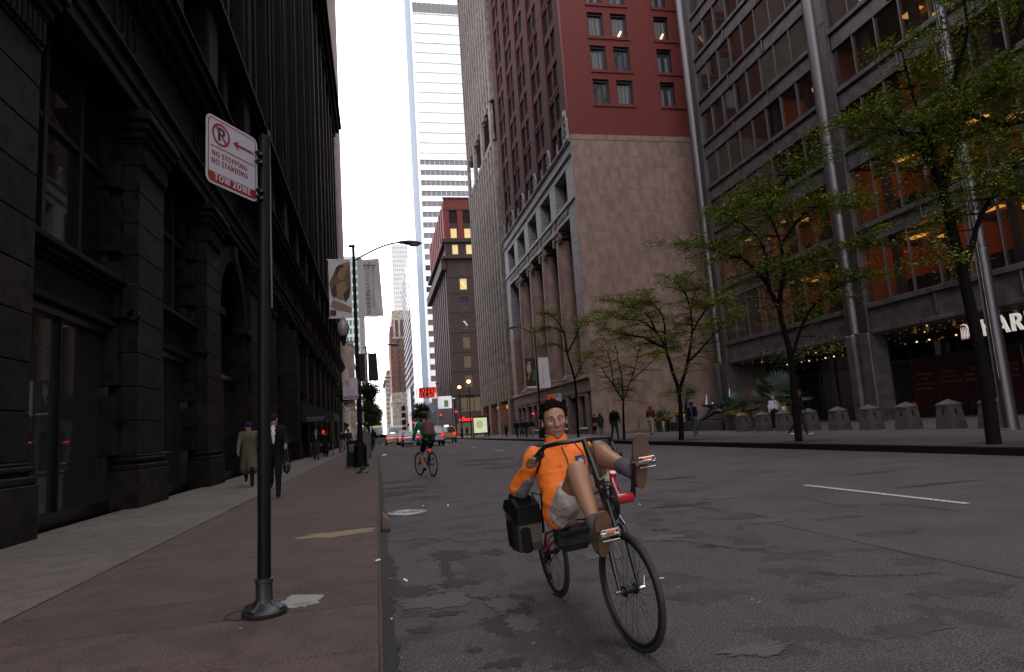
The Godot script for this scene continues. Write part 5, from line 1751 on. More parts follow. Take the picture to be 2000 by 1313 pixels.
	t = thing("newspaper_box", "black slanted newspaper box against the foot of the left lamp", "newspaper box", Vector3(-0.95, 0.12, -26.6))
	b = MB.new()
	b.slab(PackedVector2Array([Vector2(-0.26, 0), Vector2(0.26, 0), Vector2(0.2, 1.0), Vector2(-0.2, 1.0)]), -0.2, 0.2)
	part(t, "cabinet", b, mats.pole_paint)
	b = MB.new()
	b.box(Vector3(0, 0.7, 0.206), Vector3(0.28, 0.3, 0.01))
	part(t, "window", b, mats.glass_grey)
	# parked bicycle beyond the lamp
	parked_bike(Vector3(-1.15, 0.12, -30.0))
	# green awning of the entrance and street name sign
	awning()
	# --- right kerb
	at = Vector3(13.2, 0.16, -53.0)
	lamp_post("street lamp with two banners on the right kerb before the columned front", at, 9.2, -1.0, 1.6)
	banner_pair(at, 4.15, 6.6, 0.85, 1)
	t = thing("orange_work_sign", "orange construction sign on a post by the right kerb", "sign", Vector3(13.0, 0.16, -48.5))
	b = MB.new()
	b.tube([Vector3.ZERO, Vector3(0, 3.1, 0)], 0.035, 8)
	part(t, "post", b, mats.dark_metal)
	b = MB.new()
	b.cham(Vector3(0, 3.0, 0.05), Vector3(0.58, 0.62, 0.02), 0.008)
	var pl := part(t, "plate", b, mat("sign_orange", lin(0.75, 0.1, 0.01), 0.5))
	b = MB.new()
	b.box(Vector3(0, 3.0, 0.062), Vector3(0.3, 0.28, 0.003))
	part(pl, "symbol", b, mat("sign_orange_dark", lin(0.35, 0.05, 0.01), 0.5))
	t = thing("parking_sign", "white parking sign on a post beside the orange construction sign", "sign", Vector3(13.0, 0.16, -46.5))
	b = MB.new()
	b.tube([Vector3.ZERO, Vector3(0, 3.2, 0)], 0.035, 8)
	part(t, "post", b, mats.dark_metal)
	b = MB.new()
	b.cham(Vector3(0, 2.95, 0.05), Vector3(0.5, 0.6, 0.02), 0.008)
	pl = part(t, "plate", b, mats.sign_white)
	b = MB.new()
	b.ball(Vector3(-0.1, 3.1, 0.062), Vector3(0.09, 0.09, 0.003), 12)
	part(pl, "symbol", b, mats.sign_red)
	lamp_post("street lamp near the crossing on the right, arm over the road", Vector3(13.2, 0.14, -117.0), 9.6, -1.0, 2.2, false)
	for k in 2:
		var lz: float = [-93.0, -104.0][k]
		t = thing("lit_street_lamp", "slim lamp post with a glowing orange head, %s" % ["beside the lit poster case", "nearer the corner crossing"][k], "street lamp", Vector3(13.0, 0.14, lz), 0.0, "lit lamps before the arcade")
		b = MB.new()
		b.tube([Vector3.ZERO, Vector3(0, 7.7, 0)], [0.1, 0.06], 8)
		part(t, "pole", b, mats.black_paint)
		b = MB.new()
		b.ball(Vector3(0, 7.95, 0), Vector3(0.3, 0.24, 0.3), 12)
		part(t, "lamp_head", b, mats.lamp_glow)
		omni(t, Vector3(0, 7.5, 0), 6.0, Color(1.0, 0.6, 0.3), 0.3)
	# lit poster case
	t = thing("poster_case", "backlit street poster case in a black frame on the right pavement", "poster case", Vector3(13.25, 0.14, -86.0))
	b = MB.new()
	b.cham(Vector3(0, 2.75, 0), Vector3(2.1, 0.25, 0.4), 0.03)
	b.cham(Vector3(0, 0.6, 0), Vector3(1.8, 0.12, 0.3), 0.03)
	for s in [-0.95, 0.95]:
		b.cham(Vector3(s, 1.4, 0), Vector3(0.14, 2.8, 0.3), 0.03)
	part(t, "frame", b, mats.black_paint)
	b = MB.new()
	b.bx(-0.86, 0.86, 0.67, 2.6, -0.05, 0.05)
	pl = part(t, "lit_poster", b, mats.ad_glow)
	b = MB.new()
	b.ball(Vector3(-0.1, 1.75, 0.06), Vector3(0.5, 0.55, 0.01), 16)
	part(pl, "print", b, mat("print_olive", lin(0.5, 0.5, 0.35), 0.7, {"glow": Color(0.8, 0.8, 0.55), "energy": 0.6}))
	# signals
	signal_head("red traffic signal on the near corner post", Vector3(13.7, 4.65, -118.0), 5.2)
	signal_head("red traffic signal hanging lower at the far corner", Vector3(14.9, 5.3, -160.0), 6.0)
	signal_head("small red walking signal beside the lit lamps", Vector3(14.8, 3.4, -117.0), 3.8, true)
	signal_head("red traffic signal over the queue of cars", Vector3(7.9, 4.2, -176.0), 4.6)
	signal_head("red traffic signal beside the street trees", Vector3(9.2, 4.2, -177.0), 4.6)
	# neon restaurant sign
	t = thing("neon_sign", "red neon sign reading ITALIAN VILLAGE projecting over the street", "sign", Vector3(14.3, 12.6, -190.0))
	b = MB.new()
	b.cham(Vector3(0, 0.1, -0.2), Vector3(4.5, 3.0, 0.3), 0.05)
	b.bx(2.2, 5.0, 0.9, 1.1, -0.3, -0.1)
	part(t, "backboard", b, mat("neon_board", lin(0.02, 0.004, 0.004), 0.6))
	text(t, "lettering", "ITALIAN", 1.25, mats.neon, Transform3D(Basis().scaled(Vector3(0.8, 1, 1)), Vector3(0, 0.75, 0.05)), true, 0.1, 1.0, true)
	text(t, "lettering", "VILLAGE", 1.25, mats.neon, Transform3D(Basis().scaled(Vector3(0.78, 1, 1)), Vector3(0, -0.65, 0.05)), true, 0.1, 1.0, true)
	# white projecting signboard and canopy brackets
	t = thing("projecting_signboard", "white projecting signboard with a green panel on the brownstone corner", "sign", Vector3(16.6, 8.4, -163.0))
	b = MB.new()
	b.cham(Vector3(0, 0, 0), Vector3(3.4, 3.0, 0.4), 0.05)
	b.bx(1.7, 2.6, 0.8, 1.0, -0.1, 0.1)
	pl = part(t, "board", b, mats.white_panel)
	b = MB.new()
	b.bx(-0.2, 0.8, -1.1, 0.5, 0.2, 0.23)
	part(pl, "green_print", b, mat("print_leaf", lin(0.05, 0.2, 0.06), 0.7))
	t = thing("street_name_sign", "green street name sign at the far right corner", "sign", Vector3(14.6, 0.14, -119.0))
	b = MB.new()
	b.tube([Vector3.ZERO, Vector3(0, 5.0, 0)], 0.05, 8)
	part(t, "post", b, mats.black_paint)
	b = MB.new()
	b.cham(Vector3(0.3, 4.9, 0), Vector3(1.4, 0.3, 0.03), 0.01)
	part(t, "plate", b, mat("sign_green", lin(0.02, 0.13, 0.07), 0.5))
	t = thing("street_name_sign", "green street name sign over the left pavement near the awning", "sign", Vector3(-2.7, 0.12, -116.0))
	b = MB.new()
	b.tube([Vector3.ZERO, Vector3(0, 3.6, 0)], 0.05, 8)
	part(t, "post", b, mats.black_paint)
	b = MB.new()
	b.cham(Vector3(0.5, 3.5, 0), Vector3(1.6, 0.4, 0.03), 0.01)
	part(t, "plate", b, mat("sign_green", lin(0.02, 0.13, 0.07), 0.5))
	# flag over the road
	t = thing("flag", "blue and white flag on a slanted staff beside the neon sign", "flag", Vector3(18.6, 8.0, -196.0))
	b = MB.new()
	b.tube([Vector3(0.3, 0, 0), Vector3(-3.2, 2.4, 0)], 0.05, 6)
	part(t, "staff", b, mats.white_paint)
	b = MB.new()
	b.slab(PackedVector2Array([Vector2(-3.1, 2.3), Vector2(-1.2, 1.0), Vector2(-1.6, -0.2), Vector2(-2.3, -1.2), Vector2(-3.4, 0.6)]), -0.04, 0.04)
	part(t, "cloth", b, mat("flag_blue", lin(0.3, 0.38, 0.5), 0.8))

func flower_basket(at: Vector3, s: float, where: String) -> void:
	var t := thing("flower_basket", "hanging basket of trailing plants and red flowers " + where, "flower basket", at, 0.0, "hanging flower baskets")
	var b := MB.new()
	b.lathe([Vector2(0, -0.25), Vector2(0.2, -0.18), Vector2(0.28, 0.0), Vector2(0.0, 0.02)], 12)
	b.tube([Vector3(-s * 0.42, 0.1, -0.1), Vector3(0, 0.5, 0), Vector3(0, 0.0, 0)], 0.015, 6)
	part(t, "basket", b, mats.black_paint)
	var f := MB.new()
	for k in 2600:
		var d := Vector3(rng.randfn(), rng.randfn() * 0.8, rng.randfn()) * 0.2
		if d.y < -0.1:
			d.x *= 0.8
			d.y *= 1.5
		var r := rng.randf()
		f.col = Color(0.16, 0.012, 0.02) if r < 0.06 else Color(0.018, 0.03, 0.012).lerp(Color(0.05, 0.07, 0.02), rng.randf())
		leaf(f, d + Vector3(0, 0.05, 0), 0.09, 0.07)
	part(t, "foliage", f, mats.leaves)

func leaf(f: MB, at: Vector3, l: float, w: float, droop := 0.0) -> void:
	var a := rng.randf() * TAU
	var d := Vector3(cos(a), rng.randf_range(-0.5, 0.4) - droop, sin(a)).normalized()
	var s := d.cross(Vector3(rng.randf() - 0.5, 1, rng.randf() - 0.5)).normalized()
	var n := s.cross(d)
	if n.y < 0:
		n = -n
	var i := f.v.size()
	f.v.append(at - s * w * 0.15); f.v.append(at + d * l * 0.5 + s * w * 0.5); f.v.append(at + d * l); f.v.append(at + d * l * 0.5 - s * w * 0.5)
	for k in 4:
		f.n.append(n); f.c.append(f.col); f.uv.append(Vector2.ZERO)
	if (f.v[i + 1] - f.v[i]).cross(f.v[i + 2] - f.v[i]).dot(n) > 0.0:
		f.ix.append_array(PackedInt32Array([i, i + 2, i + 1, i, i + 3, i + 2]))
	else:
		f.ix.append_array(PackedInt32Array([i, i + 1, i + 2, i, i + 2, i + 3]))

func awning() -> void:
	var t := thing("entrance_awning", "dark navy entrance awning with white script on the left building", "awning", Vector3(-4.0, 0, -46.0))
	var b := MB.new()
	var poly := PackedVector2Array([Vector2(-0.9, 3.9), Vector2(1.2, 3.0), Vector2(1.2, 2.45), Vector2(1.12, 2.45), Vector2(1.12, 2.95), Vector2(-0.9, 3.8)])
	b.slab(poly, -7.0, 0.0)
	b.slab(PackedVector2Array([Vector2(-0.9, 2.45), Vector2(1.12, 2.45), Vector2(1.12, 2.97), Vector2(-0.9, 3.82)]), -0.04, 0.0)
	part(t, "canvas", b, mat("awning_navy", lin(0.006, 0.007, 0.012), 0.8))
	b = MB.new()
	var pts := []
	for k in 25:
		pts.append(Vector3(-0.6 + 0.05 * k, 2.72 + 0.08 * sin(k * 1.9) + 0.04 * cos(k * 3.1), 0.012))
	b.tube(pts, 0.016, 5)
	b.bx(-0.5, 0.5, 2.55, 2.57, 0.003, 0.012)
	part(t, "script", b, mats.sign_white)
	b = MB.new()
	for z in [-0.1, -6.9]:
		b.tube([Vector3(1.1, -0.0 + 0.12, z), Vector3(1.1, 2.5, z)], 0.03, 8)
	part(t, "post", b, mats.brushed)
	for k in 3:
		one("shop_light", block(Vector3(0.1, 0.3, 0.3), 0.02), [mats.downlight_dim, mats.red_light, mats.downlight_dim][k], ["small warm shop lamp under the awning", "small red shop lamp beyond the awning", "warm shop lamp past the awning posts"][k], "lamp", "", Vector3(-4.6, [2.9, 1.9, 3.1][k], [-52.0, -60.0, -66.0][k]))

func wheel_mesh(r: float, tyre: float, spokes: int) -> Array:
	var ty := MB.new()
	var pts := []
	for k in 37:
		var a := TAU * k / 36.0
		pts.append(Vector3(0, sin(a), cos(a)) * (r - tyre))
	ty.tube(pts, tyre, 8, false)
	var rim := MB.new()
	pts = []
	for k in 37:
		var a := TAU * k / 36.0
		pts.append(Vector3(0, sin(a), cos(a)) * (r - tyre * 2.4))
	rim.tube(pts, tyre * 0.75, 6, false)
	var sp := MB.new()
	for k in spokes:
		var a := TAU * k / spokes
		var a2 := a + (0.5 if k % 2 else -0.5)
		sp.tube([Vector3(0.03 if k % 4 < 2 else -0.03, sin(a2) * 0.02, cos(a2) * 0.02), Vector3(0, sin(a), cos(a)) * (r - tyre * 2.6)], 0.0014, 3, false)
	sp.tube([Vector3(-0.05, 0, 0), Vector3(0.05, 0, 0)], 0.018, 10)
	sp.tube([Vector3(-0.035, 0, 0), Vector3(-0.03, 0, 0)], 0.03, 10)
	sp.tube([Vector3(0.03, 0, 0), Vector3(0.035, 0, 0)], 0.03, 10)
	return [ty.mesh(), rim.mesh(), sp.mesh()]

func add_wheel(p: Node3D, at: Vector3, r: float, tyre := 0.014, turn := 0.0, spokes := 28) -> Node3D:
	var w := wheel_mesh(r, tyre, spokes)
	var o := part(p, "wheel", w[0], mats.rubber, at)
	o.rotation.y = turn
	part(o, "rim", w[1], mats.dark_metal)
	part(o, "spokes", w[2], mats.dark_metal)
	return o

func parked_bike(at: Vector3) -> void:
	var t := thing("parked_bicycle", "dark bicycle parked along the left kerb beyond the lamp", "bicycle", at, 0.15)
	add_wheel(t, Vector3(0, 0.34, 0.5), 0.34)
	add_wheel(t, Vector3(0, 0.34, -0.5), 0.34)
	var b := MB.new()
	for s in [[Vector3(0, 0.34, -0.5), Vector3(0, 0.8, -0.2)], [Vector3(0, 0.34, -0.5), Vector3(0, 0.3, -0.05)], [Vector3(0, 0.3, -0.05), Vector3(0, 0.9, -0.22)], [Vector3(0, 0.3, -0.05), Vector3(0, 0.78, 0.36)], [Vector3(0, 0.8, -0.2), Vector3(0, 0.86, 0.34)], [Vector3(0, 0.34, 0.5), Vector3(0, 0.95, 0.32)]]:
		b.tube([s[0], s[1]], 0.017, 6)
	part(t, "frame", b, mats.dark_metal)
	b = MB.new()
	b.ball(Vector3(0, 0.93, -0.22), Vector3(0.07, 0.03, 0.13), 8)
	part(t, "saddle", b, mats.rubber)
	b = MB.new()
	b.tube([Vector3(-0.28, 1.0, 0.28), Vector3(0, 0.97, 0.34), Vector3(0.28, 1.0, 0.28)], 0.014, 6)
	part(t, "handlebar", b, mats.dark_metal)

# ------------------------------------------------------------------ plaza furniture
func build_plaza() -> void:
	var bx := 19.3
	# granite bollards with pyramid caps
	var t: Node3D
	var first: Node3D
	var spots := [[1945, 836], [1860, 838], [1777, 841], [1704, 841], [1642, 843], [1584, 842], [1534, 842], [1493, 841], [1455, 842]]
	for k in spots.size():
		var p := at_x(spots[k][0], spots[k][1], bx)
		p.y = 0.155
		var lab: String = ["granite bollard behind the flagpole foot", "granite bollard next to the flagpole on its street side", "granite bollard second from the flagpole", "granite bollard third from the flagpole", "granite bollard fourth from the flagpole", "granite bollard just past the leaning tree trunk", "granite bollard in front of the man in the white hoodie", "granite bollard between the palm planter and the man in the white hoodie", "granite bollard in front of the palm planter with yellow flowers"][k]
		if k == 0:
			t = thing("bollard", lab, "bollard", p, 0.0, "granite bollards along the plaza")
			first = t
			var b := MB.new()
			var h := 0.78
			var r0 := 0.33
			var r1 := 0.255
			for q in 4:
				var a := q * PI / 2
				var f := Basis(Vector3.UP, a)
				var nn := f * Vector3(0, 0.1, 1).normalized()
				# face with a slot cut into it: four strips round the slot
				var P := func(u: float, v: float, ins := 0.0) -> Vector3:
					var r: float = lerpf(r0, r1, v)
					return f * Vector3(u * r, v * h, r - ins)
				var u0 := -0.16
				var u1 := 0.16
				var v0 := 0.62
				var v1 := 0.88
				b.quad(P.call(-1, 0), P.call(1, 0), P.call(1, v0), P.call(-1, v0), nn)
				b.quad(P.call(-1, v1), P.call(1, v1), P.call(1, 1), P.call(-1, 1), nn)
				b.quad(P.call(-1, v0), P.call(u0, v0), P.call(u0, v1), P.call(-1, v1), nn)
				b.quad(P.call(u1, v0), P.call(1, v0), P.call(1, v1), P.call(u1, v1), nn)
				b.quad(P.call(u0, v0), P.call(u0, v1), P.call(u0, v1, 0.12), P.call(u0, v0, 0.12), f * Vector3.RIGHT)
				b.quad(P.call(u1, v0), P.call(u1, v1), P.call(u1, v1, 0.12), P.call(u1, v0, 0.12), f * Vector3.LEFT)
				b.quad(P.call(u0, v0), P.call(u1, v0), P.call(u1, v0, 0.12), P.call(u0, v0, 0.12), Vector3.UP)
				b.quad(P.call(u0, v1), P.call(u1, v1), P.call(u1, v1, 0.12), P.call(u0, v1, 0.12), Vector3.DOWN)
				b.quad(P.call(u0, v0, 0.12), P.call(u1, v0, 0.12), P.call(u1, v1, 0.12), P.call(u0, v1, 0.12), nn)
			part(t, "shaft", b, mats.granite_bollard)
			b = MB.new()
			b.lathe([Vector2(0, 0.781), Vector2(0.385, 0.781), Vector2(0.385, 0.84), Vector2(0.375, 0.85), Vector2(0.0, 1.02)], 4, Vector3.ZERO, false, Basis(Vector3.UP, PI / 4))
			part(t, "pyramid_cap", b, mats.granite_bollard)
		else:
			copy(first, p, 0.02 * (k % 3) - 0.02, lab)
	# flagpole
	t = thing("flagpole", "tall tapered steel flagpole with a halyard on the plaza", "flagpole", Vector3(18.2, 0.155, -16.2))
	var b := MB.new()
	b.lathe([Vector2(0, 0), Vector2(0.235, 0), Vector2(0.235, 0.03), Vector2(0.21, 0.05), Vector2(0.19, 4.0), Vector2(0.155, 12.0), Vector2(0.12, 24.0), Vector2(0, 24.1)], 22)
	part(t, "shaft", b, mats.steel)
	b = MB.new()
	b.tube([Vector3(-0.24, 1.5, 0.1), Vector3(-0.2, 12, 0.08), Vector3(-0.16, 24, 0.06)], 0.012, 5)
	part(t, "halyard", b, mats.brushed)
	b = MB.new()
	b.cham(Vector3(-0.22, 1.5, 0.1), Vector3(0.05, 0.2, 0.05), 0.01)
	part(t, "cleat", b, mats.dark_metal)
	# planters
	planter("low brushed steel planter with a spiky palm and yellow flowers beside the checked shirt", at_x(1296, 843, 20.4), 0.5, 0.78, 0.9, 34)
	planter("taller brushed steel planter with yellow flowers by the fountain", at_x(1338, 842, 21.2), 0.5, 1.15, 0.0, 0)
	planter("wide planter with a fan palm and a ring of yellow flowers", at_x(1444, 840, 21.0), 0.75, 0.95, 1.5, 26)
	planter("planter with the tallest fan palm before the dark bank hall", at_x(1532, 836, 22.6), 0.75, 1.2, 2.1, 30)
	# young shrub behind the fountain planter
	shrub("thin young tree with small round leaves behind the fountain", at_x(1338, 843, 22.2), 2.4, 1.2)
	shrub("broad shrub crown above the tallest palm", at_x(1545, 836, 24.0), 4.0, 1.3)
	fountain()
	# standpipes on the granite wall
	for k in 3:
		t = thing("standpipe", ["tallest silver standpipe before the pink granite wall", "middle-sized silver standpipe before the pink granite wall", "shortest silver standpipe before the pink granite wall"][k], "standpipe", Vector3(22.4 + 1.5 * k, 0.155, -54.3), 0.0, "standpipes by the granite wall")
		b = MB.new()
		b.tube([Vector3.ZERO, Vector3(0, 1.0 - 0.2 * k, 0)], 0.06, 8)
		b.tube([Vector3(-0.16, 1.0 - 0.2 * k, 0.0), Vector3(0.16, 1.0 - 0.2 * k, 0)], 0.08, 8)
		part(t, "pipe", b, mats.chrome)

func planter(label: String, at: Vector3, r: float, h: float, palm: float, fronds: int) -> void:
	at.y = 0.155
	var t := thing("planter", label, "planter", at, 0.0, "planters on the plaza")
	var b := MB.new()
	b.lathe([Vector2(0, 0), Vector2(r * 0.96, 0), Vector2(r * 0.97, 0.02), Vector2(r, h - 0.02), Vector2(r, h), Vector2(r * 0.93, h), Vector2(r * 0.92, h - 0.06), Vector2(0, h - 0.06)], 28)
	part(t, "tub", b, mats.brushed)
	var f := MB.new()
	for k in 1500:
		var a := rng.randf() * TAU
		var rr := r * (0.75 + 0.4 * rng.randf())
		var y := h - 0.02 + 0.3 * rng.randf()
		f.col = Color(0.7, 0.44, 0.01) if rng.randf() < 0.75 and sin(a * 3.0) > -0.7 else Color(0.02, 0.035, 0.008).lerp(Color(0.045, 0.06, 0.01), rng.randf())
		if rng.randf() < 0.3:
			y = h - 0.5 * rng.randf()
			rr = r * 1.04
			f.col = Color(0.05, 0.075, 0.008)
		leaf(f, Vector3(cos(a) * rr, y, sin(a) * rr), 0.09, 0.08)
	part(t, "flowers", f, mats.leaves)
	if fronds == 0:
		return
	f = MB.new()
	for k in fronds:
		var a := rng.randf() * TAU
		var el := rng.randf_range(0.15, 1.45)
		var d := Vector3(cos(a) * cos(el), sin(el), sin(a) * cos(el))
		var base := Vector3(0, h, 0)
		var stem := palm * rng.randf_range(0.45, 0.75)
		var hub := base + d * stem
		f.col = Color(0.06, 0.085, 0.065)
		f.tube([base, base + d * stem * 0.5 + Vector3(0, 0.04, 0), hub], 0.012, 4, false)
		var s := d.cross(Vector3.UP).normalized()
		var u := s.cross(d)
		for q in 11:
			var t2 := lerpf(-1.4, 1.4, q / 10.0)
			var e := (d * cos(t2) + s * sin(t2)).normalized()
			var tip := hub + e * palm * 0.42 - Vector3(0, 0.06, 0) * absf(t2)
			var w := e.cross(u).normalized() * 0.034 * palm
			f.col = Color(0.05, 0.075, 0.055).lerp(Color(0.1, 0.125, 0.105), rng.randf())
			f.quad(hub - w * 0.3, hub + (tip - hub) * 0.5 - w, tip, hub + (tip - hub) * 0.5 + w, u if u.y > 0 else -u)
	part(t, "palm", f, mats.leaves)

func shrub(label: String, at: Vector3, h: float, spread: float) -> void:
	at.y = 0.8
	var t := thing("shrub", label, "shrub", at)
	var b := MB.new()
	var f := MB.new()
	for k in 9:
		var a := rng.randf() * TAU
		var tip := Vector3(cos(a) * spread * rng.randf(), h * rng.randf_range(0.6, 1.0), sin(a) * spread * rng.randf())
		b.tube([Vector3.ZERO, tip * 0.5 + Vector3(0, 0.2, 0), tip], [0.03, 0.02, 0.006], 5)
		for q in 130:
			f.col = Color(0.035, 0.05, 0.03).lerp(Color(0.07, 0.09, 0.055), rng.randf())
			leaf(f, tip + Vector3(rng.randfn(), rng.randfn() * 0.6, rng.randfn()) * 0.34, 0.14, 0.1)
	part(t, "stems", b, mats.bark)
	part(t, "foliage", f, mats.leaves)

func fountain() -> void:
	var t := thing("fountain", "low granite fountain basin on the plaza", "fountain", Vector3(20.9, 0.155, -45.0))
	var b := MB.new()
	b.cham(Vector3(0.15, 0.32, 3.6), Vector3(0.3, 0.62, 7.4), 0.02)
	b.cham(Vector3(3.0, 0.32, 0.05), Vector3(5.3, 0.62, 0.3), 0.02)
	b.cham(Vector3(3.0, 0.32, 7.15), Vector3(5.3, 0.62, 0.3), 0.02)
	b.cham(Vector3(5.8, 0.32, 3.6), Vector3(0.3, 0.62, 7.4), 0.02)
	part(t, "basin_wall", b, mats.granite_bollard)
	b = MB.new()
	b.quad(Vector3(0.3, 0.5, 0.2), Vector3(5.65, 0.5, 0.2), Vector3(5.65, 0.5, 7.0), Vector3(0.3, 0.5, 7.0), Vector3.UP)
	part(t, "water", b, mat("pool", lin(0.01, 0.014, 0.014), 0.05))
	for k in 2:
		b = MB.new()
		b.lathe([Vector2(0, 0.6), Vector2(0.9, 0.66), Vector2(0.95, 0.7), Vector2(0.0, 0.7)], 20, Vector3(1.1 + 0.2 * k, 0, 2.0 + 3.0 * k))
		part(t, "bronze_dish", b, mats.bronze)
	# abstract bronze with a dish on top
	var base := Vector3(21.9, 0.7, -42.3)
	var s := thing("bronze_sculpture", "dark abstract bronze of curved limbs carrying a flat dish in the fountain", "sculpture", base)
	var q := func(px: float, py: float) -> Vector3: return on_plane(px, py, base) - base
	b = MB.new()
	b.tube([q.call(1352, 828), q.call(1368, 820), q.call(1384, 811), q.call(1394, 802), q.call(1408, 803), q.call(1416, 800)], [0.05, 0.12, 0.2, 0.24, 0.22, 0.2], 14)
	b.tube([q.call(1394, 808), q.call(1391, 800), q.call(1388, 794)], [0.2, 0.12, 0.16], 12)
	b.tube([q.call(1410, 803), q.call(1414, 795), q.call(1414, 784), q.call(1421, 778), q.call(1430, 778)], [0.22, 0.2, 0.13, 0.1, 0.05], 12)
	b.tube([q.call(1416, 803), q.call(1426, 812), q.call(1424, 826)], [0.2, 0.16, 0.14], 12)
	part(s, "limbs", b, mats.bronze)
	b = MB.new()
	var c: Vector3 = q.call(1386, 792)
	b.lathe([Vector2(0, -0.12), Vector2(0.3, -0.08), Vector2(0.58, 0.02), Vector2(0.57, 0.06), Vector2(0, 0.05)], 22, c)
	b.lathe([Vector2(0, -0.1), Vector2(0.35, -0.03), Vector2(0.4, 0.03), Vector2(0, 0.04)], 18, q.call(1437, 798))
	part(s, "dish", b, mats.bronze)
	for w in [[1380, 772, 791], [1392, 786, 793], [1425, 760, 778], [1417, 800, 818], [1444, 790, 799], [1440, 783, 795]]:
		b = MB.new()
		b.tube([q.call(w[0], w[2]), q.call(w[0], (w[1] + w[2]) * 0.5), q.call(w[0], w[1])], [0.07, 0.045, 0.03], 7)
		part(s, "water_jet", b, mats.water)

# ------------------------------------------------------------------ honey locusts along the right kerb
func build_trees() -> void:
	for tr in [
		{"base": [1943, 872], "x": 12.85, "r": 0.17, "label": "locust tree with the largest crown reaching past the flagpole",
			"limbs": [[[1943, 872], [1925, 740], [1905, 640], [1882, 540], [1850, 400], [1840, 350]], [[1840, 350], [1800, 290], [1770, 262], [1720, 225], [1660, 235]], [[1840, 350], [1872, 270], [1890, 220], [1950, 170], [2010, 130]], [[1850, 400], [1830, 330], [1790, 215], [1770, 130]], [[1872, 270], [1865, 180], [1890, 90], [1880, 20]], [[1890, 220], [1960, 230], [2060, 200], [2120, 230]], [[1882, 540], [1920, 420], [1990, 330], [2060, 300]], [[1950, 170], [1990, 60], [2010, -20]]], "twigs": 520},
		{"base": [1561, 865], "x": 12.95, "r": 0.14, "label": "locust tree with a crooked trunk before the granite bollards",
			"limbs": [[[1561, 865], [1552, 780], [1545, 700], [1530, 640], [1521, 600]], [[1521, 600], [1500, 560], [1470, 520], [1430, 495], [1350, 474], [1310, 470]], [[1521, 600], [1530, 540], [1525, 480], [1500, 420], [1470, 370]], [[1530, 540], [1560, 520], [1610, 505], [1680, 480]], [[1500, 560], [1490, 480], [1440, 430], [1400, 410]], [[1525, 480], [1570, 420], [1620, 400], [1660, 410]], [[1500, 420], [1540, 350], [1590, 330]], [[1545, 700], [1580, 610], [1640, 560], [1690, 545]]], "twigs": 560},
		{"base": [1331, 862], "x": 12.9, "r": 0.14, "label": "locust tree with a wide V fork in front of the pink granite wall",
			"limbs": [[[1331, 862], [1330, 810], [1327, 765]], [[1327, 765], [1312, 720], [1300, 680], [1282, 650], [1250, 626], [1210, 622], [1180, 610]], [[1327, 765], [1342, 710], [1352, 650], [1350, 600], [1362, 560]], [[1300, 680], [1295, 620], [1275, 590], [1240, 565]], [[1352, 650], [1380, 600], [1420, 570]], [[1350, 600], [1330, 560], [1300, 540]], [[1282, 650], [1262, 610], [1220, 590], [1190, 575]], [[1300, 680], [1255, 660], [1200, 650], [1160, 630]], [[1342, 710], [1390, 660], [1430, 610]]], "twigs": 540},
		{"base": [1219, 859], "x": 12.95, "r": 0.09, "label": "small sparse locust tree with a bushy fan of thin branches",
			"limbs": [[[1219, 859], [1218, 820], [1217, 782]], [[1217, 782], [1200, 755], [1175, 720], [1150, 700]], [[1217, 782], [1215, 740], [1205, 690], [1200, 660]], [[1217, 782], [1232, 745], [1245, 700], [1250, 665]], [[1232, 745], [1265, 715], [1290, 690]], [[1200, 755], [1190, 700], [1170, 670]]], "twigs": 330},
		{"base": [1130, 855], "x": 13.0, "r": 0.1, "label": "slim yellowing locust tree leaning before the columned front",
			"limbs": [[[1130, 855], [1127, 800], [1122, 740], [1108, 690], [1102, 650], [1090, 630]], [[1108, 690], [1128, 650], [1140, 620]], [[1102, 650], [1075, 640], [1050, 650]], [[1122, 740], [1145, 700], [1160, 690]], [[1090, 630], [1070, 610], [1055, 612]], [[1108, 690], [1080, 670], [1050, 690]]], "twigs": 380},
	]:
		locust(tr)
	# far street trees: a clipped one on the right before the slab, and the left ones
	far_tree("round olive street tree before the striped slab", Vector3(13.2, 0.13, -205.0), 11.5, 5.2, Color(0.045, 0.06, 0.014))
	far_tree("street tree half hidden behind the lamp posts on the left", Vector3(-1.2, 0.13, -128.0), 8.5, 3.6, Color(0.035, 0.055, 0.014))
	far_tree("smaller street tree beyond it on the left kerb", Vector3(-0.6, 0.13, -172.0), 9.5, 4.2, Color(0.04, 0.06, 0.015))

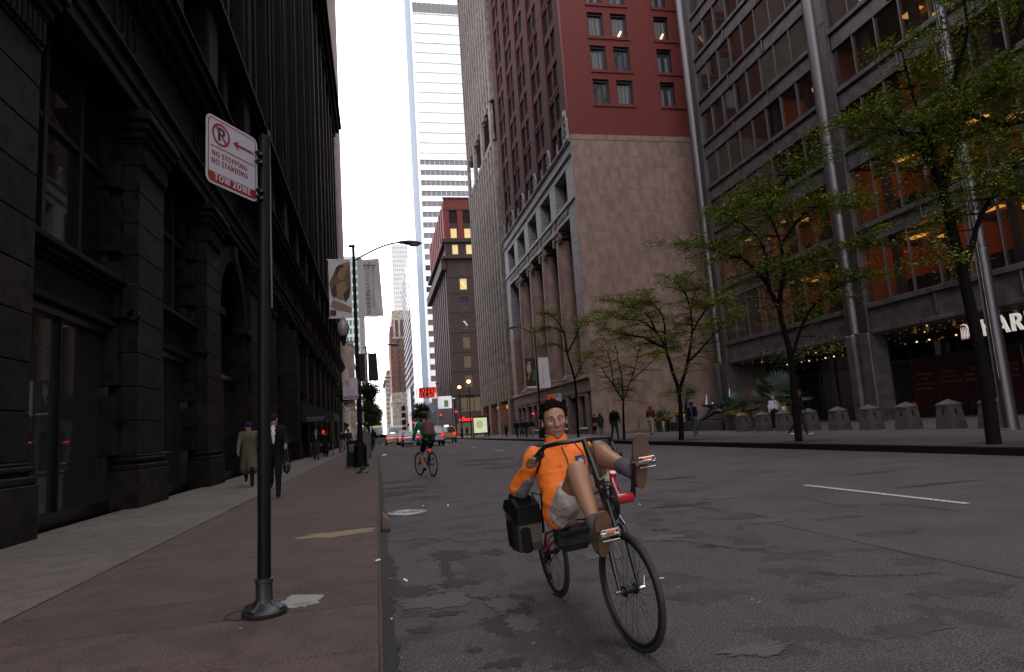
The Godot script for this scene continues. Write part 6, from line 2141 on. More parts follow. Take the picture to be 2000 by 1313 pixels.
func locust(tr: Dictionary) -> void:
	var p0 := at_x(tr.base[0], tr.base[1], tr.x)
	p0.y = 0.155
	var t := thing("locust_tree", tr.label, "tree", p0, 0.0, "locust trees along the right kerb")
	var wood := MB.new()
	var segs := []
	var n := 0
	var side := Vector3(p0.x, 0, p0.z).normalized()
	for limb in tr.limbs:
		var pts := []
		var rad := []
		var m: int = limb.size()
		var depth := 0.0 if n == 0 else rng.randf_range(-1.0, 1.0) * (1.5 if n > 2 else 0.6)
		for k in m:
			var u := float(k) / (m - 1)
			var q := on_plane(limb[k][0], limb[k][1], p0) - p0
			if n == 0 and k == 0:
				q = Vector3(0, -0.04, 0)
			q += side * depth * u
			pts.append(q)
			rad.append(tr.r * (0.85 - 0.33 * u) if n == 0 else tr.r * lerpf(0.62 if n < 3 else 0.42, 0.08, u))
		# smooth the limb
		var sp := []
		var sr := []
		for k in m - 1:
			for j in 4:
				var u := j / 4.0
				var a: Vector3 = pts[maxi(k - 1, 0)]
				var d: Vector3 = pts[mini(k + 2, m - 1)]
				sp.append((pts[k] as Vector3).cubic_interpolate(pts[k + 1], a, d, u) + Vector3(rng.randfn(), rng.randfn(), rng.randfn()) * (0.012 if n else 0.004))
				sr.append(lerpf(rad[k], rad[k + 1], u))
		sp.append(pts[m - 1])
		sr.append(rad[m - 1])
		wood.tube(sp, sr, 9 if n == 0 else 7)
		if n > 0:
			for k in sp.size():
				segs.append([sp[k], float(k) / sp.size(), sr[k]])
		n += 1
	# branches off the limbs, then twigs with sprays of small leaves
	var f := MB.new()
	var tips := []
	for k in int(tr.twigs * 0.5):
		var s: Array = segs[rng.randi_range(0, segs.size() - 1)]
		if s[1] < 0.25 and rng.randf() < 0.7:
			continue
		var a := rng.randf() * TAU
		var l: float = rng.randf_range(0.5, 1.5) * (1.15 - 0.5 * s[1])
		if tr.r < 0.12:
			l *= 0.8
		var d := Vector3(cos(a), rng.randf_range(-0.15, 0.5), sin(a)).normalized()
		var p1: Vector3 = s[0] + d * l * 0.5 + Vector3(rng.randfn(), rng.randfn(), rng.randfn()) * 0.06
		var p2: Vector3 = s[0] + d * l + Vector3(0, -0.12 * l, 0) + Vector3(rng.randfn(), rng.randfn(), rng.randfn()) * 0.08
		wood.tube([s[0], p1, p2], [minf(s[2] * 0.6, 0.018), 0.01, 0.004], 4, false)
		for q in 4:
			tips.append([p1.lerp(p2, q / 3.0), d])
	for s in segs:
		if s[1] > 0.55:
			tips.append([s[0], Vector3(rng.randfn(), 0.3, rng.randfn()).normalized()])
	var young: bool = tr.r < 0.12
	for tip in tips:
		var reps := 2 if not young else 1
		for r in reps:
			var a := rng.randf() * TAU
			var d: Vector3 = (tip[1] * 0.6 + Vector3(cos(a), rng.randf_range(-0.5, 0.25), sin(a))).normalized()
			var l := rng.randf_range(0.22, 0.5)
			var p1: Vector3 = tip[0] + d * l
			wood.tube([tip[0], p1], [0.005, 0.002], 3, false)
			var tone := rng.randf()
			var c0 := Color(0.11, 0.17, 0.025).lerp(Color(0.25, 0.24, 0.035), tone * tone)
			if young:
				c0 = c0.lerp(Color(0.2, 0.17, 0.035), 0.5)
			var nl := 18 if not young else 15
			for q in nl:
				f.col = c0.lerp(Color(0.24, 0.17, 0.03), 0.6 * rng.randf() * rng.randf())
				var u := rng.randf()
				leaf(f, tip[0].lerp(p1, u) + Vector3(rng.randfn(), rng.randfn() * 0.6, rng.randfn()) * 0.13, rng.randf_range(0.05, 0.16), rng.randf_range(0.024, 0.05), 0.25)
	part(t, "trunk", wood, mats.bark)
	part(t, "crown", f, mats.leaves)
	# soil square round the trunk
	var b := MB.new()
	b.cham(Vector3(p0.x + 0.1, 0.158, p0.z), Vector3(1.5, 0.012, 1.7), 0.005)
	setting("tree_pit", b, mats.soil)

func far_tree(label: String, at: Vector3, h: float, w: float, c: Color) -> void:
	var t := thing("street_tree", label, "tree", at, 0.0, "street trees beyond the crossing")
	var b := MB.new()
	b.tube([Vector3.ZERO, Vector3(0.1, h * 0.35, 0), Vector3(-0.1, h * 0.6, 0.1)], [0.16, 0.12, 0.06], 7)
	for k in 6:
		var a := TAU * k / 6.0
		b.tube([Vector3(0.05, h * 0.33, 0), Vector3(cos(a) * w * 0.25, h * 0.55, sin(a) * w * 0.25), Vector3(cos(a) * w * 0.4, h * 0.75, sin(a) * w * 0.4)], [0.08, 0.05, 0.02], 5)
	part(t, "trunk", b, mats.bark)
	var f := MB.new()
	for k in 150:
		var d := Vector3(rng.randfn(), rng.randfn(), rng.randfn()).normalized() * pow(rng.randf(), 0.4)
		var ce := Vector3(d.x * w * 0.5, h * 0.62 + d.y * h * 0.34, d.z * w * 0.5)
		var tone := c.lerp(c * 1.7, rng.randf())
		for q in 90:
			f.col = tone.lerp(Color(0.1, 0.09, 0.02), 0.3 * rng.randf())
			leaf(f, ce + Vector3(rng.randfn(), rng.randfn() * 0.7, rng.randfn()) * w * 0.085, 0.36, 0.24)
	part(t, "crown", f, mats.leaves)

# ------------------------------------------------------------------ cars queueing down the street
# seen mostly from behind; length along z, rear toward +z
func car(nm: String, label: String, at: Vector3, turn: float, kind: String, paint: Material) -> Node3D:
	var t := thing(nm, label, "car", at, turn, "vehicles queueing at the crossing")
	var L := 4.7
	var W := 1.82
	var secs: Array   # z, half width, bottom, belt, then roof half width and roof height (0 where there is no cabin)
	var H: float
	if kind == "sedan":
		secs = [[2.35, 0.72, 0.35, 0.85, 0, 0], [2.2, 0.85, 0.28, 0.98, 0, 0], [1.5, 0.9, 0.24, 1.02, 0.74, 1.06], [0.85, 0.91, 0.22, 1.0, 0.62, 1.42], [0.0, 0.91, 0.22, 0.98, 0.63, 1.47], [-0.6, 0.91, 0.22, 0.96, 0.62, 1.4], [-1.2, 0.9, 0.24, 0.94, 0.74, 0.98], [-1.9, 0.86, 0.26, 0.84, 0, 0], [-2.3, 0.72, 0.33, 0.68, 0, 0]]
	else:
		secs = [[2.3, 0.8, 0.38, 1.0, 0, 0], [2.22, 0.9, 0.32, 1.1, 0.74, 1.15], [1.85, 0.93, 0.3, 1.1, 0.68, 1.72], [0.8, 0.94, 0.28, 1.08, 0.7, 1.8], [-0.2, 0.94, 0.28, 1.06, 0.7, 1.78], [-0.8, 0.94, 0.28, 1.04, 0.68, 1.68], [-1.4, 0.92, 0.3, 1.04, 0.78, 1.08], [-2.0, 0.88, 0.32, 0.98, 0, 0], [-2.35, 0.74, 0.4, 0.78, 0, 0]]
	var b := MB.new()
	var g := MB.new()
	var rings := []
	for s in secs:
		var r := []
		for q in [[-1, 0.0], [-1, 0.3], [-1.0, 0.75], [-0.97, 0.93], [-0.88, 1.0], [0, 1.02], [0.88, 1.0], [0.97, 0.93], [1.0, 0.75], [1, 0.3], [1, 0.0]]:
			r.append(Vector3(q[0] * s[1], lerpf(s[2], s[3], q[1]), s[0]))
		rings.append(r)
	for k in rings.size() - 1:
		for j in 10:
			var a: Vector3 = rings[k][j]
			var c: Vector3 = rings[k + 1][j + 1]
			var nn := Vector3(a.x + c.x, 0.0, 0) if j < 3 or j > 6 else Vector3((a.x + c.x) * 0.4, 1, 0)
			b.quad(a, rings[k][j + 1], c, rings[k + 1][j], nn.normalized())
	for e in [0, rings.size() - 1]:
		for j in range(1, 9):
			b.tri(rings[e][0], rings[e][j], rings[e][j + 1], Vector3(0, 0, 1 if e == 0 else -1))
		b.tri(rings[e][0], rings[e][9], rings[e][10], Vector3(0, 0, 1 if e == 0 else -1))
	part(t, "body", b, paint)
	var roof := MB.new()
	var prev := []
	for s in secs:
		if s[4] == 0:
			continue
		var bl := Vector3(-s[1] * 0.93, s[3] - 0.02, s[0])
		var br := Vector3(s[1] * 0.93, s[3] - 0.02, s[0])
		var tl := Vector3(-s[4], s[5], s[0])
		var tr := Vector3(s[4], s[5], s[0])
		if prev.size():
			g.quad(prev[0], bl, tl, prev[2], Vector3(-1, 0.3, 0).normalized())
			g.quad(prev[1], br, tr, prev[3], Vector3(1, 0.3, 0).normalized())
			var steep := absf(tl.y - prev[2].y) > 0.25
			(g if steep else roof).quad(prev[2], tl, tr, prev[3], Vector3(0, 1, 0.8 if tl.y > prev[2].y else -0.8).normalized() if steep else Vector3.UP)
		prev = [bl, br, tl, tr]
	part(t, "windows", g, mats.glass_dark)
	# roof shell a little proud, with pillars
	var rs := MB.new()
	var tops := secs.filter(func(s): return s[4] != 0 and s[5] > 1.3)
	for k in tops.size() - 1:
		var s0: Array = tops[k]
		var s1: Array = tops[k + 1]
		rs.quad(Vector3(-s0[4] - 0.02, s0[5] + 0.015, s0[0]), Vector3(-s1[4] - 0.02, s1[5] + 0.015, s1[0]), Vector3(s1[4] + 0.02, s1[5] + 0.015, s1[0]), Vector3(s0[4] + 0.02, s0[5] + 0.015, s0[0]), Vector3.UP)
	for s in [-1.0, 1.0]:
		for k in tops.size():
			var s0: Array = tops[k]
			if k == 0:
				var z2: float = secs[2][0] if kind == "sedan" else secs[1][0]
				rs.tube([Vector3(s * s0[4], s0[5], s0[0]), Vector3(s * s0[1] * 0.9, s0[3], z2)], 0.05, 5)
			elif k == tops.size() - 1:
				rs.tube([Vector3(s * s0[4], s0[5], s0[0]), Vector3(s * s0[1] * 0.9, s0[3], s0[0] - 0.65)], 0.04, 5)
			else:
				rs.tube([Vector3(s * s0[4] * 1.01, s0[5], s0[0]), Vector3(s * s0[1] * 0.95, s0[3], s0[0])], 0.035, 5)
	part(t, "roof", rs, paint)
	for s in [[-1, 1.45], [1, 1.45], [-1, -1.4], [1, -1.4]]:
		var w := MB.new()
		w.lathe([Vector2(0, -0.1), Vector2(0.27, -0.1), Vector2(0.33, -0.07), Vector2(0.33, 0.07), Vector2(0.27, 0.1), Vector2(0, 0.1)], 16, Vector3.ZERO, true, Basis(Vector3.BACK, PI / 2))
		var o := part(t, "wheel", w, mats.rubber, Vector3(s[0] * 0.82, 0.33, s[1]))
		w = MB.new()
		w.lathe([Vector2(0, 0.11), Vector2(0.19, 0.1), Vector2(0.2, 0.08)], 12, Vector3.ZERO, true, Basis(Vector3.BACK, -PI / 2 * s[0]))
		part(o, "rim", w, mats.brushed)
	var hy := 0.85 if kind == "sedan" else 1.0
	for s in [-1.0, 1.0]:
		part(t, "tail_light", block(Vector3(0.26, 0.2, 0.06), 0.03), mats.red_light, Vector3(s * 0.66, hy, 2.3 if kind == "sedan" else 2.31))
		part(t, "headlight", block(Vector3(0.3, 0.16, 0.06), 0.03), mats.glass_grey, Vector3(s * 0.58, 0.66, -2.3))
	part(t, "licence_plate", block(Vector3(0.34, 0.17, 0.02), 0.005), mats.sign_white, Vector3(0, hy - 0.12, 2.37 if kind == "sedan" else 2.33))
	part(t, "bumper", block(Vector3(1.6, 0.2, 0.12), 0.04), mats.rubber if kind == "suv" else paint, Vector3(0, 0.45, 2.33))
	return t

func build_traffic() -> void:
	var silver := mat("car_silver", lin(0.34, 0.34, 0.36), 0.3, {"metal": 0.5, "coat": 0.8})
	var black := mat("car_black", lin(0.01, 0.01, 0.012), 0.25, {"coat": 0.8})
	var white := mat("car_white", lin(0.55, 0.55, 0.55), 0.3, {"coat": 0.8})
	var yellow := mat("car_yellow", lin(0.55, 0.2, 0.01), 0.35, {"coat": 0.8})
	var grey := mat("car_grey", lin(0.09, 0.09, 0.1), 0.3, {"metal": 0.4, "coat": 0.8})
	var taxi := car("taxi", "yellow taxi van with roof light waiting at the crossing", Vector3(7.75, 0, -76.0), 0.0, "suv", yellow)
	part(taxi, "roof_light", block(Vector3(0.5, 0.14, 0.2), 0.04), mats.head_glow, Vector3(0, 1.9, 0.2))
	car("parked_car", "silver sport utility car just ahead of the cyclist in green", Vector3(5.05, 0, -63.0), 0.05, "suv", silver)
	car("parked_car", "black saloon partly hidden by the cyclist in green", Vector3(3.3, 0, -69.5), 0.0, "sedan", black)
	car("parked_car", "small silver saloon with lit brake lights left of the black one", Vector3(3.2, 0, -82.0), 0.0, "sedan", white)
	car("parked_car", "dark grey car following the silver saloon in the queue", Vector3(3.4, 0, -91.0), 0.0, "suv", grey)
	var t2 := car("taxi", "orange and black taxi saloon with lit roof sign in the left lane", Vector3(1.85, 0, -84.0), 0.0, "sedan", mat("car_orange", lin(0.4, 0.15, 0.02), 0.35, {"coat": 0.8}))
	part(t2, "roof_light", block(Vector3(0.5, 0.14, 0.2), 0.04), mats.head_glow, Vector3(0, 1.52, 0.0))
	car("parked_car", "silver car turning across the street", Vector3(0.4, 0, -104.0), 1.25, "sedan", silver)
	car("parked_car", "dark car nosing out by the left kerb", Vector3(-1.2, 0, -112.0), 1.4, "sedan", grey)
	car("parked_car", "black car parked by the right kerb near the poster case", Vector3(10.9, 0, -112.0), 0.0, "sedan", black)
	car("parked_car", "dark car farther back in the right lane of the queue", Vector3(7.4, 0, -128.0), 0.0, "sedan", grey)
	# box van with lit rear and a white truck
	var t := thing("white_van", "plain white delivery van above the queue of cars", "van", Vector3(2.9, 0, -112.0), 0.0, "vehicles queueing at the crossing")
	part(t, "body", block(Vector3(2.2, 2.1, 5.0), 0.15), white, Vector3(0, 1.65, 0))
	part(t, "rear_window", block(Vector3(1.5, 0.6, 0.04), 0.02), mats.glass_dark, Vector3(0, 2.1, 2.51))
	for s in [-1.0, 1.0]:
		part(t, "tail_light", block(Vector3(0.2, 0.4, 0.05), 0.02), mats.red_light, Vector3(s * 0.95, 1.0, 2.52))
		part(t, "wheel", block(Vector3(0.25, 0.7, 0.7), 0.2), mats.rubber, Vector3(s * 0.9, 0.36, 1.6))
	t = thing("bus", "pale bus with bright lights crossing far down the street", "bus", Vector3(-0.2, 0, -128.0), 0.0, "vehicles queueing at the crossing")
	part(t, "body", block(Vector3(2.6, 2.8, 10.0), 0.15), mat("bus_white", lin(0.6, 0.62, 0.65), 0.4), Vector3(0, 1.8, -3.0))
	part(t, "windscreen", block(Vector3(2.3, 1.2, 0.05), 0.03), mats.glass_blue, Vector3(0, 2.2, 2.02))
	for s in [-1.0, 1.0]:
		part(t, "headlight", block(Vector3(0.35, 0.25, 0.06), 0.03), mats.head_glow, Vector3(s * 0.9, 0.9, 2.04))
		part(t, "wheel", block(Vector3(0.3, 0.9, 0.9), 0.3), mats.rubber, Vector3(s * 1.1, 0.46, 0.5))
	part(t, "destination_sign", block(Vector3(1.6, 0.3, 0.05), 0.02), mats.lit_window, Vector3(0, 3.0, 2.03))

# ------------------------------------------------------------------ figures: tapered capsules joined into one skin
# bones: [a, b, radius a, radius b, colour]; returns a smooth mesh added to mb
func skin(mb: MB, bones: Array, cell: float, k: float) -> void:
	var lo := Vector3(1e9, 1e9, 1e9)
	var hi := -lo
	for b in bones:
		var r: float = maxf(b[2], b[3]) + cell * 2.0 + k * 0.3
		for q in 2:
			var p: Vector3 = b[q]
			lo = lo.min(p - Vector3(r, r, r))
			hi = hi.max(p + Vector3(r, r, r))
	var nx := int((hi.x - lo.x) / cell) + 2
	var ny := int((hi.y - lo.y) / cell) + 2
	var nz := int((hi.z - lo.z) / cell) + 2
	var fld := PackedFloat32Array()
	fld.resize(nx * ny * nz)
	fld.fill(1000.0)
	var raw := fld.duplicate()
	var own := PackedInt32Array()
	own.resize(nx * ny * nz)
	var sx := 1
	var sy := nx
	var sz := nx * ny
	for bi in bones.size():
		var bn: Array = bones[bi]
		var a: Vector3 = bn[0]
		var ba: Vector3 = bn[1] - bn[0]
		var bb := maxf(ba.length_squared(), 1e-9)
		var ra: float = bn[2]
		var dr: float = bn[3] - ra
		var m: float = maxf(ra, bn[3]) + cell * 2.0 + k
		var mn: Vector3 = (a.min(bn[1]) - Vector3(m, m, m) - lo) / cell
		var mx: Vector3 = (a.max(bn[1]) + Vector3(m, m, m) - lo) / cell
		for z in range(maxi(0, int(mn.z)), mini(nz, int(mx.z) + 2)):
			for y in range(maxi(0, int(mn.y)), mini(ny, int(mx.y) + 2)):
				var i := z * sz + y * sy + maxi(0, int(mn.x))
				var p := lo + Vector3(maxi(0, int(mn.x)), y, z) * cell - a
				for x in range(maxi(0, int(mn.x)), mini(nx, int(mx.x) + 2)):
					var h := clampf(p.dot(ba) / bb, 0.0, 1.0)
					var d := (p - ba * h).length() - ra - dr * h
					var o := fld[i]
					var e := maxf(k - absf(o - d), 0.0)
					fld[i] = minf(o, d) - e * e * 0.25 / k
					if d < raw[i]:
						raw[i] = d
						own[i] = bi
					i += 1
					p.x += cell
	var idx := PackedInt32Array()
	idx.resize(nx * ny * nz)
	idx.fill(-1)
	var base := mb.v.size()
	var offs := [0, sx, sy, sx + sy, sz, sx + sz, sy + sz, sx + sy + sz]
	var edges := [[0, 1], [2, 3], [4, 5], [6, 7], [0, 2], [1, 3], [4, 6], [5, 7], [0, 4], [1, 5], [2, 6], [3, 7]]
	var used_cells := PackedInt32Array()
	for z in nz - 1:
		for y in ny - 1:
			var i := z * sz + y * sy
			for x in nx - 1:
				var f0 := fld[i]
				if absf(f0) < cell * 3.2:
					var cnt := 0
					for q in 8:
						if fld[i + offs[q]] < 0.0:
							cnt += 1
					if cnt > 0 and cnt < 8:
						var s := Vector3.ZERO
						var c := 0
						for e in edges:
							var u: float = fld[i + offs[e[0]]]
							var w: float = fld[i + offs[e[1]]]
							if (u < 0.0) != (w < 0.0):
								var t := u / (u - w)
								var q0: int = e[0]
								var q1: int = e[1]
								s += Vector3(q0 & 1, (q0 >> 1) & 1, q0 >> 2).lerp(Vector3(q1 & 1, (q1 >> 1) & 1, q1 >> 2), t)
								c += 1
						var best := 0
						var bv := 1e9
						for q in 8:
							var av: float = absf(raw[i + offs[q]])
							if av < bv:
								bv = av
								best = q
						var g := Vector3(fld[i + sx] - f0, fld[i + sy] - f0, fld[i + sz] - f0)
						mb.col = bones[own[i + offs[best]]][4]
						idx[i] = mb.v.size()
						mb.vert(lo + (Vector3(x, y, z) + s / c) * cell, g.normalized())
						used_cells.append(i)
				i += 1
	# faces round every crossed grid edge
	var acc := PackedVector3Array()
	acc.resize(mb.v.size() - base)
	for i in used_cells:
		for ax in 3:
			var st: int = [sx, sy, sz][ax]
			var s1: int = [sy, sz, sx][ax]
			var s2: int = [sz, sx, sy][ax]
			if i < s1 + s2:
				continue
			if (fld[i] < 0.0) == (fld[i + st] < 0.0):
				continue
			var a := idx[i]
			var b := idx[i - s1]
			var c := idx[i - s1 - s2]
			var d := idx[i - s2]
			if b < 0 or c < 0 or d < 0:
				continue
			var out := fld[i] < 0.0
			var nn := (mb.v[c] - mb.v[a]).cross(mb.v[d] - mb.v[b])
			if out:
				mb.ix.append_array(PackedInt32Array([a, c, b, a, d, c]))
			else:
				mb.ix.append_array(PackedInt32Array([a, b, c, a, c, d]))
				nn = -nn
			for q in [a, b, c, d]:
				acc[q - base] += nn
	for q in acc.size():
		if acc[q].length_squared() > 0.0:
			mb.n[base + q] = acc[q].normalized()

# pushes cloth in and out in creases and shades it anew
func wrinkle(mb: MB, amp: float, freq: float, squeeze: Vector3) -> void:
	var f := FastNoiseLite.new()
	f.seed = 12
	f.frequency = freq
	f.fractal_type = FastNoiseLite.FRACTAL_RIDGED
	f.fractal_octaves = 2
	for i in mb.v.size():
		mb.v[i] += mb.n[i] * amp * f.get_noise_3dv(mb.v[i] * squeeze)
	var acc := PackedVector3Array()
	acc.resize(mb.v.size())
	for k in range(0, mb.ix.size(), 3):
		var nn := (mb.v[mb.ix[k + 2]] - mb.v[mb.ix[k]]).cross(mb.v[mb.ix[k + 1]] - mb.v[mb.ix[k]])
		for q in 3:
			acc[mb.ix[k + q]] += nn
	for i in mb.v.size():
		if acc[i].length_squared() > 0.0:
			mb.n[i] = acc[i].normalized()

var hand_mesh := {}

# a relaxed or gripping hand: wrist at the origin, fingers along -y, thumb toward +z; s = 1 left, -1 right
func hand_bones(s: float, curl: float, c: Color) -> Array:
	var out := [[Vector3(0, 0.01, 0), Vector3(0, -0.045, 0.0), 0.024, 0.02, c]]
	for k in 4:
		var z := 0.028 - 0.019 * k
		var l: float = [0.072, 0.08, 0.074, 0.058][k]
		out.append([Vector3(0, -0.02, z * 0.5), Vector3(0, -0.085, z), 0.016, 0.0105, c])
		var p := Vector3(0, -0.085, z)
		var a := curl * 0.6
		for j in 3:
			var q: Vector3 = p + Vector3(-s * sin(a), -cos(a), 0.0) * l * [0.45, 0.32, 0.26][j]
			out.append([p, q, 0.0098 - 0.0008 * j, 0.0092 - 0.0008 * j, c])
			p = q
			a += curl
	var t0 := Vector3(-s * 0.004, -0.03, 0.022)
	var t1 := t0 + Vector3(-s * 0.012, -0.03, 0.024)
	var t2 := t1 + Vector3(-s * 0.014 * (0.5 + curl), -0.03, 0.008 - 0.012 * curl)
	out.append([t0, t1, 0.014, 0.0105, c])
	out.append([t1, t2, 0.0105, 0.0085, c])
	return out

func get_hand(s: float) -> ArrayMesh:
	if not hand_mesh.has(s):
		var mb := MB.new()
		skin(mb, hand_bones(s, 0.45, Color(1, 1, 1)), 0.0065, 0.006)
		hand_mesh[s] = mb.mesh()
	return hand_mesh[s]

# o: h, top, legs, skin, hair, shoes (colours), swing, coat (hem height share), sleeve, bag, bend of arms, cell
func person(label: String, at: Vector3, turn: float, o: Dictionary) -> Node3D:
	var t := thing("person", label, "person", at, turn, o.get("group", "people on foot"))
	var H: float = o.get("h", 1.75)
	var top: Color = o.top
	var legs: Color = o.legs
	var sk: Color = o.get("skin", Color(0.3, 0.17, 0.11))
	var hair: Color = o.get("hair", Color(0.015, 0.011, 0.009))
	var shoe: Color = o.get("shoes", Color(0.01, 0.009, 0.009))
	var sw: float = o.get("swing", 0.35)
	var cell: float = o.get("cell", 0.028)
	var wide: float = o.get("wide", 1.0)
	var bn := []
	var wrists := []
	var drop := 0.0
	var feet := []
	for s in [1.0, -1.0]:
		var a: float = sw * s
		var hip := Vector3(s * 0.048 * H, 0.515 * H, 0)
		var knee: Vector3 = hip + Vector3(0, -cos(a), sin(a)) * 0.245 * H
		var kb: float = 0.12 if s * sw > 0 else absf(sw) * 1.25
		var an: Vector3 = knee + Vector3(0, -cos(a - kb), sin(a - kb)) * 0.235 * H
		feet.append([hip, knee, an, s, kb, a])
		drop = maxf(drop, -an.y + 0.045 * H) if feet.size() == 1 else maxf(drop, -an.y + 0.045 * H)
	var lift := 0.0
	for f in feet:
		lift = maxf(lift, 0.045 * H - (f[2] as Vector3).y)
	lift = minf(lift, 0.0) if lift < 0 else lift
	var low := minf((feet[0][2] as Vector3).y, (feet[1][2] as Vector3).y)
	var dy := 0.043 * H - low
	for f in feet:
		for q in 3:
			f[q] += Vector3(0, dy, 0)
		bn.append([f[0], f[1], 0.052 * H * wide, 0.037 * H, legs])
		bn.append([f[1], f[2], 0.036 * H, 0.027 * H, legs])
		var pitch: float = 0.25 if f[3] * sw > 0 else -0.5 * absf(sw) * 2.0
		var heel: Vector3 = f[2] + Vector3(0, -0.02 * H, -0.02 * H)
		bn.append([heel, f[2] + Vector3(0, -0.022 * H + 0.075 * H * sin(pitch), 0.1 * H * cos(pitch)), 0.022 * H, 0.018 * H, shoe])
	var y := dy
	var lean: float = o.get("lean", 0.03)
	var hip_c := Vector3(0, 0.53 * H + y, 0)
	var chest := Vector3(0, 0.745 * H + y, lean * H)
	for s in [1.0, -1.0]:
		bn.append([hip_c + Vector3(s * 0.042 * H, -0.01 * H, 0), hip_c + Vector3(s * 0.03 * H, 0.09 * H, lean * 0.4 * H), 0.062 * H * wide, 0.058 * H * wide, legs if not o.has("coat") else top])
		bn.append([hip_c + Vector3(s * 0.038 * H, 0.06 * H, lean * 0.3 * H), chest + Vector3(s * 0.045 * H, 0.01 * H, 0), 0.06 * H * wide, 0.066 * H * wide, top])
		var sh := chest + Vector3(s * 0.1 * H, 0.06 * H, -0.005 * H)
		bn.append([chest + Vector3(s * 0.03 * H, 0.055 * H, 0), sh, 0.05 * H, 0.042 * H, top])
		var sa: float = o.get("arm_l" if s > 0 else "arm_r", -sw * s * 0.9)
		var eb: float = o.get("bend_l" if s > 0 else "bend_r", 0.35)
		var el: Vector3 = sh + Vector3(s * 0.22, -cos(sa), sin(sa)).normalized() * 0.165 * H
		var wr: Vector3 = el + Vector3(s * 0.05, -cos(sa + eb), sin(sa + eb)).normalized() * 0.135 * H
		bn.append([sh, el, 0.038 * H, 0.031 * H, top])
		bn.append([el, wr, 0.03 * H, 0.024 * H, top])
		wrists.append([wr, (wr - el).normalized(), s])
	if o.has("coat"):
		var hem: float = o.coat
		for s in [1.0, -1.0]:
			bn.append([hip_c + Vector3(s * 0.03 * H, 0.06 * H, 0), Vector3(s * 0.05 * H, hem * H + y, 0.05 * H * s * signf(sw)), 0.075 * H, 0.085 * H, top])
	if o.has("skirt"):
		bn.append([hip_c, Vector3(0, 0.3 * H + y, 0), 0.085 * H, 0.1 * H, legs])
	var neck := chest + Vector3(0, 0.075 * H, 0.0)
	var turn_h: float = o.get("look", 0.0)
	var hd := Basis(Vector3.UP, turn_h) * Basis(Vector3.RIGHT, o.get("nod", 0.0))
	var hc := neck + Vector3(0, 0.085 * H, 0.012 * H)
	bn.append([neck - Vector3(0, 0.02 * H, 0), hc, 0.034 * H, 0.034 * H, sk])
	bn.append([hc + hd * Vector3(0, 0.028, -0.012) * H / 1.75, hc + hd * Vector3(0, 0.02, 0.02) * H / 1.75, 0.052 * H, 0.046 * H, sk])
	bn.append([hc + hd * Vector3(0, -0.045, 0.025) * H / 1.75, hc + hd * Vector3(0, -0.06, 0.045) * H / 1.75, 0.04 * H, 0.026 * H, sk])
	bn.append([hc + hd * Vector3(0, 0.01, 0.09), hc + hd * Vector3(0, -0.022, 0.105), 0.012, 0.015, sk])
	if o.has("collar"):
		bn.append([chest + Vector3(0, 0.02 * H, 0.05 * H), neck + Vector3(0, 0.01, 0.045 * H), 0.02 * H, 0.018 * H, o.collar])
		bn.append([chest + Vector3(0, -0.1 * H, 0.062 * H), chest + Vector3(0, 0.03 * H, 0.062 * H), 0.012 * H, 0.016 * H, o.collar])
	var mb := MB.new()
	skin(mb, bn, cell, 0.03)
	part(t, "body", mb, mats.person)
	# hair or hat
	mb = MB.new()
	var hb := []
	if o.has("hood"):
		hb = [[hc + hd * Vector3(0, 0.03, -0.02), hc + hd * Vector3(0, 0.0, 0.0), 0.115, 0.1, o.hood], [hc + hd * Vector3(0, -0.06, -0.04), neck, 0.09, 0.1, o.hood]]
	elif o.has("cap"):
		hb = [[hc + hd * Vector3(0, 0.055, -0.02), hc + hd * Vector3(0, 0.055, 0.02), 0.095, 0.09, o.cap], [hc + hd * Vector3(0, 0.05, 0.08), hc + hd * Vector3(0, 0.04, 0.15), 0.03, 0.014, o.cap], [hc + hd * Vector3(0, 0.0, -0.05), hc + hd * Vector3(0, -0.03, -0.06), 0.07, 0.05, hair]]
	else:
		var long: float = o.get("long", 0.0)
		hb = [[hc + hd * Vector3(0, 0.062, -0.015), hc + hd * Vector3(0, 0.055, 0.03), 0.09, 0.075, hair], [hc + hd * Vector3(0, 0.03, -0.045), hc + hd * Vector3(0, -0.03 - long, -0.05), 0.082, 0.06 + long * 0.15, hair]]
		if long > 0.0:
			for s in [-1.0, 1.0]:
				hb.append([hc + hd * Vector3(s * 0.07, 0.02, -0.02), hc + hd * Vector3(s * 0.075, -long, -0.02), 0.04, 0.045, hair])
	if hair.a > 0.5:
		skin(mb, hb, minf(cell, 0.016), 0.02)
		part(t, "hat" if o.has("cap") or o.has("hood") else "hair", mb, mats.person)
	var hm := mat("skin_%02x%02x" % [int(sk.r * 255), int(sk.g * 255)], lin(sk.r, sk.g, sk.b), 0.6)
	for w in wrists:
		var o2 := part(t, "hand", get_hand(w[2]), hm)
		var yv: Vector3 = -w[1]
		var zv := Vector3(0, 0, 1) - yv * yv.z
		zv = zv.normalized() if zv.length() > 0.1 else Vector3(0, 1, 0)
		o2.transform = Transform3D(Basis(yv.cross(zv), yv, zv), w[0] + w[1] * 0.01)
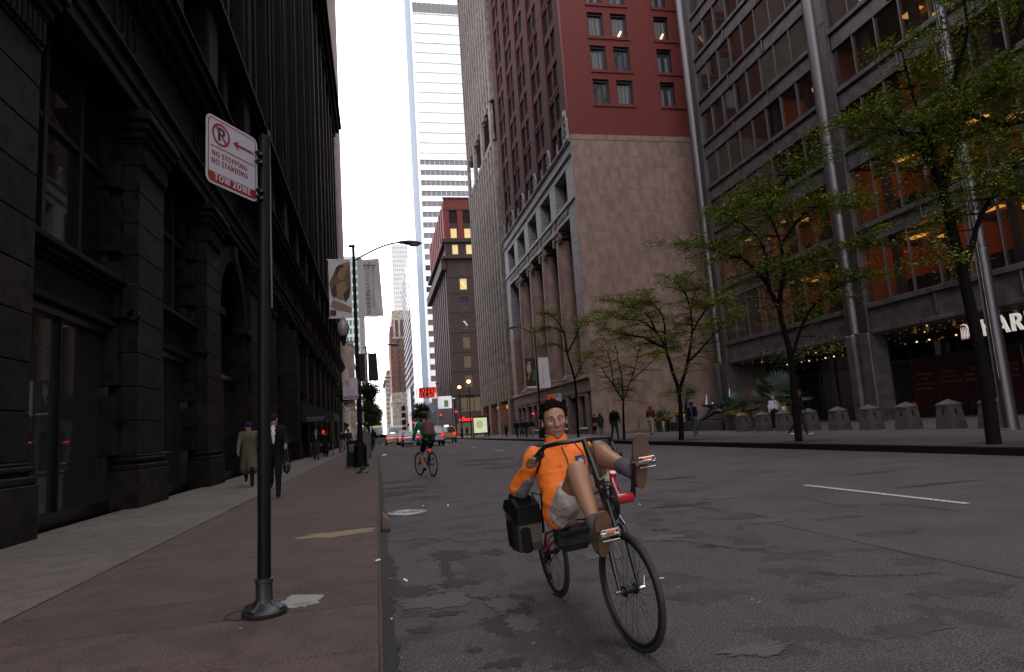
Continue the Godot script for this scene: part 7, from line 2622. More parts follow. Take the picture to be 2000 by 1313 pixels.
	if o.has("bag"):
		# a bag carried in one hand is a thing of its own
		var w: Array = wrists[0 if o.get("bag_side", -1.0) > 0 else 1]
		var p: Vector3 = t.transform * ((w[0] as Vector3) + (w[1] as Vector3) * 0.09)
		var g := thing("bag", o.bag, "bag", p, turn)
		mb = MB.new()
		mb.cham(Vector3(0, -0.42, 0), Vector3(0.14, 0.24, 0.4), 0.06)
		part(g, "pouch", mb, mat("bag_black", lin(0.01, 0.01, 0.011), 0.5))
		mb = MB.new()
		for s in [-0.04, 0.04]:
			mb.tube([Vector3(s, -0.32, 0.13), Vector3(s * 0.4, -0.05, 0.03), Vector3(s * 0.4, -0.05, -0.03), Vector3(s, -0.32, -0.13)], 0.009, 5)
		part(g, "handle", mb, mat("bag_black", lin(0.01, 0.01, 0.011), 0.5))
	return t

func build_people() -> void:
	var dark := Color(0.008, 0.008, 0.01)
	var navy := Color(0.008, 0.011, 0.022)
	var jeans := Color(0.035, 0.045, 0.065)
	var khaki := Color(0.2, 0.165, 0.12)
	var pale := Color(0.34, 0.2, 0.15)
	var brown := Color(0.1, 0.055, 0.035)
	var grey := Color(0.06, 0.06, 0.062)
	var white := Color(0.0, 0.0, 0.0, 0.0)
	# left pavement
	person("man in a beige raincoat and blue cap walking by the stone piers", Vector3(-3.4, 0.12, -19.0), 0.15, {"h": 1.77, "top": Color(0.09, 0.075, 0.055), "legs": dark, "skin": pale, "cap": Color(0.008, 0.014, 0.05), "hair": Color(0.2, 0.19, 0.18), "coat": 0.28, "swing": 0.42, "nod": 0.25, "look": 0.5, "cell": 0.02, "wide": 1.08})
	person("man in a black suit and white shirt walking behind the sign pole", Vector3(-2.13, 0.12, -14.7), 0.1, {"h": 1.8, "top": dark, "legs": dark, "skin": pale, "collar": Color(0.5, 0.5, 0.52), "swing": 0.5, "lean": 0.07, "nod": 0.5, "cell": 0.018, "wide": 1.12, "arm_r": 0.15, "arm_l": 0.35, "bend_l": 0.9, "bag": "black briefcase in the hand of the man in the black suit", "bag_side": 1.0})
	person("man in a dark pullover and grey trousers carrying a bag on the left pavement", Vector3(-3.3, 0.12, -38.0), 0.1, {"h": 1.8, "top": dark, "legs": Color(0.035, 0.037, 0.045), "skin": pale, "collar": Color(0.25, 0.26, 0.3), "swing": 0.2, "cell": 0.024, "bag": "black bag with long handles in the hand of the man in the dark pullover", "bag_side": -1.0})
	person("woman in a long black coat walking before the awning", Vector3(-3.3, 0.12, -44.5), 0.1, {"h": 1.66, "top": dark, "legs": dark, "skin": pale, "coat": 0.2, "swing": 0.18, "long": 0.1, "hair": Color(0.06, 0.03, 0.015)})
	person("man in a charcoal suit walking away near the lamp base", Vector3(-2.1, 0.12, -50.3), PI, {"h": 1.78, "top": Color(0.022, 0.024, 0.032), "legs": Color(0.022, 0.024, 0.032), "skin": pale, "swing": 0.22, "bag": "dark briefcase carried by the man in the charcoal suit", "bag_side": 1.0})
	person("man in a navy jacket and khaki trousers past the charcoal suit", Vector3(-2.75, 0.12, -54.0), 0.2, {"h": 1.76, "top": navy, "legs": khaki, "skin": pale, "swing": 0.2, "cell": 0.035})
	person("person in white and dark clothes by the parked bicycle", Vector3(-1.6, 0.12, -60.0), 0.3, {"h": 1.7, "top": Color(0.18, 0.18, 0.19), "legs": dark, "skin": pale, "swing": 0.1, "cell": 0.04})
	person("person in dark clothes at the kerb by the second lamp", Vector3(-0.35, 0.12, -62.0), PI, {"h": 1.75, "top": navy, "legs": jeans, "skin": pale, "swing": 0.15, "cell": 0.04})
	# right pavement and plaza
	var rx := func(px: float, py: float, x: float) -> Vector3:
		var p := at_x(px, py, x)
		p.y = 0.155
		return p
	person("man in a navy jacket and jeans looking back beside the forked tree", rx.call(1358, 854, 15.1), -0.9, {"h": 1.74, "top": navy, "legs": Color(0.05, 0.06, 0.085), "skin": brown, "collar": Color(0.06, 0.09, 0.16), "shoes": Color(0.12, 0.11, 0.1), "swing": 0.32, "look": 1.5, "arm_l": 0.1, "arm_r": 0.2, "bend_l": 0.8, "bend_r": 0.8, "cell": 0.022})
	var pl := person("man in a red checked shirt and khaki trousers by the steel planter", rx.call(1274, 849, 16.4), 2.6, {"h": 1.8, "top": Color(0.07, 0.014, 0.014), "legs": Color(0.22, 0.19, 0.155), "skin": brown, "hair": Color(0.05, 0.03, 0.02), "swing": 0.25, "bend_l": 1.7, "bend_r": 1.7, "arm_l": 0.2, "arm_r": 0.2, "cell": 0.022, "wide": 1.15})
	person("man in a black jacket and white cap striding beside the small tree", rx.call(1203, 861, 12.7), -0.1, {"h": 1.82, "top": dark, "legs": Color(0.022, 0.03, 0.042), "skin": brown, "cap": Color(0.4, 0.4, 0.38), "swing": 0.36, "nod": 0.4, "lean": 0.06, "cell": 0.022, "wide": 1.15, "arm_l": 0.1, "arm_r": -0.1})
	person("woman in black with a pink bag before the granite corner", rx.call(1163, 851, 17.3), 0.3, {"h": 1.66, "top": dark, "legs": dark, "skin": pale, "hair": Color(0.05, 0.02, 0.012), "long": 0.12, "skirt": true, "swing": 0.06, "bend_l": 1.2, "cell": 0.03})
	var pb := thing("handbag", "pink handbag held by the woman in black", "bag", rx.call(1163, 851, 17.25) + Vector3(0.0, 0.8, 0.22))
	var mb := MB.new()
	mb.cham(Vector3.ZERO, Vector3(0.42, 0.26, 0.14), 0.05)
	part(pb, "pouch", mb, mat("bag_pink", lin(0.25, 0.03, 0.07), 0.6))
	mb = MB.new()
	mb.tube([Vector3(-0.14, 0.12, 0), Vector3(0, 0.32, 0), Vector3(0.14, 0.12, 0)], 0.014, 5)
	part(pb, "strap", mb, mats.rubber)
	person("person in a dark hooded coat with a rucksack beside the woman in black", rx.call(1175, 852, 17.0), 2.9, {"h": 1.7, "top": Color(0.014, 0.02, 0.02), "legs": Color(0.05, 0.055, 0.06), "skin": pale, "hood": Color(0.012, 0.012, 0.014), "swing": 0.05, "coat": 0.42, "cell": 0.03})
	person("man in a white hoodie and black trousers among the bollards", rx.call(1517, 838, 21.4), PI - 0.5, {"h": 1.84, "top": Color(0.38, 0.36, 0.37), "legs": dark, "skin": pale, "hair": Color(0.25, 0.15, 0.1), "swing": 0.3, "cell": 0.022, "wide": 1.1})
	person("man in dark clothes and pale shoes half hidden by the crooked trunk", rx.call(1566, 853, 15.6), 0.8, {"h": 1.8, "top": Color(0.008, 0.008, 0.008), "legs": Color(0.02, 0.02, 0.024), "skin": brown, "shoes": Color(0.35, 0.35, 0.36), "swing": 0.3, "cell": 0.024})
	var grp := [[990, 856, 14.2, grey, dark, "man in a grey jacket with a bag walking past the arcade"], [1011, 858, 13.4, dark, Color(0.02, 0.022, 0.035), "woman in black by the show windows"], [1021, 855, 14.6, dark, dark, "person in black among the group at the columned front"], [1029, 857, 13.6, navy, Color(0.03, 0.035, 0.05), "man in a navy jacket leading the group at the columned front"], [1040, 853, 14.8, dark, khaki, "man in black with khaki trousers at the columned front"]]
	for g in grp:
		person(g[5], rx.call(g[0], g[1], g[2]), rng.randf_range(-0.6, 0.6), {"h": 1.74, "top": g[3], "legs": g[4], "skin": pale, "hair": Color(0.12, 0.09, 0.07) if g[0] == 1029 else Color(0.03, 0.02, 0.015), "long": 0.08 if g[0] == 1011 else 0.0, "swing": 0.2, "cell": 0.034, "group": "pedestrians before the columned front"})
	var far := [[903, 862, 12.9, dark, "dark figure at the right kerb before the arcade"], [913, 861, 13.4, Color(0.03, 0.07, 0.08), "person in a teal top by the arcade"], [948, 860, 14.2, Color(0.06, 0.02, 0.02), "person in dark red and navy beside the poster case"], [957, 858, 16.0, dark, "person in black before the bright shop"], [930, 860, 15.4, navy, "person in navy behind the poster case"]]
	for g in far:
		person(g[4], rx.call(g[0], g[1], g[2]), rng.randf_range(-0.6, 3.0), {"h": 1.74, "top": g[3], "legs": dark, "skin": pale, "swing": 0.15, "cell": 0.045, "group": "far pedestrians by the arcade"})
	green_cyclist()

func bike_tubes(list: Array, r: float) -> MB:
	var b := MB.new()
	for s in list:
		b.tube([s[0], s[1]], s[2] if s.size() > 2 else r, 8)
	return b

func green_cyclist() -> void:
	var xf := Transform3D(Basis(Vector3.UP, PI + 0.3), Vector3(1.48, 0, -18.7))
	var t := thing("city_bicycle", "silver bicycle ridden away by the cyclist in green", "bicycle")
	t.transform = xf
	add_wheel(t, Vector3(0, 0.34, 0), 0.34, 0.018)
	add_wheel(t, Vector3(0, 0.34, 1.02), 0.34, 0.018, 0.1)
	part(t, "frame", bike_tubes([[Vector3(0, 0.34, 0), Vector3(0, 0.3, 0.42)], [Vector3(0, 0.34, 0), Vector3(0, 0.78, 0.26)], [Vector3(0, 0.3, 0.42), Vector3(0, 0.92, 0.24)], [Vector3(0, 0.3, 0.42), Vector3(0, 0.76, 0.86)], [Vector3(0, 0.8, 0.27), Vector3(0, 0.84, 0.84)], [Vector3(0, 0.34, 1.02), Vector3(0, 0.98, 0.8)]], 0.018), mats.brushed)
	var b := MB.new()
	b.ball(Vector3(0, 0.95, 0.2), Vector3(0.09, 0.035, 0.14), 10)
	part(t, "saddle", b, mats.rubber)
	b = MB.new()
	b.tube([Vector3(-0.28, 1.02, 0.76), Vector3(0, 1.0, 0.84), Vector3(0.28, 1.02, 0.76)], 0.015, 6)
	part(t, "handlebar", b, mats.dark_metal)
	part(t, "rear_reflector", block(Vector3(0.06, 0.05, 0.02), 0.005), mats.red_sign, Vector3(0.05, 0.74, 0.1))
	b = MB.new()
	b.tube([Vector3(-0.1, 0.3, 0.42), Vector3(-0.1, 0.42, 0.5)], 0.012, 6)
	b.tube([Vector3(0.1, 0.3, 0.42), Vector3(0.1, 0.18, 0.34)], 0.012, 6)
	b.cham(Vector3(-0.15, 0.43, 0.5), Vector3(0.09, 0.02, 0.08), 0.006)
	b.cham(Vector3(0.15, 0.17, 0.34), Vector3(0.09, 0.02, 0.08), 0.006)
	part(t, "crank", b, mats.dark_metal)
	var p := thing("person", "cyclist in a green top, black shorts, helmet and red rucksack riding away", "person", Vector3.ZERO, 0.0, "cyclists")
	p.transform = xf
	var g := Color(0.012, 0.105, 0.035)
	var k := Color(0.006, 0.006, 0.007)
	var s := Color(0.24, 0.13, 0.09)
	var bn := []
	bn.append([Vector3(0, 1.02, 0.22), Vector3(0, 1.02, 0.2), 0.1, 0.1, k])
	for q in [-1.0, 1.0]:
		var knee := Vector3(q * 0.14, 0.74 if q < 0 else 0.6, 0.6 if q < 0 else 0.5)
		var foot := Vector3(q * 0.14, 0.48 if q < 0 else 0.23, 0.42 if q < 0 else 0.26)
		bn.append([Vector3(q * 0.09, 1.02, 0.22), knee.lerp(Vector3(q * 0.09, 1.02, 0.22), 0.35), 0.095, 0.075, k])
		bn.append([knee.lerp(Vector3(q * 0.09, 1.02, 0.22), 0.4), knee, 0.066, 0.054, s])
		bn.append([knee, foot, 0.055, 0.036, s])
		bn.append([foot + Vector3(0, -0.02, -0.06), foot + Vector3(0, -0.03, 0.12), 0.036, 0.03, k])
		bn.append([Vector3(q * 0.07, 1.05, 0.22), Vector3(q * 0.1, 1.42, 0.46), 0.11, 0.115, g])
		bn.append([Vector3(q * 0.1, 1.42, 0.46), Vector3(q * 0.2, 1.45, 0.48), 0.08, 0.068, g])
		bn.append([Vector3(q * 0.2, 1.45, 0.48), Vector3(q * 0.29, 1.2, 0.56), 0.06, 0.05, g])
		bn.append([Vector3(q * 0.29, 1.2, 0.56), Vector3(q * 0.26, 1.06, 0.74), 0.046, 0.036, g])
		bn.append([Vector3(q * 0.26, 1.06, 0.74), Vector3(q * 0.26, 1.03, 0.8), 0.034, 0.03, s])
	bn.append([Vector3(0, 1.5, 0.5), Vector3(0, 1.62, 0.54), 0.055, 0.055, s])
	bn.append([Vector3(0, 1.66, 0.55), Vector3(0, 1.62, 0.6), 0.085, 0.07, s])
	b = MB.new()
	skin(b, bn, 0.02, 0.03)
	part(p, "body", b, mats.person)
	b = MB.new()
	var hel := Color(0.012, 0.012, 0.014)
	skin(b, [[Vector3(0, 1.71, 0.5), Vector3(0, 1.7, 0.62), 0.105, 0.1, hel]], 0.02, 0.02)
	for q in 4:
		b.col = Color(0.12, 0.12, 0.13)
		b.tube([Vector3(-0.06 + 0.04 * q, 1.8, 0.44), Vector3(-0.06 + 0.04 * q, 1.82, 0.55), Vector3(-0.05 + 0.035 * q, 1.78, 0.68)], 0.012, 5)
	part(p, "helmet", b, mats.person)
	var r := thing("rucksack", "dark red rucksack on the back of the cyclist in green", "rucksack")
	r.transform = xf
	b = MB.new()
	b.cham(Vector3.ZERO, Vector3(0.34, 0.46, 0.2), 0.08, Basis(Vector3.RIGHT, 0.5))
	var rb := part(r, "pack", b, mat("pack_red", lin(0.075, 0.012, 0.012), 0.8), Vector3(0, 1.32, 0.22))
	b = MB.new()
	b.cham(Vector3(0, -0.16, -0.12), Vector3(0.36, 0.14, 0.16), 0.05, Basis(Vector3.RIGHT, 0.5))
	part(rb, "pocket", b, mats.rubber)

# ------------------------------------------------------------------ recumbent bicycle and its rider
func bent(list: Array, r, sides := 8) -> MB:
	var b := MB.new()
	b.tube(list, r, sides)
	return b

func shoe(p: Node3D, heel: Vector3, toe: Vector3, sole_n: Vector3) -> void:
	var d := (toe - heel).normalized()
	sole_n = (sole_n - d * sole_n.dot(d)).normalized()
	var w := d.cross(sole_n).normalized()
	var l := (toe - heel).length()
	var f := Transform3D(Basis(w, d, sole_n), heel)
	var poly := PackedVector2Array()
	for k in 24:
		var a := TAU * k / 24.0
		var y := 0.5 - 0.5 * cos(a) if true else 0.0
		var half := 0.034 + 0.014 * smoothstep(0.3, 0.75, y)
		var rnd := sqrt(maxf(0.0, 1.0 - pow(absf(y - 0.5) * 2.0, 4.0)))
		poly.append(Vector2((1.0 if k < 12 else -1.0) * half * rnd if k % 12 else 0.0, y * (l + 0.07) - 0.035))
	var b := MB.new()
	b.slab(poly, -0.004, 0.012, f)
	part(p, "sole", b, mat("sole_tan", lin(0.13, 0.065, 0.032), 0.7, {"tex": texs.fine, "scale": 6.0}))
	b = MB.new()
	var c := Color(0.085, 0.055, 0.045)
	skin(b, [[heel - sole_n * 0.03, heel + d * 0.08 - sole_n * 0.035, 0.034, 0.036, c], [heel + d * 0.08 - sole_n * 0.032, toe - d * 0.02 - sole_n * 0.02, 0.04, 0.028, c], [heel - sole_n * 0.03, heel + d * 0.02 - sole_n * 0.085, 0.034, 0.036, Color(0.06, 0.04, 0.035)]], 0.01, 0.02)
	part(p, "shoe_upper", b, mats.person)

func pedal(p: Node3D, at: Vector3, silver: bool) -> void:
	var b := MB.new()
	b.cham(at + Vector3(0, 0, 0.032), Vector3(0.1, 0.012, 0.012), 0.004)
	b.cham(at + Vector3(0, 0, -0.032), Vector3(0.1, 0.012, 0.012), 0.004)
	b.cham(at + Vector3(0.05, 0, 0), Vector3(0.012, 0.03, 0.075), 0.004)
	b.cham(at + Vector3(-0.05, 0, 0), Vector3(0.012, 0.03, 0.075), 0.004)
	b.cham(at + Vector3(0, 0.026, 0.03), Vector3(0.1, 0.01, 0.02), 0.004)
	b.cham(at + Vector3(0, -0.026, 0.03), Vector3(0.1, 0.01, 0.02), 0.004)
	b.tube([at - Vector3(0.05, 0, 0), at + Vector3(0.05, 0, 0)], 0.012, 8)
	var o := part(p, "pedal", b, mats.chrome if silver else mats.dark_metal)
	b = MB.new()
	b.cham(at + Vector3(0, 0.02, 0.044), Vector3(0.055, 0.012, 0.006), 0.002)
	part(o, "reflector", b, mat("reflector_orange", lin(0.6, 0.12, 0.02), 0.3))

func build_rider() -> void:
	var xf := Transform3D(Basis(Vector3(0.99449, 0.07846, -0.06954), Vector3(-0.07827, 0.99692, 0.00547), Vector3(0.06976, 0.0, 0.99756)).orthonormalized(), Vector3(1.21, 0.0, -4.71))
	var t := thing("recumbent_bicycle", "red recumbent bicycle with black bars and panniers rolling toward the pavement", "bicycle")
	t.transform = xf
	add_wheel(t, Vector3(0, 0.31, 0), 0.31, 0.016, 0.0, 32)
	add_wheel(t, Vector3(0, 0.31, 1.27), 0.312, 0.016, 0.1, 28)
	var red := mat("frame_red", lin(0.28, 0.008, 0.012), 0.25, {"coat": 0.8})
	var BB := Vector3(0, 0.79, 1.32)
	part(t, "main_tube", bent([Vector3(0, 0.4, 0.16), Vector3(0, 0.45, 0.36), Vector3(0, 0.58, 0.74), Vector3(0, 0.7, 1.06), BB], [0.022, 0.026, 0.028, 0.028, 0.026], 12), red)
	var b := MB.new()
	for s in [-1.0, 1.0]:
		b.tube([Vector3(s * 0.02, 0.46, 0.38), Vector3(s * 0.05, 0.4, 0.16), Vector3(s * 0.062, 0.31, 0.0)], 0.011, 8)
		b.tube([Vector3(s * 0.02, 0.56, 0.5), Vector3(s * 0.055, 0.46, 0.1), Vector3(s * 0.062, 0.32, 0.0)], 0.009, 8)
	part(t, "rear_stays", b, red)
	b = MB.new()
	b.tube([BB - Vector3(0.045, 0, 0), BB + Vector3(0.075, 0, 0)], 0.028, 16)
	b.tube([BB, BB + Vector3(0, 0.1, -0.05), BB + Vector3(0.0, 0.14, -0.03)], 0.018, 10)
	part(t, "bottom_bracket", b, red)
	b = MB.new()
	b.tube([Vector3(0, 0.83, 1.1), Vector3(0, 0.68, 1.17)], 0.024, 12)
	for s in [-1.0, 1.0]:
		b.tube([Vector3(s * 0.03, 0.69, 1.18), Vector3(s * 0.055, 0.6, 1.2), Vector3(s * 0.056, 0.31, 1.27)], [0.017, 0.016, 0.011], 10)
	b.cham(Vector3(0, 0.69, 1.175), Vector3(0.1, 0.045, 0.045), 0.015)
	part(t, "fork", b, mats.black_paint)
	b = MB.new()
	b.cham(Vector3(0, 0.665, 1.22), Vector3(0.05, 0.05, 0.03), 0.01)
	b.tube([Vector3(0.05, 0.64, 1.22), Vector3(0.02, 0.7, 1.22)], 0.008, 6)
	b.tube([Vector3(-0.05, 0.64, 1.22), Vector3(-0.02, 0.7, 1.22)], 0.008, 6)
	part(t, "front_brake", b, mats.chrome)
	b = MB.new()
	for s in [-1.0, 1.0]:
		b.tube([Vector3(s * 0.05, 0.31, 1.27), Vector3(s * 0.085, 0.31, 1.275)], 0.011, 8)
	b.tube([Vector3(0.08, 0.31, 1.275), Vector3(0.1, 0.36, 1.25)], 0.006, 6)
	part(t, "axle", b, mats.chrome)
	# cranks and rings
	b = MB.new()
	for r in [0.098, 0.08, 0.062]:
		var pts := []
		for k in 41:
			var a := TAU * k / 40.0
			pts.append(BB + Vector3(-0.05 - 0.1 * (0.098 - r), sin(a) * r, cos(a) * r))
		b.tube(pts, 0.0055, 5, false)
	for k in 5:
		var a := TAU * k / 5.0
		b.tube([BB + Vector3(-0.05, 0, 0), BB + Vector3(-0.05, sin(a) * 0.085, cos(a) * 0.085)], 0.008, 5)
	part(t, "chainring", b, mats.dark_metal)
	b = MB.new()
	b.tube([BB + Vector3(0.08, 0, 0), Vector3(0.09, 0.964, 1.378)], [0.016, 0.011], 8)
	b.tube([BB + Vector3(-0.07, 0, 0), Vector3(-0.085, 0.645, 1.42)], [0.016, 0.011], 8)
	part(t, "crank", b, mats.black_paint)
	pedal(t, Vector3(0.145, 0.964, 1.385), true)
	pedal(t, Vector3(-0.14, 0.648, 1.43), true)
	b = MB.new()
	for k in 2:
		var o := 0.085 if k == 0 else -0.085
		b.tube([BB + Vector3(-0.055, o, 0), Vector3(-0.055, 0.62 + 0.06 * (1 - k), 0.7), Vector3(-0.05, 0.34 + (0.03 if k == 0 else -0.12), 0.02)], 0.005, 4)
	part(t, "chain", b, mats.dark_metal)
	b = MB.new()
	for k in 6:
		b.tube([Vector3(-0.03 - 0.005 * k, 0.31, 0), Vector3(-0.033 - 0.005 * k, 0.31, 0)], 0.06 - 0.006 * k, 14)
	part(t, "cassette", b, mats.dark_metal)
	b = MB.new()
	b.cham(Vector3(-0.06, 0.26, 0.01), Vector3(0.03, 0.05, 0.05), 0.01)
	b.tube([Vector3(-0.055, 0.24, 0.02), Vector3(-0.055, 0.16, 0.05)], 0.012, 8)
	b.tube([Vector3(-0.062, 0.16, 0.05), Vector3(-0.048, 0.16, 0.05)], 0.026, 12)
	b.cham(Vector3(-0.075, 0.42, -0.06), Vector3(0.03, 0.06, 0.03), 0.01)
	part(t, "derailleur", b, mats.black_paint)
	# seat shell
	b = MB.new()
	var prof := [Vector3(0, 0.6, 0.88), Vector3(0, 0.555, 0.78), Vector3(0, 0.54, 0.66), Vector3(0, 0.58, 0.54), Vector3(0, 0.7, 0.44), Vector3(0, 0.86, 0.35), Vector3(0, 1.0, 0.3), Vector3(0, 1.08, 0.3)]
	for k in prof.size() - 1:
		var a: Vector3 = prof[k]
		var c: Vector3 = prof[k + 1]
		var mid := (a + c) * 0.5
		var d := (c - a)
		var bs := Basis(Vector3.RIGHT, Vector3.RIGHT.cross(d.normalized()), d.normalized())
		b.cham(mid, Vector3(0.3 - 0.012 * k, 0.03, d.length() + 0.02), 0.012, bs)
	part(t, "seat", b, mats.rubber)
	b = MB.new()
	b.tube([Vector3(-0.1, 0.54, 0.62), Vector3(-0.03, 0.5, 0.5)], 0.01, 6)
	b.tube([Vector3(0.1, 0.54, 0.62), Vector3(0.03, 0.5, 0.5)], 0.01, 6)
	b.tube([Vector3(-0.09, 0.92, 0.3), Vector3(-0.06, 0.46, 0.05)], 0.009, 6)
	b.tube([Vector3(0.09, 0.92, 0.3), Vector3(0.06, 0.46, 0.05)], 0.009, 6)
	part(t, "seat_strut", b, mats.dark_metal)
	# stem and bars
	b = MB.new()
	b.tube([Vector3(0, 0.8, 1.11), Vector3(0, 0.9, 1.06), Vector3(0, 1.0, 1.0), Vector3(0, 1.1, 0.94)], [0.022, 0.024, 0.02, 0.017], 10)
	b.cham(Vector3(0, 0.86, 1.085), Vector3(0.05, 0.06, 0.05), 0.012)
	part(t, "stem", b, mats.black_paint)
	b = MB.new()
	b.tube([Vector3(0.205, 0.99, 0.62), Vector3(0.205, 1.02, 0.78), Vector3(0.2, 1.075, 0.87), Vector3(0.16, 1.098, 0.915), Vector3(0, 1.105, 0.94), Vector3(-0.13, 1.105, 0.9), Vector3(-0.2, 1.095, 0.82), Vector3(-0.215, 1.05, 0.7), Vector3(-0.215, 0.995, 0.56)], 0.0145, 10)
	part(t, "handlebar", b, mats.black_paint)
	b = MB.new()
	for s in [-1.0, 1.0]:
		b.tube([Vector3(s * 0.212, 1.035, 0.69), Vector3(s * 0.214, 0.985, 0.55)], 0.019, 10)
	part(t, "grip_tape", b, mats.rubber)
	for s in [-1.0, 1.0]:
		b = MB.new()
		b.cham(Vector3(s * 0.21, 1.05, 0.74), Vector3(0.035, 0.06, 0.05), 0.012)
		b.tube([Vector3(s * 0.215, 1.04, 0.76), Vector3(s * 0.225, 0.98, 0.72), Vector3(s * 0.225, 0.93, 0.64)], 0.007, 6)
		part(t, "brake_lever", b, mats.dark_metal)
	b = MB.new()
	b.tube([Vector3(0.06, 1.1, 0.93), Vector3(0.03, 1.05, 1.0), Vector3(0.01, 0.9, 1.08)], 0.004, 5)
	b.tube([Vector3(-0.06, 1.1, 0.93), Vector3(-0.04, 1.04, 0.98), Vector3(-0.01, 0.88, 1.08)], 0.004, 5)
	part(t, "cable", b, mats.rubber)
	b = MB.new()
	b.tube([Vector3(0.2, 1.06, 0.88), Vector3(0.215, 1.0, 0.9)], 0.012, 8)
	b.ball(Vector3(0.225, 0.985, 0.9), Vector3(0.028, 0.024, 0.014), 12)
	b.ball(Vector3(0.205, 1.005, 0.89), Vector3(0.018, 0.018, 0.03), 10)
	part(t, "mirror", b, mats.black_paint)
	# luggage
	for s in [-1.0, 1.0]:
		var p := thing("pannier", "tan and black pannier with a roll top, on the %s of the recumbent" % ["chain side", "far side"][0 if s < 0 else 1], "pannier")
		p.transform = xf
		b = MB.new()
		var f := Transform3D(Basis(Vector3(0, 0, 1), Vector3(0, 1, 0), Vector3(-1, 0, 0)), Vector3(s * 0.19, 0, 0))
		b.slab(PackedVector2Array([Vector2(-0.14, 0.42), Vector2(-0.08, 0.36), Vector2(0.14, 0.37), Vector2(0.19, 0.43), Vector2(0.2, 0.66), Vector2(-0.16, 0.64)]), -0.075, 0.075, f)
		part(p, "body", b, mat("pannier_tan", lin(0.12, 0.085, 0.06), 0.85, {"tex": texs.fine, "scale": 3.0}))
		b = MB.new()
		b.slab(PackedVector2Array([Vector2(-0.17, 0.64), Vector2(0.208, 0.56), Vector2(0.21, 0.68), Vector2(0.08, 0.73), Vector2(-0.1, 0.71), Vector2(-0.17, 0.65)]), -0.083, 0.083, f)
		part(p, "flap", b, mat("pannier_black", lin(0.009, 0.01, 0.011), 0.85, {"spec": 0.2}))
		b = MB.new()
		b.tube([Vector3(s * 0.19, 0.715, -0.12), Vector3(s * 0.19, 0.74, 0.03), Vector3(s * 0.19, 0.72, 0.17)], [0.045, 0.055, 0.045], 10, true, 0.8)
		part(p, "roll_top", b, mat("pannier_black", lin(0.009, 0.01, 0.011), 0.85, {"spec": 0.2}))
		b = MB.new()
		b.cham(Vector3(s * 0.23, 0.46, 0.205), Vector3(0.07, 0.17, 0.035), 0.016)
		b.cham(Vector3(s * 0.272, 0.48, 0.02), Vector3(0.035, 0.2, 0.2), 0.016)
		part(p, "pocket", b, mat("pannier_black", lin(0.009, 0.01, 0.011), 0.85, {"spec": 0.2}))
	b = MB.new()
	for s in [-1.0, 1.0]:
		b.tube([Vector3(s * 0.085, 0.74, -0.12), Vector3(s * 0.085, 0.74, 0.32)], 0.006, 6)
		b.tube([Vector3(s * 0.085, 0.74, 0.0), Vector3(s * 0.065, 0.32, 0.0)], 0.006, 6)
	part(t, "rack", b, mats.dark_metal)
	# black bag strapped under the seat
	var ub := thing("seat_bag", "black bag slung under the seat of the recumbent", "bag")
	ub.transform = xf
	b = MB.new()
	b.cham(Vector3(0.02, 0.5, 0.44), Vector3(0.24, 0.22, 0.18), 0.05)
	part(ub, "sack", b, mats.rubber)
	b = MB.new()
	b.tube([Vector3(-0.1, 0.6, 0.5), Vector3(0.02, 0.63, 0.5), Vector3(0.13, 0.6, 0.5)], 0.008, 5)
	part(ub, "strap", b, mats.dark_metal)
	rider_body(xf)

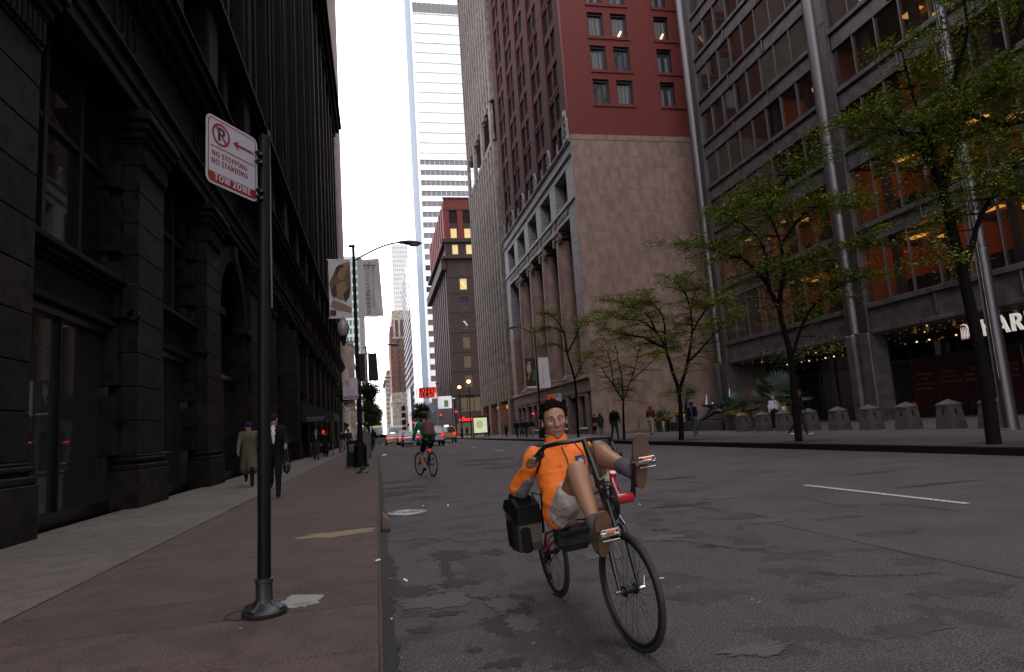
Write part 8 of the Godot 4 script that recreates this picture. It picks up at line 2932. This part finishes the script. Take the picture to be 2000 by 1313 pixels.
func rider_body(xf: Transform3D) -> void:
	var p := thing("person", "man in an orange jacket, white shorts and glasses riding the recumbent", "person", Vector3.ZERO, 0.0, "cyclists")
	p.transform = xf
	var sk := Color(0.25, 0.122, 0.07)
	var hipR := Vector3(-0.095, 0.665, 0.66)
	var hipL := Vector3(0.095, 0.665, 0.66)
	var kneeR := Vector3(-0.105, 0.93, 1.03)
	var kneeL := Vector3(0.112, 1.015, 0.88)
	var ankR := Vector3(-0.125, 0.635, 1.265)
	var ankL := Vector3(0.115, 0.925, 1.235)
	var neck := Vector3(0, 1.085, 0.44)
	var head := Vector3(0.0, 1.228, 0.47)
	var shR := Vector3(-0.175, 1.01, 0.455)
	var shL := Vector3(0.175, 1.0, 0.45)
	var elR := Vector3(-0.29, 0.83, 0.38)
	var elL := Vector3(0.29, 0.84, 0.42)
	var wrR := Vector3(-0.232, 0.958, 0.535)
	var wrL := Vector3(0.22, 0.955, 0.57)
	var bn := [
		[hipR, kneeR, 0.076, 0.054, sk], [kneeR + Vector3(0, 0.012, 0.01), kneeR + Vector3(0, -0.03, 0.03), 0.052, 0.05, sk], [kneeR, ankR, 0.053, 0.036, sk], [kneeR.lerp(ankR, 0.22) + Vector3(0, -0.02, -0.025), kneeR.lerp(ankR, 0.55) + Vector3(0, -0.01, -0.012), 0.05, 0.036, sk],
		[hipL, kneeL, 0.076, 0.054, sk], [kneeL + Vector3(0, 0.012, 0.0), kneeL + Vector3(0, -0.01, 0.035), 0.052, 0.05, sk], [kneeL, ankL, 0.053, 0.036, sk], [kneeL.lerp(ankL, 0.22) + Vector3(0, -0.03, 0), kneeL.lerp(ankL, 0.55) + Vector3(0, -0.015, 0), 0.05, 0.036, sk],
		[ankR, ankR + Vector3(0, -0.03, 0.03), 0.036, 0.034, sk], [ankL, ankL + Vector3(0.01, -0.01, 0.04), 0.036, 0.034, sk],
		[Vector3(0, 0.66, 0.62), Vector3(0, 0.95, 0.42), 0.09, 0.085, sk],
		[shR, elR, 0.045, 0.038, sk], [elR, wrR, 0.038, 0.028, sk], [shL, elL, 0.045, 0.038, sk], [elL, wrL, 0.038, 0.028, sk],
		[neck - Vector3(0, 0.06, 0), neck + Vector3(0, 0.08, 0.015), 0.058, 0.054, sk],
	]
	var mb := MB.new()
	skin(mb, bn, 0.013, 0.03)
	# head on its own finer grid, turned toward the camera
	var hb := Basis(Vector3.UP, -0.2) * Basis(Vector3.RIGHT, 0.06)
	var H := func(x: float, y: float, z: float) -> Vector3: return head + hb * Vector3(x, y, z)
	var lip := Color(0.19, 0.078, 0.058)
	var shade := Color(0.21, 0.104, 0.062)
	var hd := [
		[H.call(0, 0.04, -0.025), H.call(0, 0.035, 0.012), 0.074, 0.07, sk],
		[H.call(-0.016, -0.005, 0.02), H.call(-0.01, -0.055, 0.032), 0.055, 0.038, sk], [H.call(0.016, -0.005, 0.02), H.call(0.01, -0.055, 0.032), 0.055, 0.038, sk],
		[H.call(0, -0.072, 0.045), H.call(0, -0.094, 0.052), 0.03, 0.021, shade],
		[H.call(-0.036, -0.055, 0.0), H.call(-0.014, -0.088, 0.04), 0.028, 0.02, shade], [H.call(0.036, -0.055, 0.0), H.call(0.014, -0.088, 0.04), 0.028, 0.02, shade],
		[H.call(0, 0.018, 0.082), H.call(0, -0.022, 0.1), 0.009, 0.0125, sk], [H.call(-0.012, -0.026, 0.088), H.call(0.012, -0.026, 0.088), 0.0095, 0.0095, sk],
		[H.call(-0.04, 0.032, 0.07), H.call(-0.012, 0.03, 0.08), 0.0085, 0.008, sk], [H.call(0.04, 0.032, 0.07), H.call(0.012, 0.03, 0.08), 0.0085, 0.008, sk],
		[H.call(-0.018, -0.052, 0.073), H.call(0.018, -0.052, 0.073), 0.005, 0.005, lip], [H.call(-0.014, -0.06, 0.073), H.call(0.014, -0.06, 0.073), 0.006, 0.006, lip],
		[H.call(-0.078, 0.012, -0.012), H.call(-0.08, -0.025, -0.006), 0.012, 0.009, sk], [H.call(0.078, 0.012, -0.012), H.call(0.08, -0.025, -0.006), 0.012, 0.009, sk],
		[H.call(-0.045, -0.012, 0.052), H.call(-0.03, -0.02, 0.058), 0.02, 0.018, sk], [H.call(0.045, -0.012, 0.052), H.call(0.03, -0.02, 0.058), 0.02, 0.018, sk],
	]
	skin(mb, hd, 0.005, 0.012)
	# hands closed round the bars
	for s in [-1.0, 1.0]:
		var w: Vector3 = wrR if s < 0 else wrL
		var g := Vector3(s * 0.213, 1.0, 0.585)
		var hand := []
		hand.append([w, g + Vector3(s * 0.03, -0.012, -0.01), 0.027, 0.026, sk])
		for k in 4:
			var c := g + Vector3(0, 0.027 - 0.018 * k, 0.05 - 0.034 * k)   # along the grip
			var k0 := c + Vector3(s * 0.036, -0.004, 0.0)
			var k1 := c + Vector3(s * 0.02, -0.008, 0.034)
			var k2 := c + Vector3(-s * 0.016, -0.006, 0.032)
			var k3 := c + Vector3(-s * 0.03, -0.004, 0.006)
			hand.append([g + Vector3(s * 0.034, -0.01, -0.012), k0, 0.016, 0.012, sk])
			hand.append([k0, k1, 0.0105, 0.0098, sk])
			hand.append([k1, k2, 0.0098, 0.009, sk])
			hand.append([k2, k3, 0.009, 0.008, sk])
		hand.append([g + Vector3(s * 0.028, 0.0, -0.012), g + Vector3(s * 0.004, 0.03, -0.01), 0.014, 0.011, sk])
		hand.append([g + Vector3(s * 0.004, 0.03, -0.01), g + Vector3(-s * 0.022, 0.04, 0.02), 0.011, 0.0085, sk])
		skin(mb, hand, 0.006, 0.006)
	part(p, "body", mb, mat("rider_skin", Color.WHITE, 0.5, {"vc": true}))
	# eyes, brows
	var ey := MB.new()
	var ir := MB.new()
	var br := MB.new()
	for s in [-1.0, 1.0]:
		ey.ball(H.call(s * 0.03, 0.012, 0.069), Vector3(0.0135, 0.007, 0.008), 12, hb)
		ir.ball(H.call(s * 0.03 - 0.002, 0.012, 0.0755), Vector3(0.006, 0.006, 0.003), 10, hb)
		br.tube([H.call(s * 0.013, 0.032, 0.087), H.call(s * 0.032, 0.037, 0.08), H.call(s * 0.05, 0.03, 0.066)], [0.004, 0.0045, 0.003], 6)
	part(p, "eyes", ey, mat("eye_white", lin(0.4, 0.36, 0.33), 0.3))
	part(p, "irises", ir, mat("eye_dark", lin(0.012, 0.008, 0.006), 0.2))
	part(p, "eyebrows", br, mat("hair_black", lin(0.008, 0.006, 0.006), 0.8))
	# glasses are worn: a thing of their own
	var gl := thing("glasses", "thin rimmed glasses worn by the man in the orange jacket", "glasses")
	gl.transform = xf
	var gb := MB.new()
	var le := MB.new()
	for s in [-1.0, 1.0]:
		var pts := []
		for k in 21:
			var a := TAU * k / 20.0
			pts.append(H.call(s * 0.034 + 0.025 * cos(a), 0.006 + 0.0145 * sin(a), 0.094 - 0.006 * absf(cos(a))))
		gb.tube(pts, 0.001, 5, false)
		gb.tube([H.call(s * 0.059, 0.012, 0.088), H.call(s * 0.075, 0.014, 0.06), H.call(s * 0.082, 0.01, -0.015)], 0.0016, 5)
	gb.tube([H.call(-0.01, 0.012, 0.095), H.call(0, 0.016, 0.098), H.call(0.01, 0.012, 0.095)], 0.0014, 5)
	part(gl, "frame", gb, mats.brushed)
	# curly hair
	mb = MB.new()
	var hr := []
	var hc := Color(0.008, 0.006, 0.006)
	var r2 := RandomNumberGenerator.new()
	r2.seed = 5
	hr.append([H.call(0, 0.06, -0.035), H.call(0, 0.056, -0.005), 0.078, 0.07, hc])
	hr.append([H.call(0, 0.02, -0.06), H.call(0, -0.03, -0.06), 0.066, 0.05, hc])
	for k in 260:
		var a := r2.randf() * TAU
		var e := r2.randf_range(-0.25, 1.5)
		var d := Vector3(cos(a) * cos(e) * 0.084, sin(e) * 0.083, sin(a) * cos(e) * 0.09)
		if d.z > 0.02 and d.y < 0.036 + 0.012 * r2.randf():
			continue
		var c: Vector3 = H.call(d.x, 0.046 + d.y, -0.012 + d.z * 0.86)
		hr.append([c, c + Vector3(r2.randfn(), r2.randfn(), r2.randfn()) * 0.006, 0.0105, 0.008, hc])
	for s in [-1.0, 1.0]:
		hr.append([H.call(s * 0.07, 0.045, 0.008), H.call(s * 0.072, 0.0, 0.014), 0.013, 0.006, hc])
	skin(mb, hr, 0.0055, 0.004)
	part(p, "hair", mb, mat("rider_hair", Color.WHITE, 1.0, {"vc": true, "spec": 0.1}))
	# jacket
	var o := Color(0.64, 0.135, 0.004)
	var og := Color(0.09, 0.085, 0.095)
	var jk := [
		[Vector3(-0.075, 0.70, 0.62), Vector3(-0.085, 0.95, 0.455), 0.1, 0.104, o], [Vector3(0.075, 0.70, 0.62), Vector3(0.085, 0.95, 0.455), 0.1, 0.104, o], [Vector3(-0.1, 0.665, 0.6), Vector3(-0.09, 0.74, 0.62), 0.105, 0.11, o], [Vector3(0.1, 0.665, 0.6), Vector3(0.09, 0.74, 0.62), 0.105, 0.11, o],
		[Vector3(0, 0.76, 0.63), Vector3(0, 0.93, 0.5), 0.09, 0.09, o],
		[Vector3(-0.08, 0.97, 0.45), shR, 0.085, 0.068, o], [Vector3(0.08, 0.97, 0.45), shL, 0.085, 0.068, o],
		[shR + Vector3(-0.012, 0.02, -0.012), shR.lerp(elR, 0.45) + Vector3(-0.02, 0.014, -0.012), 0.052, 0.048, og], [shL + Vector3(0.012, 0.02, -0.012), shL.lerp(elL, 0.45) + Vector3(0.02, 0.014, -0.012), 0.052, 0.048, og],
		[shR, elR, 0.058, 0.05, o], [elR, wrR, 0.05, 0.04, o], [elR + Vector3(0.018, -0.012, 0.02), elR.lerp(wrR, 0.6) + Vector3(0.02, -0.016, 0.016), 0.05, 0.04, og],
		[shL, elL, 0.058, 0.05, o], [elL, wrL, 0.05, 0.04, o], [elL + Vector3(-0.018, -0.012, 0.02), elL.lerp(wrL, 0.6) + Vector3(-0.02, -0.016, 0.016), 0.05, 0.04, og],
		[neck + Vector3(0, -0.05, 0.0), neck + Vector3(0, 0.012, 0.01), 0.085, 0.07, o],
	]
	# folds
	for f in [[-0.1, 0.99, 0.54, -0.16, 0.95, 0.5], [0.1, 0.99, 0.54, 0.17, 0.94, 0.5], [-0.225, 0.94, 0.47, -0.2, 0.9, 0.45], [-0.255, 0.9, 0.455, -0.22, 0.86, 0.42], [-0.28, 0.87, 0.445, -0.24, 0.85, 0.44], [-0.265, 0.9, 0.5, -0.22, 0.9, 0.46], [-0.14, 0.84, 0.58, -0.02, 0.86, 0.66], [-0.12, 0.78, 0.62, 0.04, 0.8, 0.7], [0.02, 0.9, 0.62, 0.14, 0.86, 0.58], [-0.15, 0.93, 0.53, -0.05, 0.95, 0.6]]:
		jk.append([Vector3(f[0], f[1], f[2]), Vector3(f[3], f[4], f[5]), 0.014, 0.01, o])
	mb = MB.new()
	skin(mb, jk, 0.0085, 0.018)
	wrinkle(mb, 0.009, 5.0, Vector3(1.0, 1.8, 1.0))
	part(p, "jacket", mb, mat("jacket_cloth", Color.WHITE, 0.75, {"vc": true}))
	mb = MB.new()
	mb.tube([Vector3(0.0, 1.06, 0.53), Vector3(0.005, 0.99, 0.582), Vector3(0.0, 0.9, 0.63), Vector3(0, 0.8, 0.745)], 0.004, 5)
	mb.tube([Vector3(-0.07, 0.85, 0.66), Vector3(-0.085, 0.77, 0.71)], 0.005, 5)
	part(p, "zip", mb, mats.rubber)
	mb = MB.new()
	mb.cham(Vector3.ZERO, Vector3(0.062, 0.075, 0.008), 0.004)
	var bd := part(p, "chest_badge", mb, mat("badge_blue", lin(0.01, 0.012, 0.05), 0.6))
	bd.transform = Transform3D(Basis(Vector3.UP, 0.25) * Basis(Vector3.RIGHT, -0.45), Vector3(0.098, 0.955, 0.581))
	mb = MB.new()
	mb.ball(Vector3(0, -0.004, 0.004), Vector3(0.02, 0.02, 0.003), 14)
	mb.cham(Vector3(0, -0.03, 0.005), Vector3(0.04, 0.008, 0.002), 0.001)
	part(bd, "print", mb, mat("badge_print", lin(0.3, 0.32, 0.4), 0.6))
	# shorts
	var so := Color(0.4, 0.34, 0.29)
	var kr := hipR.lerp(kneeR, 0.52)
	var kl := hipL.lerp(kneeL, 0.52)
	mb = MB.new()
	skin(mb, [[Vector3(0, 0.64, 0.6), Vector3(0, 0.67, 0.67), 0.09, 0.09, so], [hipR + Vector3(0.0, 0.0, -0.01), kr, 0.09, 0.083, so], [hipL + Vector3(0.0, 0.0, -0.01), kl, 0.09, 0.083, so], [hipR.lerp(kr, 0.6) + Vector3(0, -0.02, 0), kr + Vector3(-0.004, -0.03, 0.01), 0.08, 0.076, so], [hipL.lerp(kl, 0.6) + Vector3(0, -0.02, 0), kl + Vector3(0.004, -0.03, 0.01), 0.08, 0.076, so]], 0.01, 0.015)
	wrinkle(mb, 0.008, 6.0, Vector3(1.6, 1.0, 0.8))
	part(p, "shorts", mb, mat("shorts_cloth", Color.WHITE, 0.85, {"vc": true, "bump": texs.bump, "depth": 0.5, "scale": 0.4}))
	# socks and shoes
	var gs := Color(0.075, 0.065, 0.075)
	for q in [[kneeR, ankR], [kneeL, ankL]]:
		mb = MB.new()
		skin(mb, [[q[0].lerp(q[1], 0.83), q[1] + Vector3(0.0, -0.005, 0.025), 0.047, 0.042, gs]], 0.009, 0.02)
		part(p, "sock", mb, mats.person)
	shoe(p, Vector3(-0.14, 0.555, 1.335), Vector3(-0.142, 0.73, 1.395), Vector3(0.02, -0.25, 1))
	shoe(p, Vector3(0.14, 0.855, 1.315), Vector3(0.142, 1.085, 1.385), Vector3(-0.05, -0.25, 1))

# ------------------------------------------------------------------ litter, iron and leaves on the ground
func build_litter() -> void:
	# cast iron cover by the kerb
	var c := gp(795, 1003)
	var t := thing("manhole_cover", "round cast iron drain cover worn pale near the left kerb", "manhole cover", Vector3(c.x, 0.004, c.z))
	var b := MB.new()
	b.lathe([Vector2(0, 0.004), Vector2(0.3, 0.004), Vector2(0.31, 0.0)], 36)
	part(t, "frame", b, mat("iron_dark", lin(0.03, 0.03, 0.032), 0.6))
	b = MB.new()
	for r in [0.29, 0.2, 0.1]:
		var pts := []
		for k in 33:
			var a := TAU * k / 32.0
			pts.append(Vector3(cos(a) * r, 0.006, sin(a) * r))
		b.tube(pts, 0.011 if r < 0.28 else 0.018, 5, false)
	for k in 10:
		var a := TAU * k / 10.0
		b.tube([Vector3(cos(a) * 0.12, 0.006, sin(a) * 0.12), Vector3(cos(a + 0.25) * 0.28, 0.006, sin(a + 0.25) * 0.28)], 0.014, 5)
	part(t, "raised_ribs", b, mat("iron_pale", lin(0.24, 0.24, 0.25), 0.45, {"metal": 0.5}))
	# crumpled drain box at the kerb
	t = thing("broken_kerb_plate", "bent rusty iron plate sticking out of the left kerb", "metal plate", gp(744, 1040))
	b = MB.new()
	b.slab(PackedVector2Array([Vector2(0, 0), Vector2(0.05, 0.0), Vector2(0.11, 0.13), Vector2(0.03, 0.2)]), -0.5, 0.0)
	part(t, "plate", b, mat("rust", lin(0.14, 0.085, 0.06), 0.8, {"tex": texs.fine, "scale": 3.0}))
	b = MB.new()
	b.cham(Vector3(0.06, 0.02, 0.03), Vector3(0.12, 0.05, 0.08), 0.02)
	part(t, "clump", b, mats.asphalt_hole)
	# cement splash and tar ring at the sign pole
	b = MB.new()
	b.sheet(blob(0.3, 0.36, 5, 0.2, 40), flat_at(-0.56, 0.1212, -4.93))
	setting("cement_splash", b, mats.cement_splash)
	b = MB.new()
	b.sheet(blob(0.13, 0.07, 6, 0.2, 20), flat_at(-0.54, 0.1218, -4.84))
	setting("cement_splash", b, mats.sand_patch)
	b = MB.new()
	var pts := []
	for k in 25:
		var a := TAU * k / 24.0
		pts.append(Vector3(-0.84 + 0.16 * cos(a), 0.117, -4.72 + 0.14 * sin(a)))
	b.tube(pts, 0.012, 5, false)
	setting("tar_ring", b, mats.asphalt_hole)
	b = MB.new()
	b.sheet(blob(0.9, 0.42, 9, 0.3, 40), flat_at(-0.5, 0.1215, -8.1, 0.15))
	setting("sand_patch", b, mats.sand_patch)
	var bits := [[792, 1137, 12, 6], [1180, 1082, 7, 4], [1293, 1134, 14, 5], [738, 1097, 12, 16], [826, 990, 4, 3], [765, 1214, 7, 7], [750, 890, 6, 5], [1250, 988, 6, 4], [875, 989, 6, 4]]
	for s in bits:
		var q := gp(s[0], s[1], 0.12 if s[0] < 740 else 0.0)
		b = MB.new()
		var w := (gp(s[0] + s[2] * 0.5, s[1]) - gp(s[0] - s[2] * 0.5, s[1])).length()
		b.cham(Vector3.ZERO, Vector3(w * 0.7, 0.006, w * 0.45), 0.002, Basis(Vector3(0.3, 1, 0.2).normalized(), rng.randf() * 3.0))
		one("paper_scrap", b, mats.litter, "small white scrap of paper lying on the ground", "litter", "paper scraps", q + Vector3(0, 0.016 if s[0] > 740 else 0.012, 0))
	for s in [[1090, 1240, 10], [1042, 1262, 9], [1326, 1152, 9], [980, 1203, 7], [763, 1133, 8], [1470, 1175, 10], [1485, 1180, 8], [905, 1288, 6], [785, 1290, 6], [470, 1232, 8], [1480, 1183, 6]]:
		var q := gp(s[0], s[1], 0.12 if s[0] < 740 else 0.0)
		var w := (gp(s[0] + s[2] * 0.5, s[1]) - gp(s[0] - s[2] * 0.5, s[1])).length()
		b = MB.new()
		b.sheet(blob(w, w * 0.6, s[0], 0.3, 10), flat_at(0, 0, 0, rng.randf() * 3.0))
		one("fallen_leaf", b, mats.leaf_litter, "curled orange leaf lying on the ground", "leaf", "fallen leaves", q + Vector3(0, 0.015, 0))
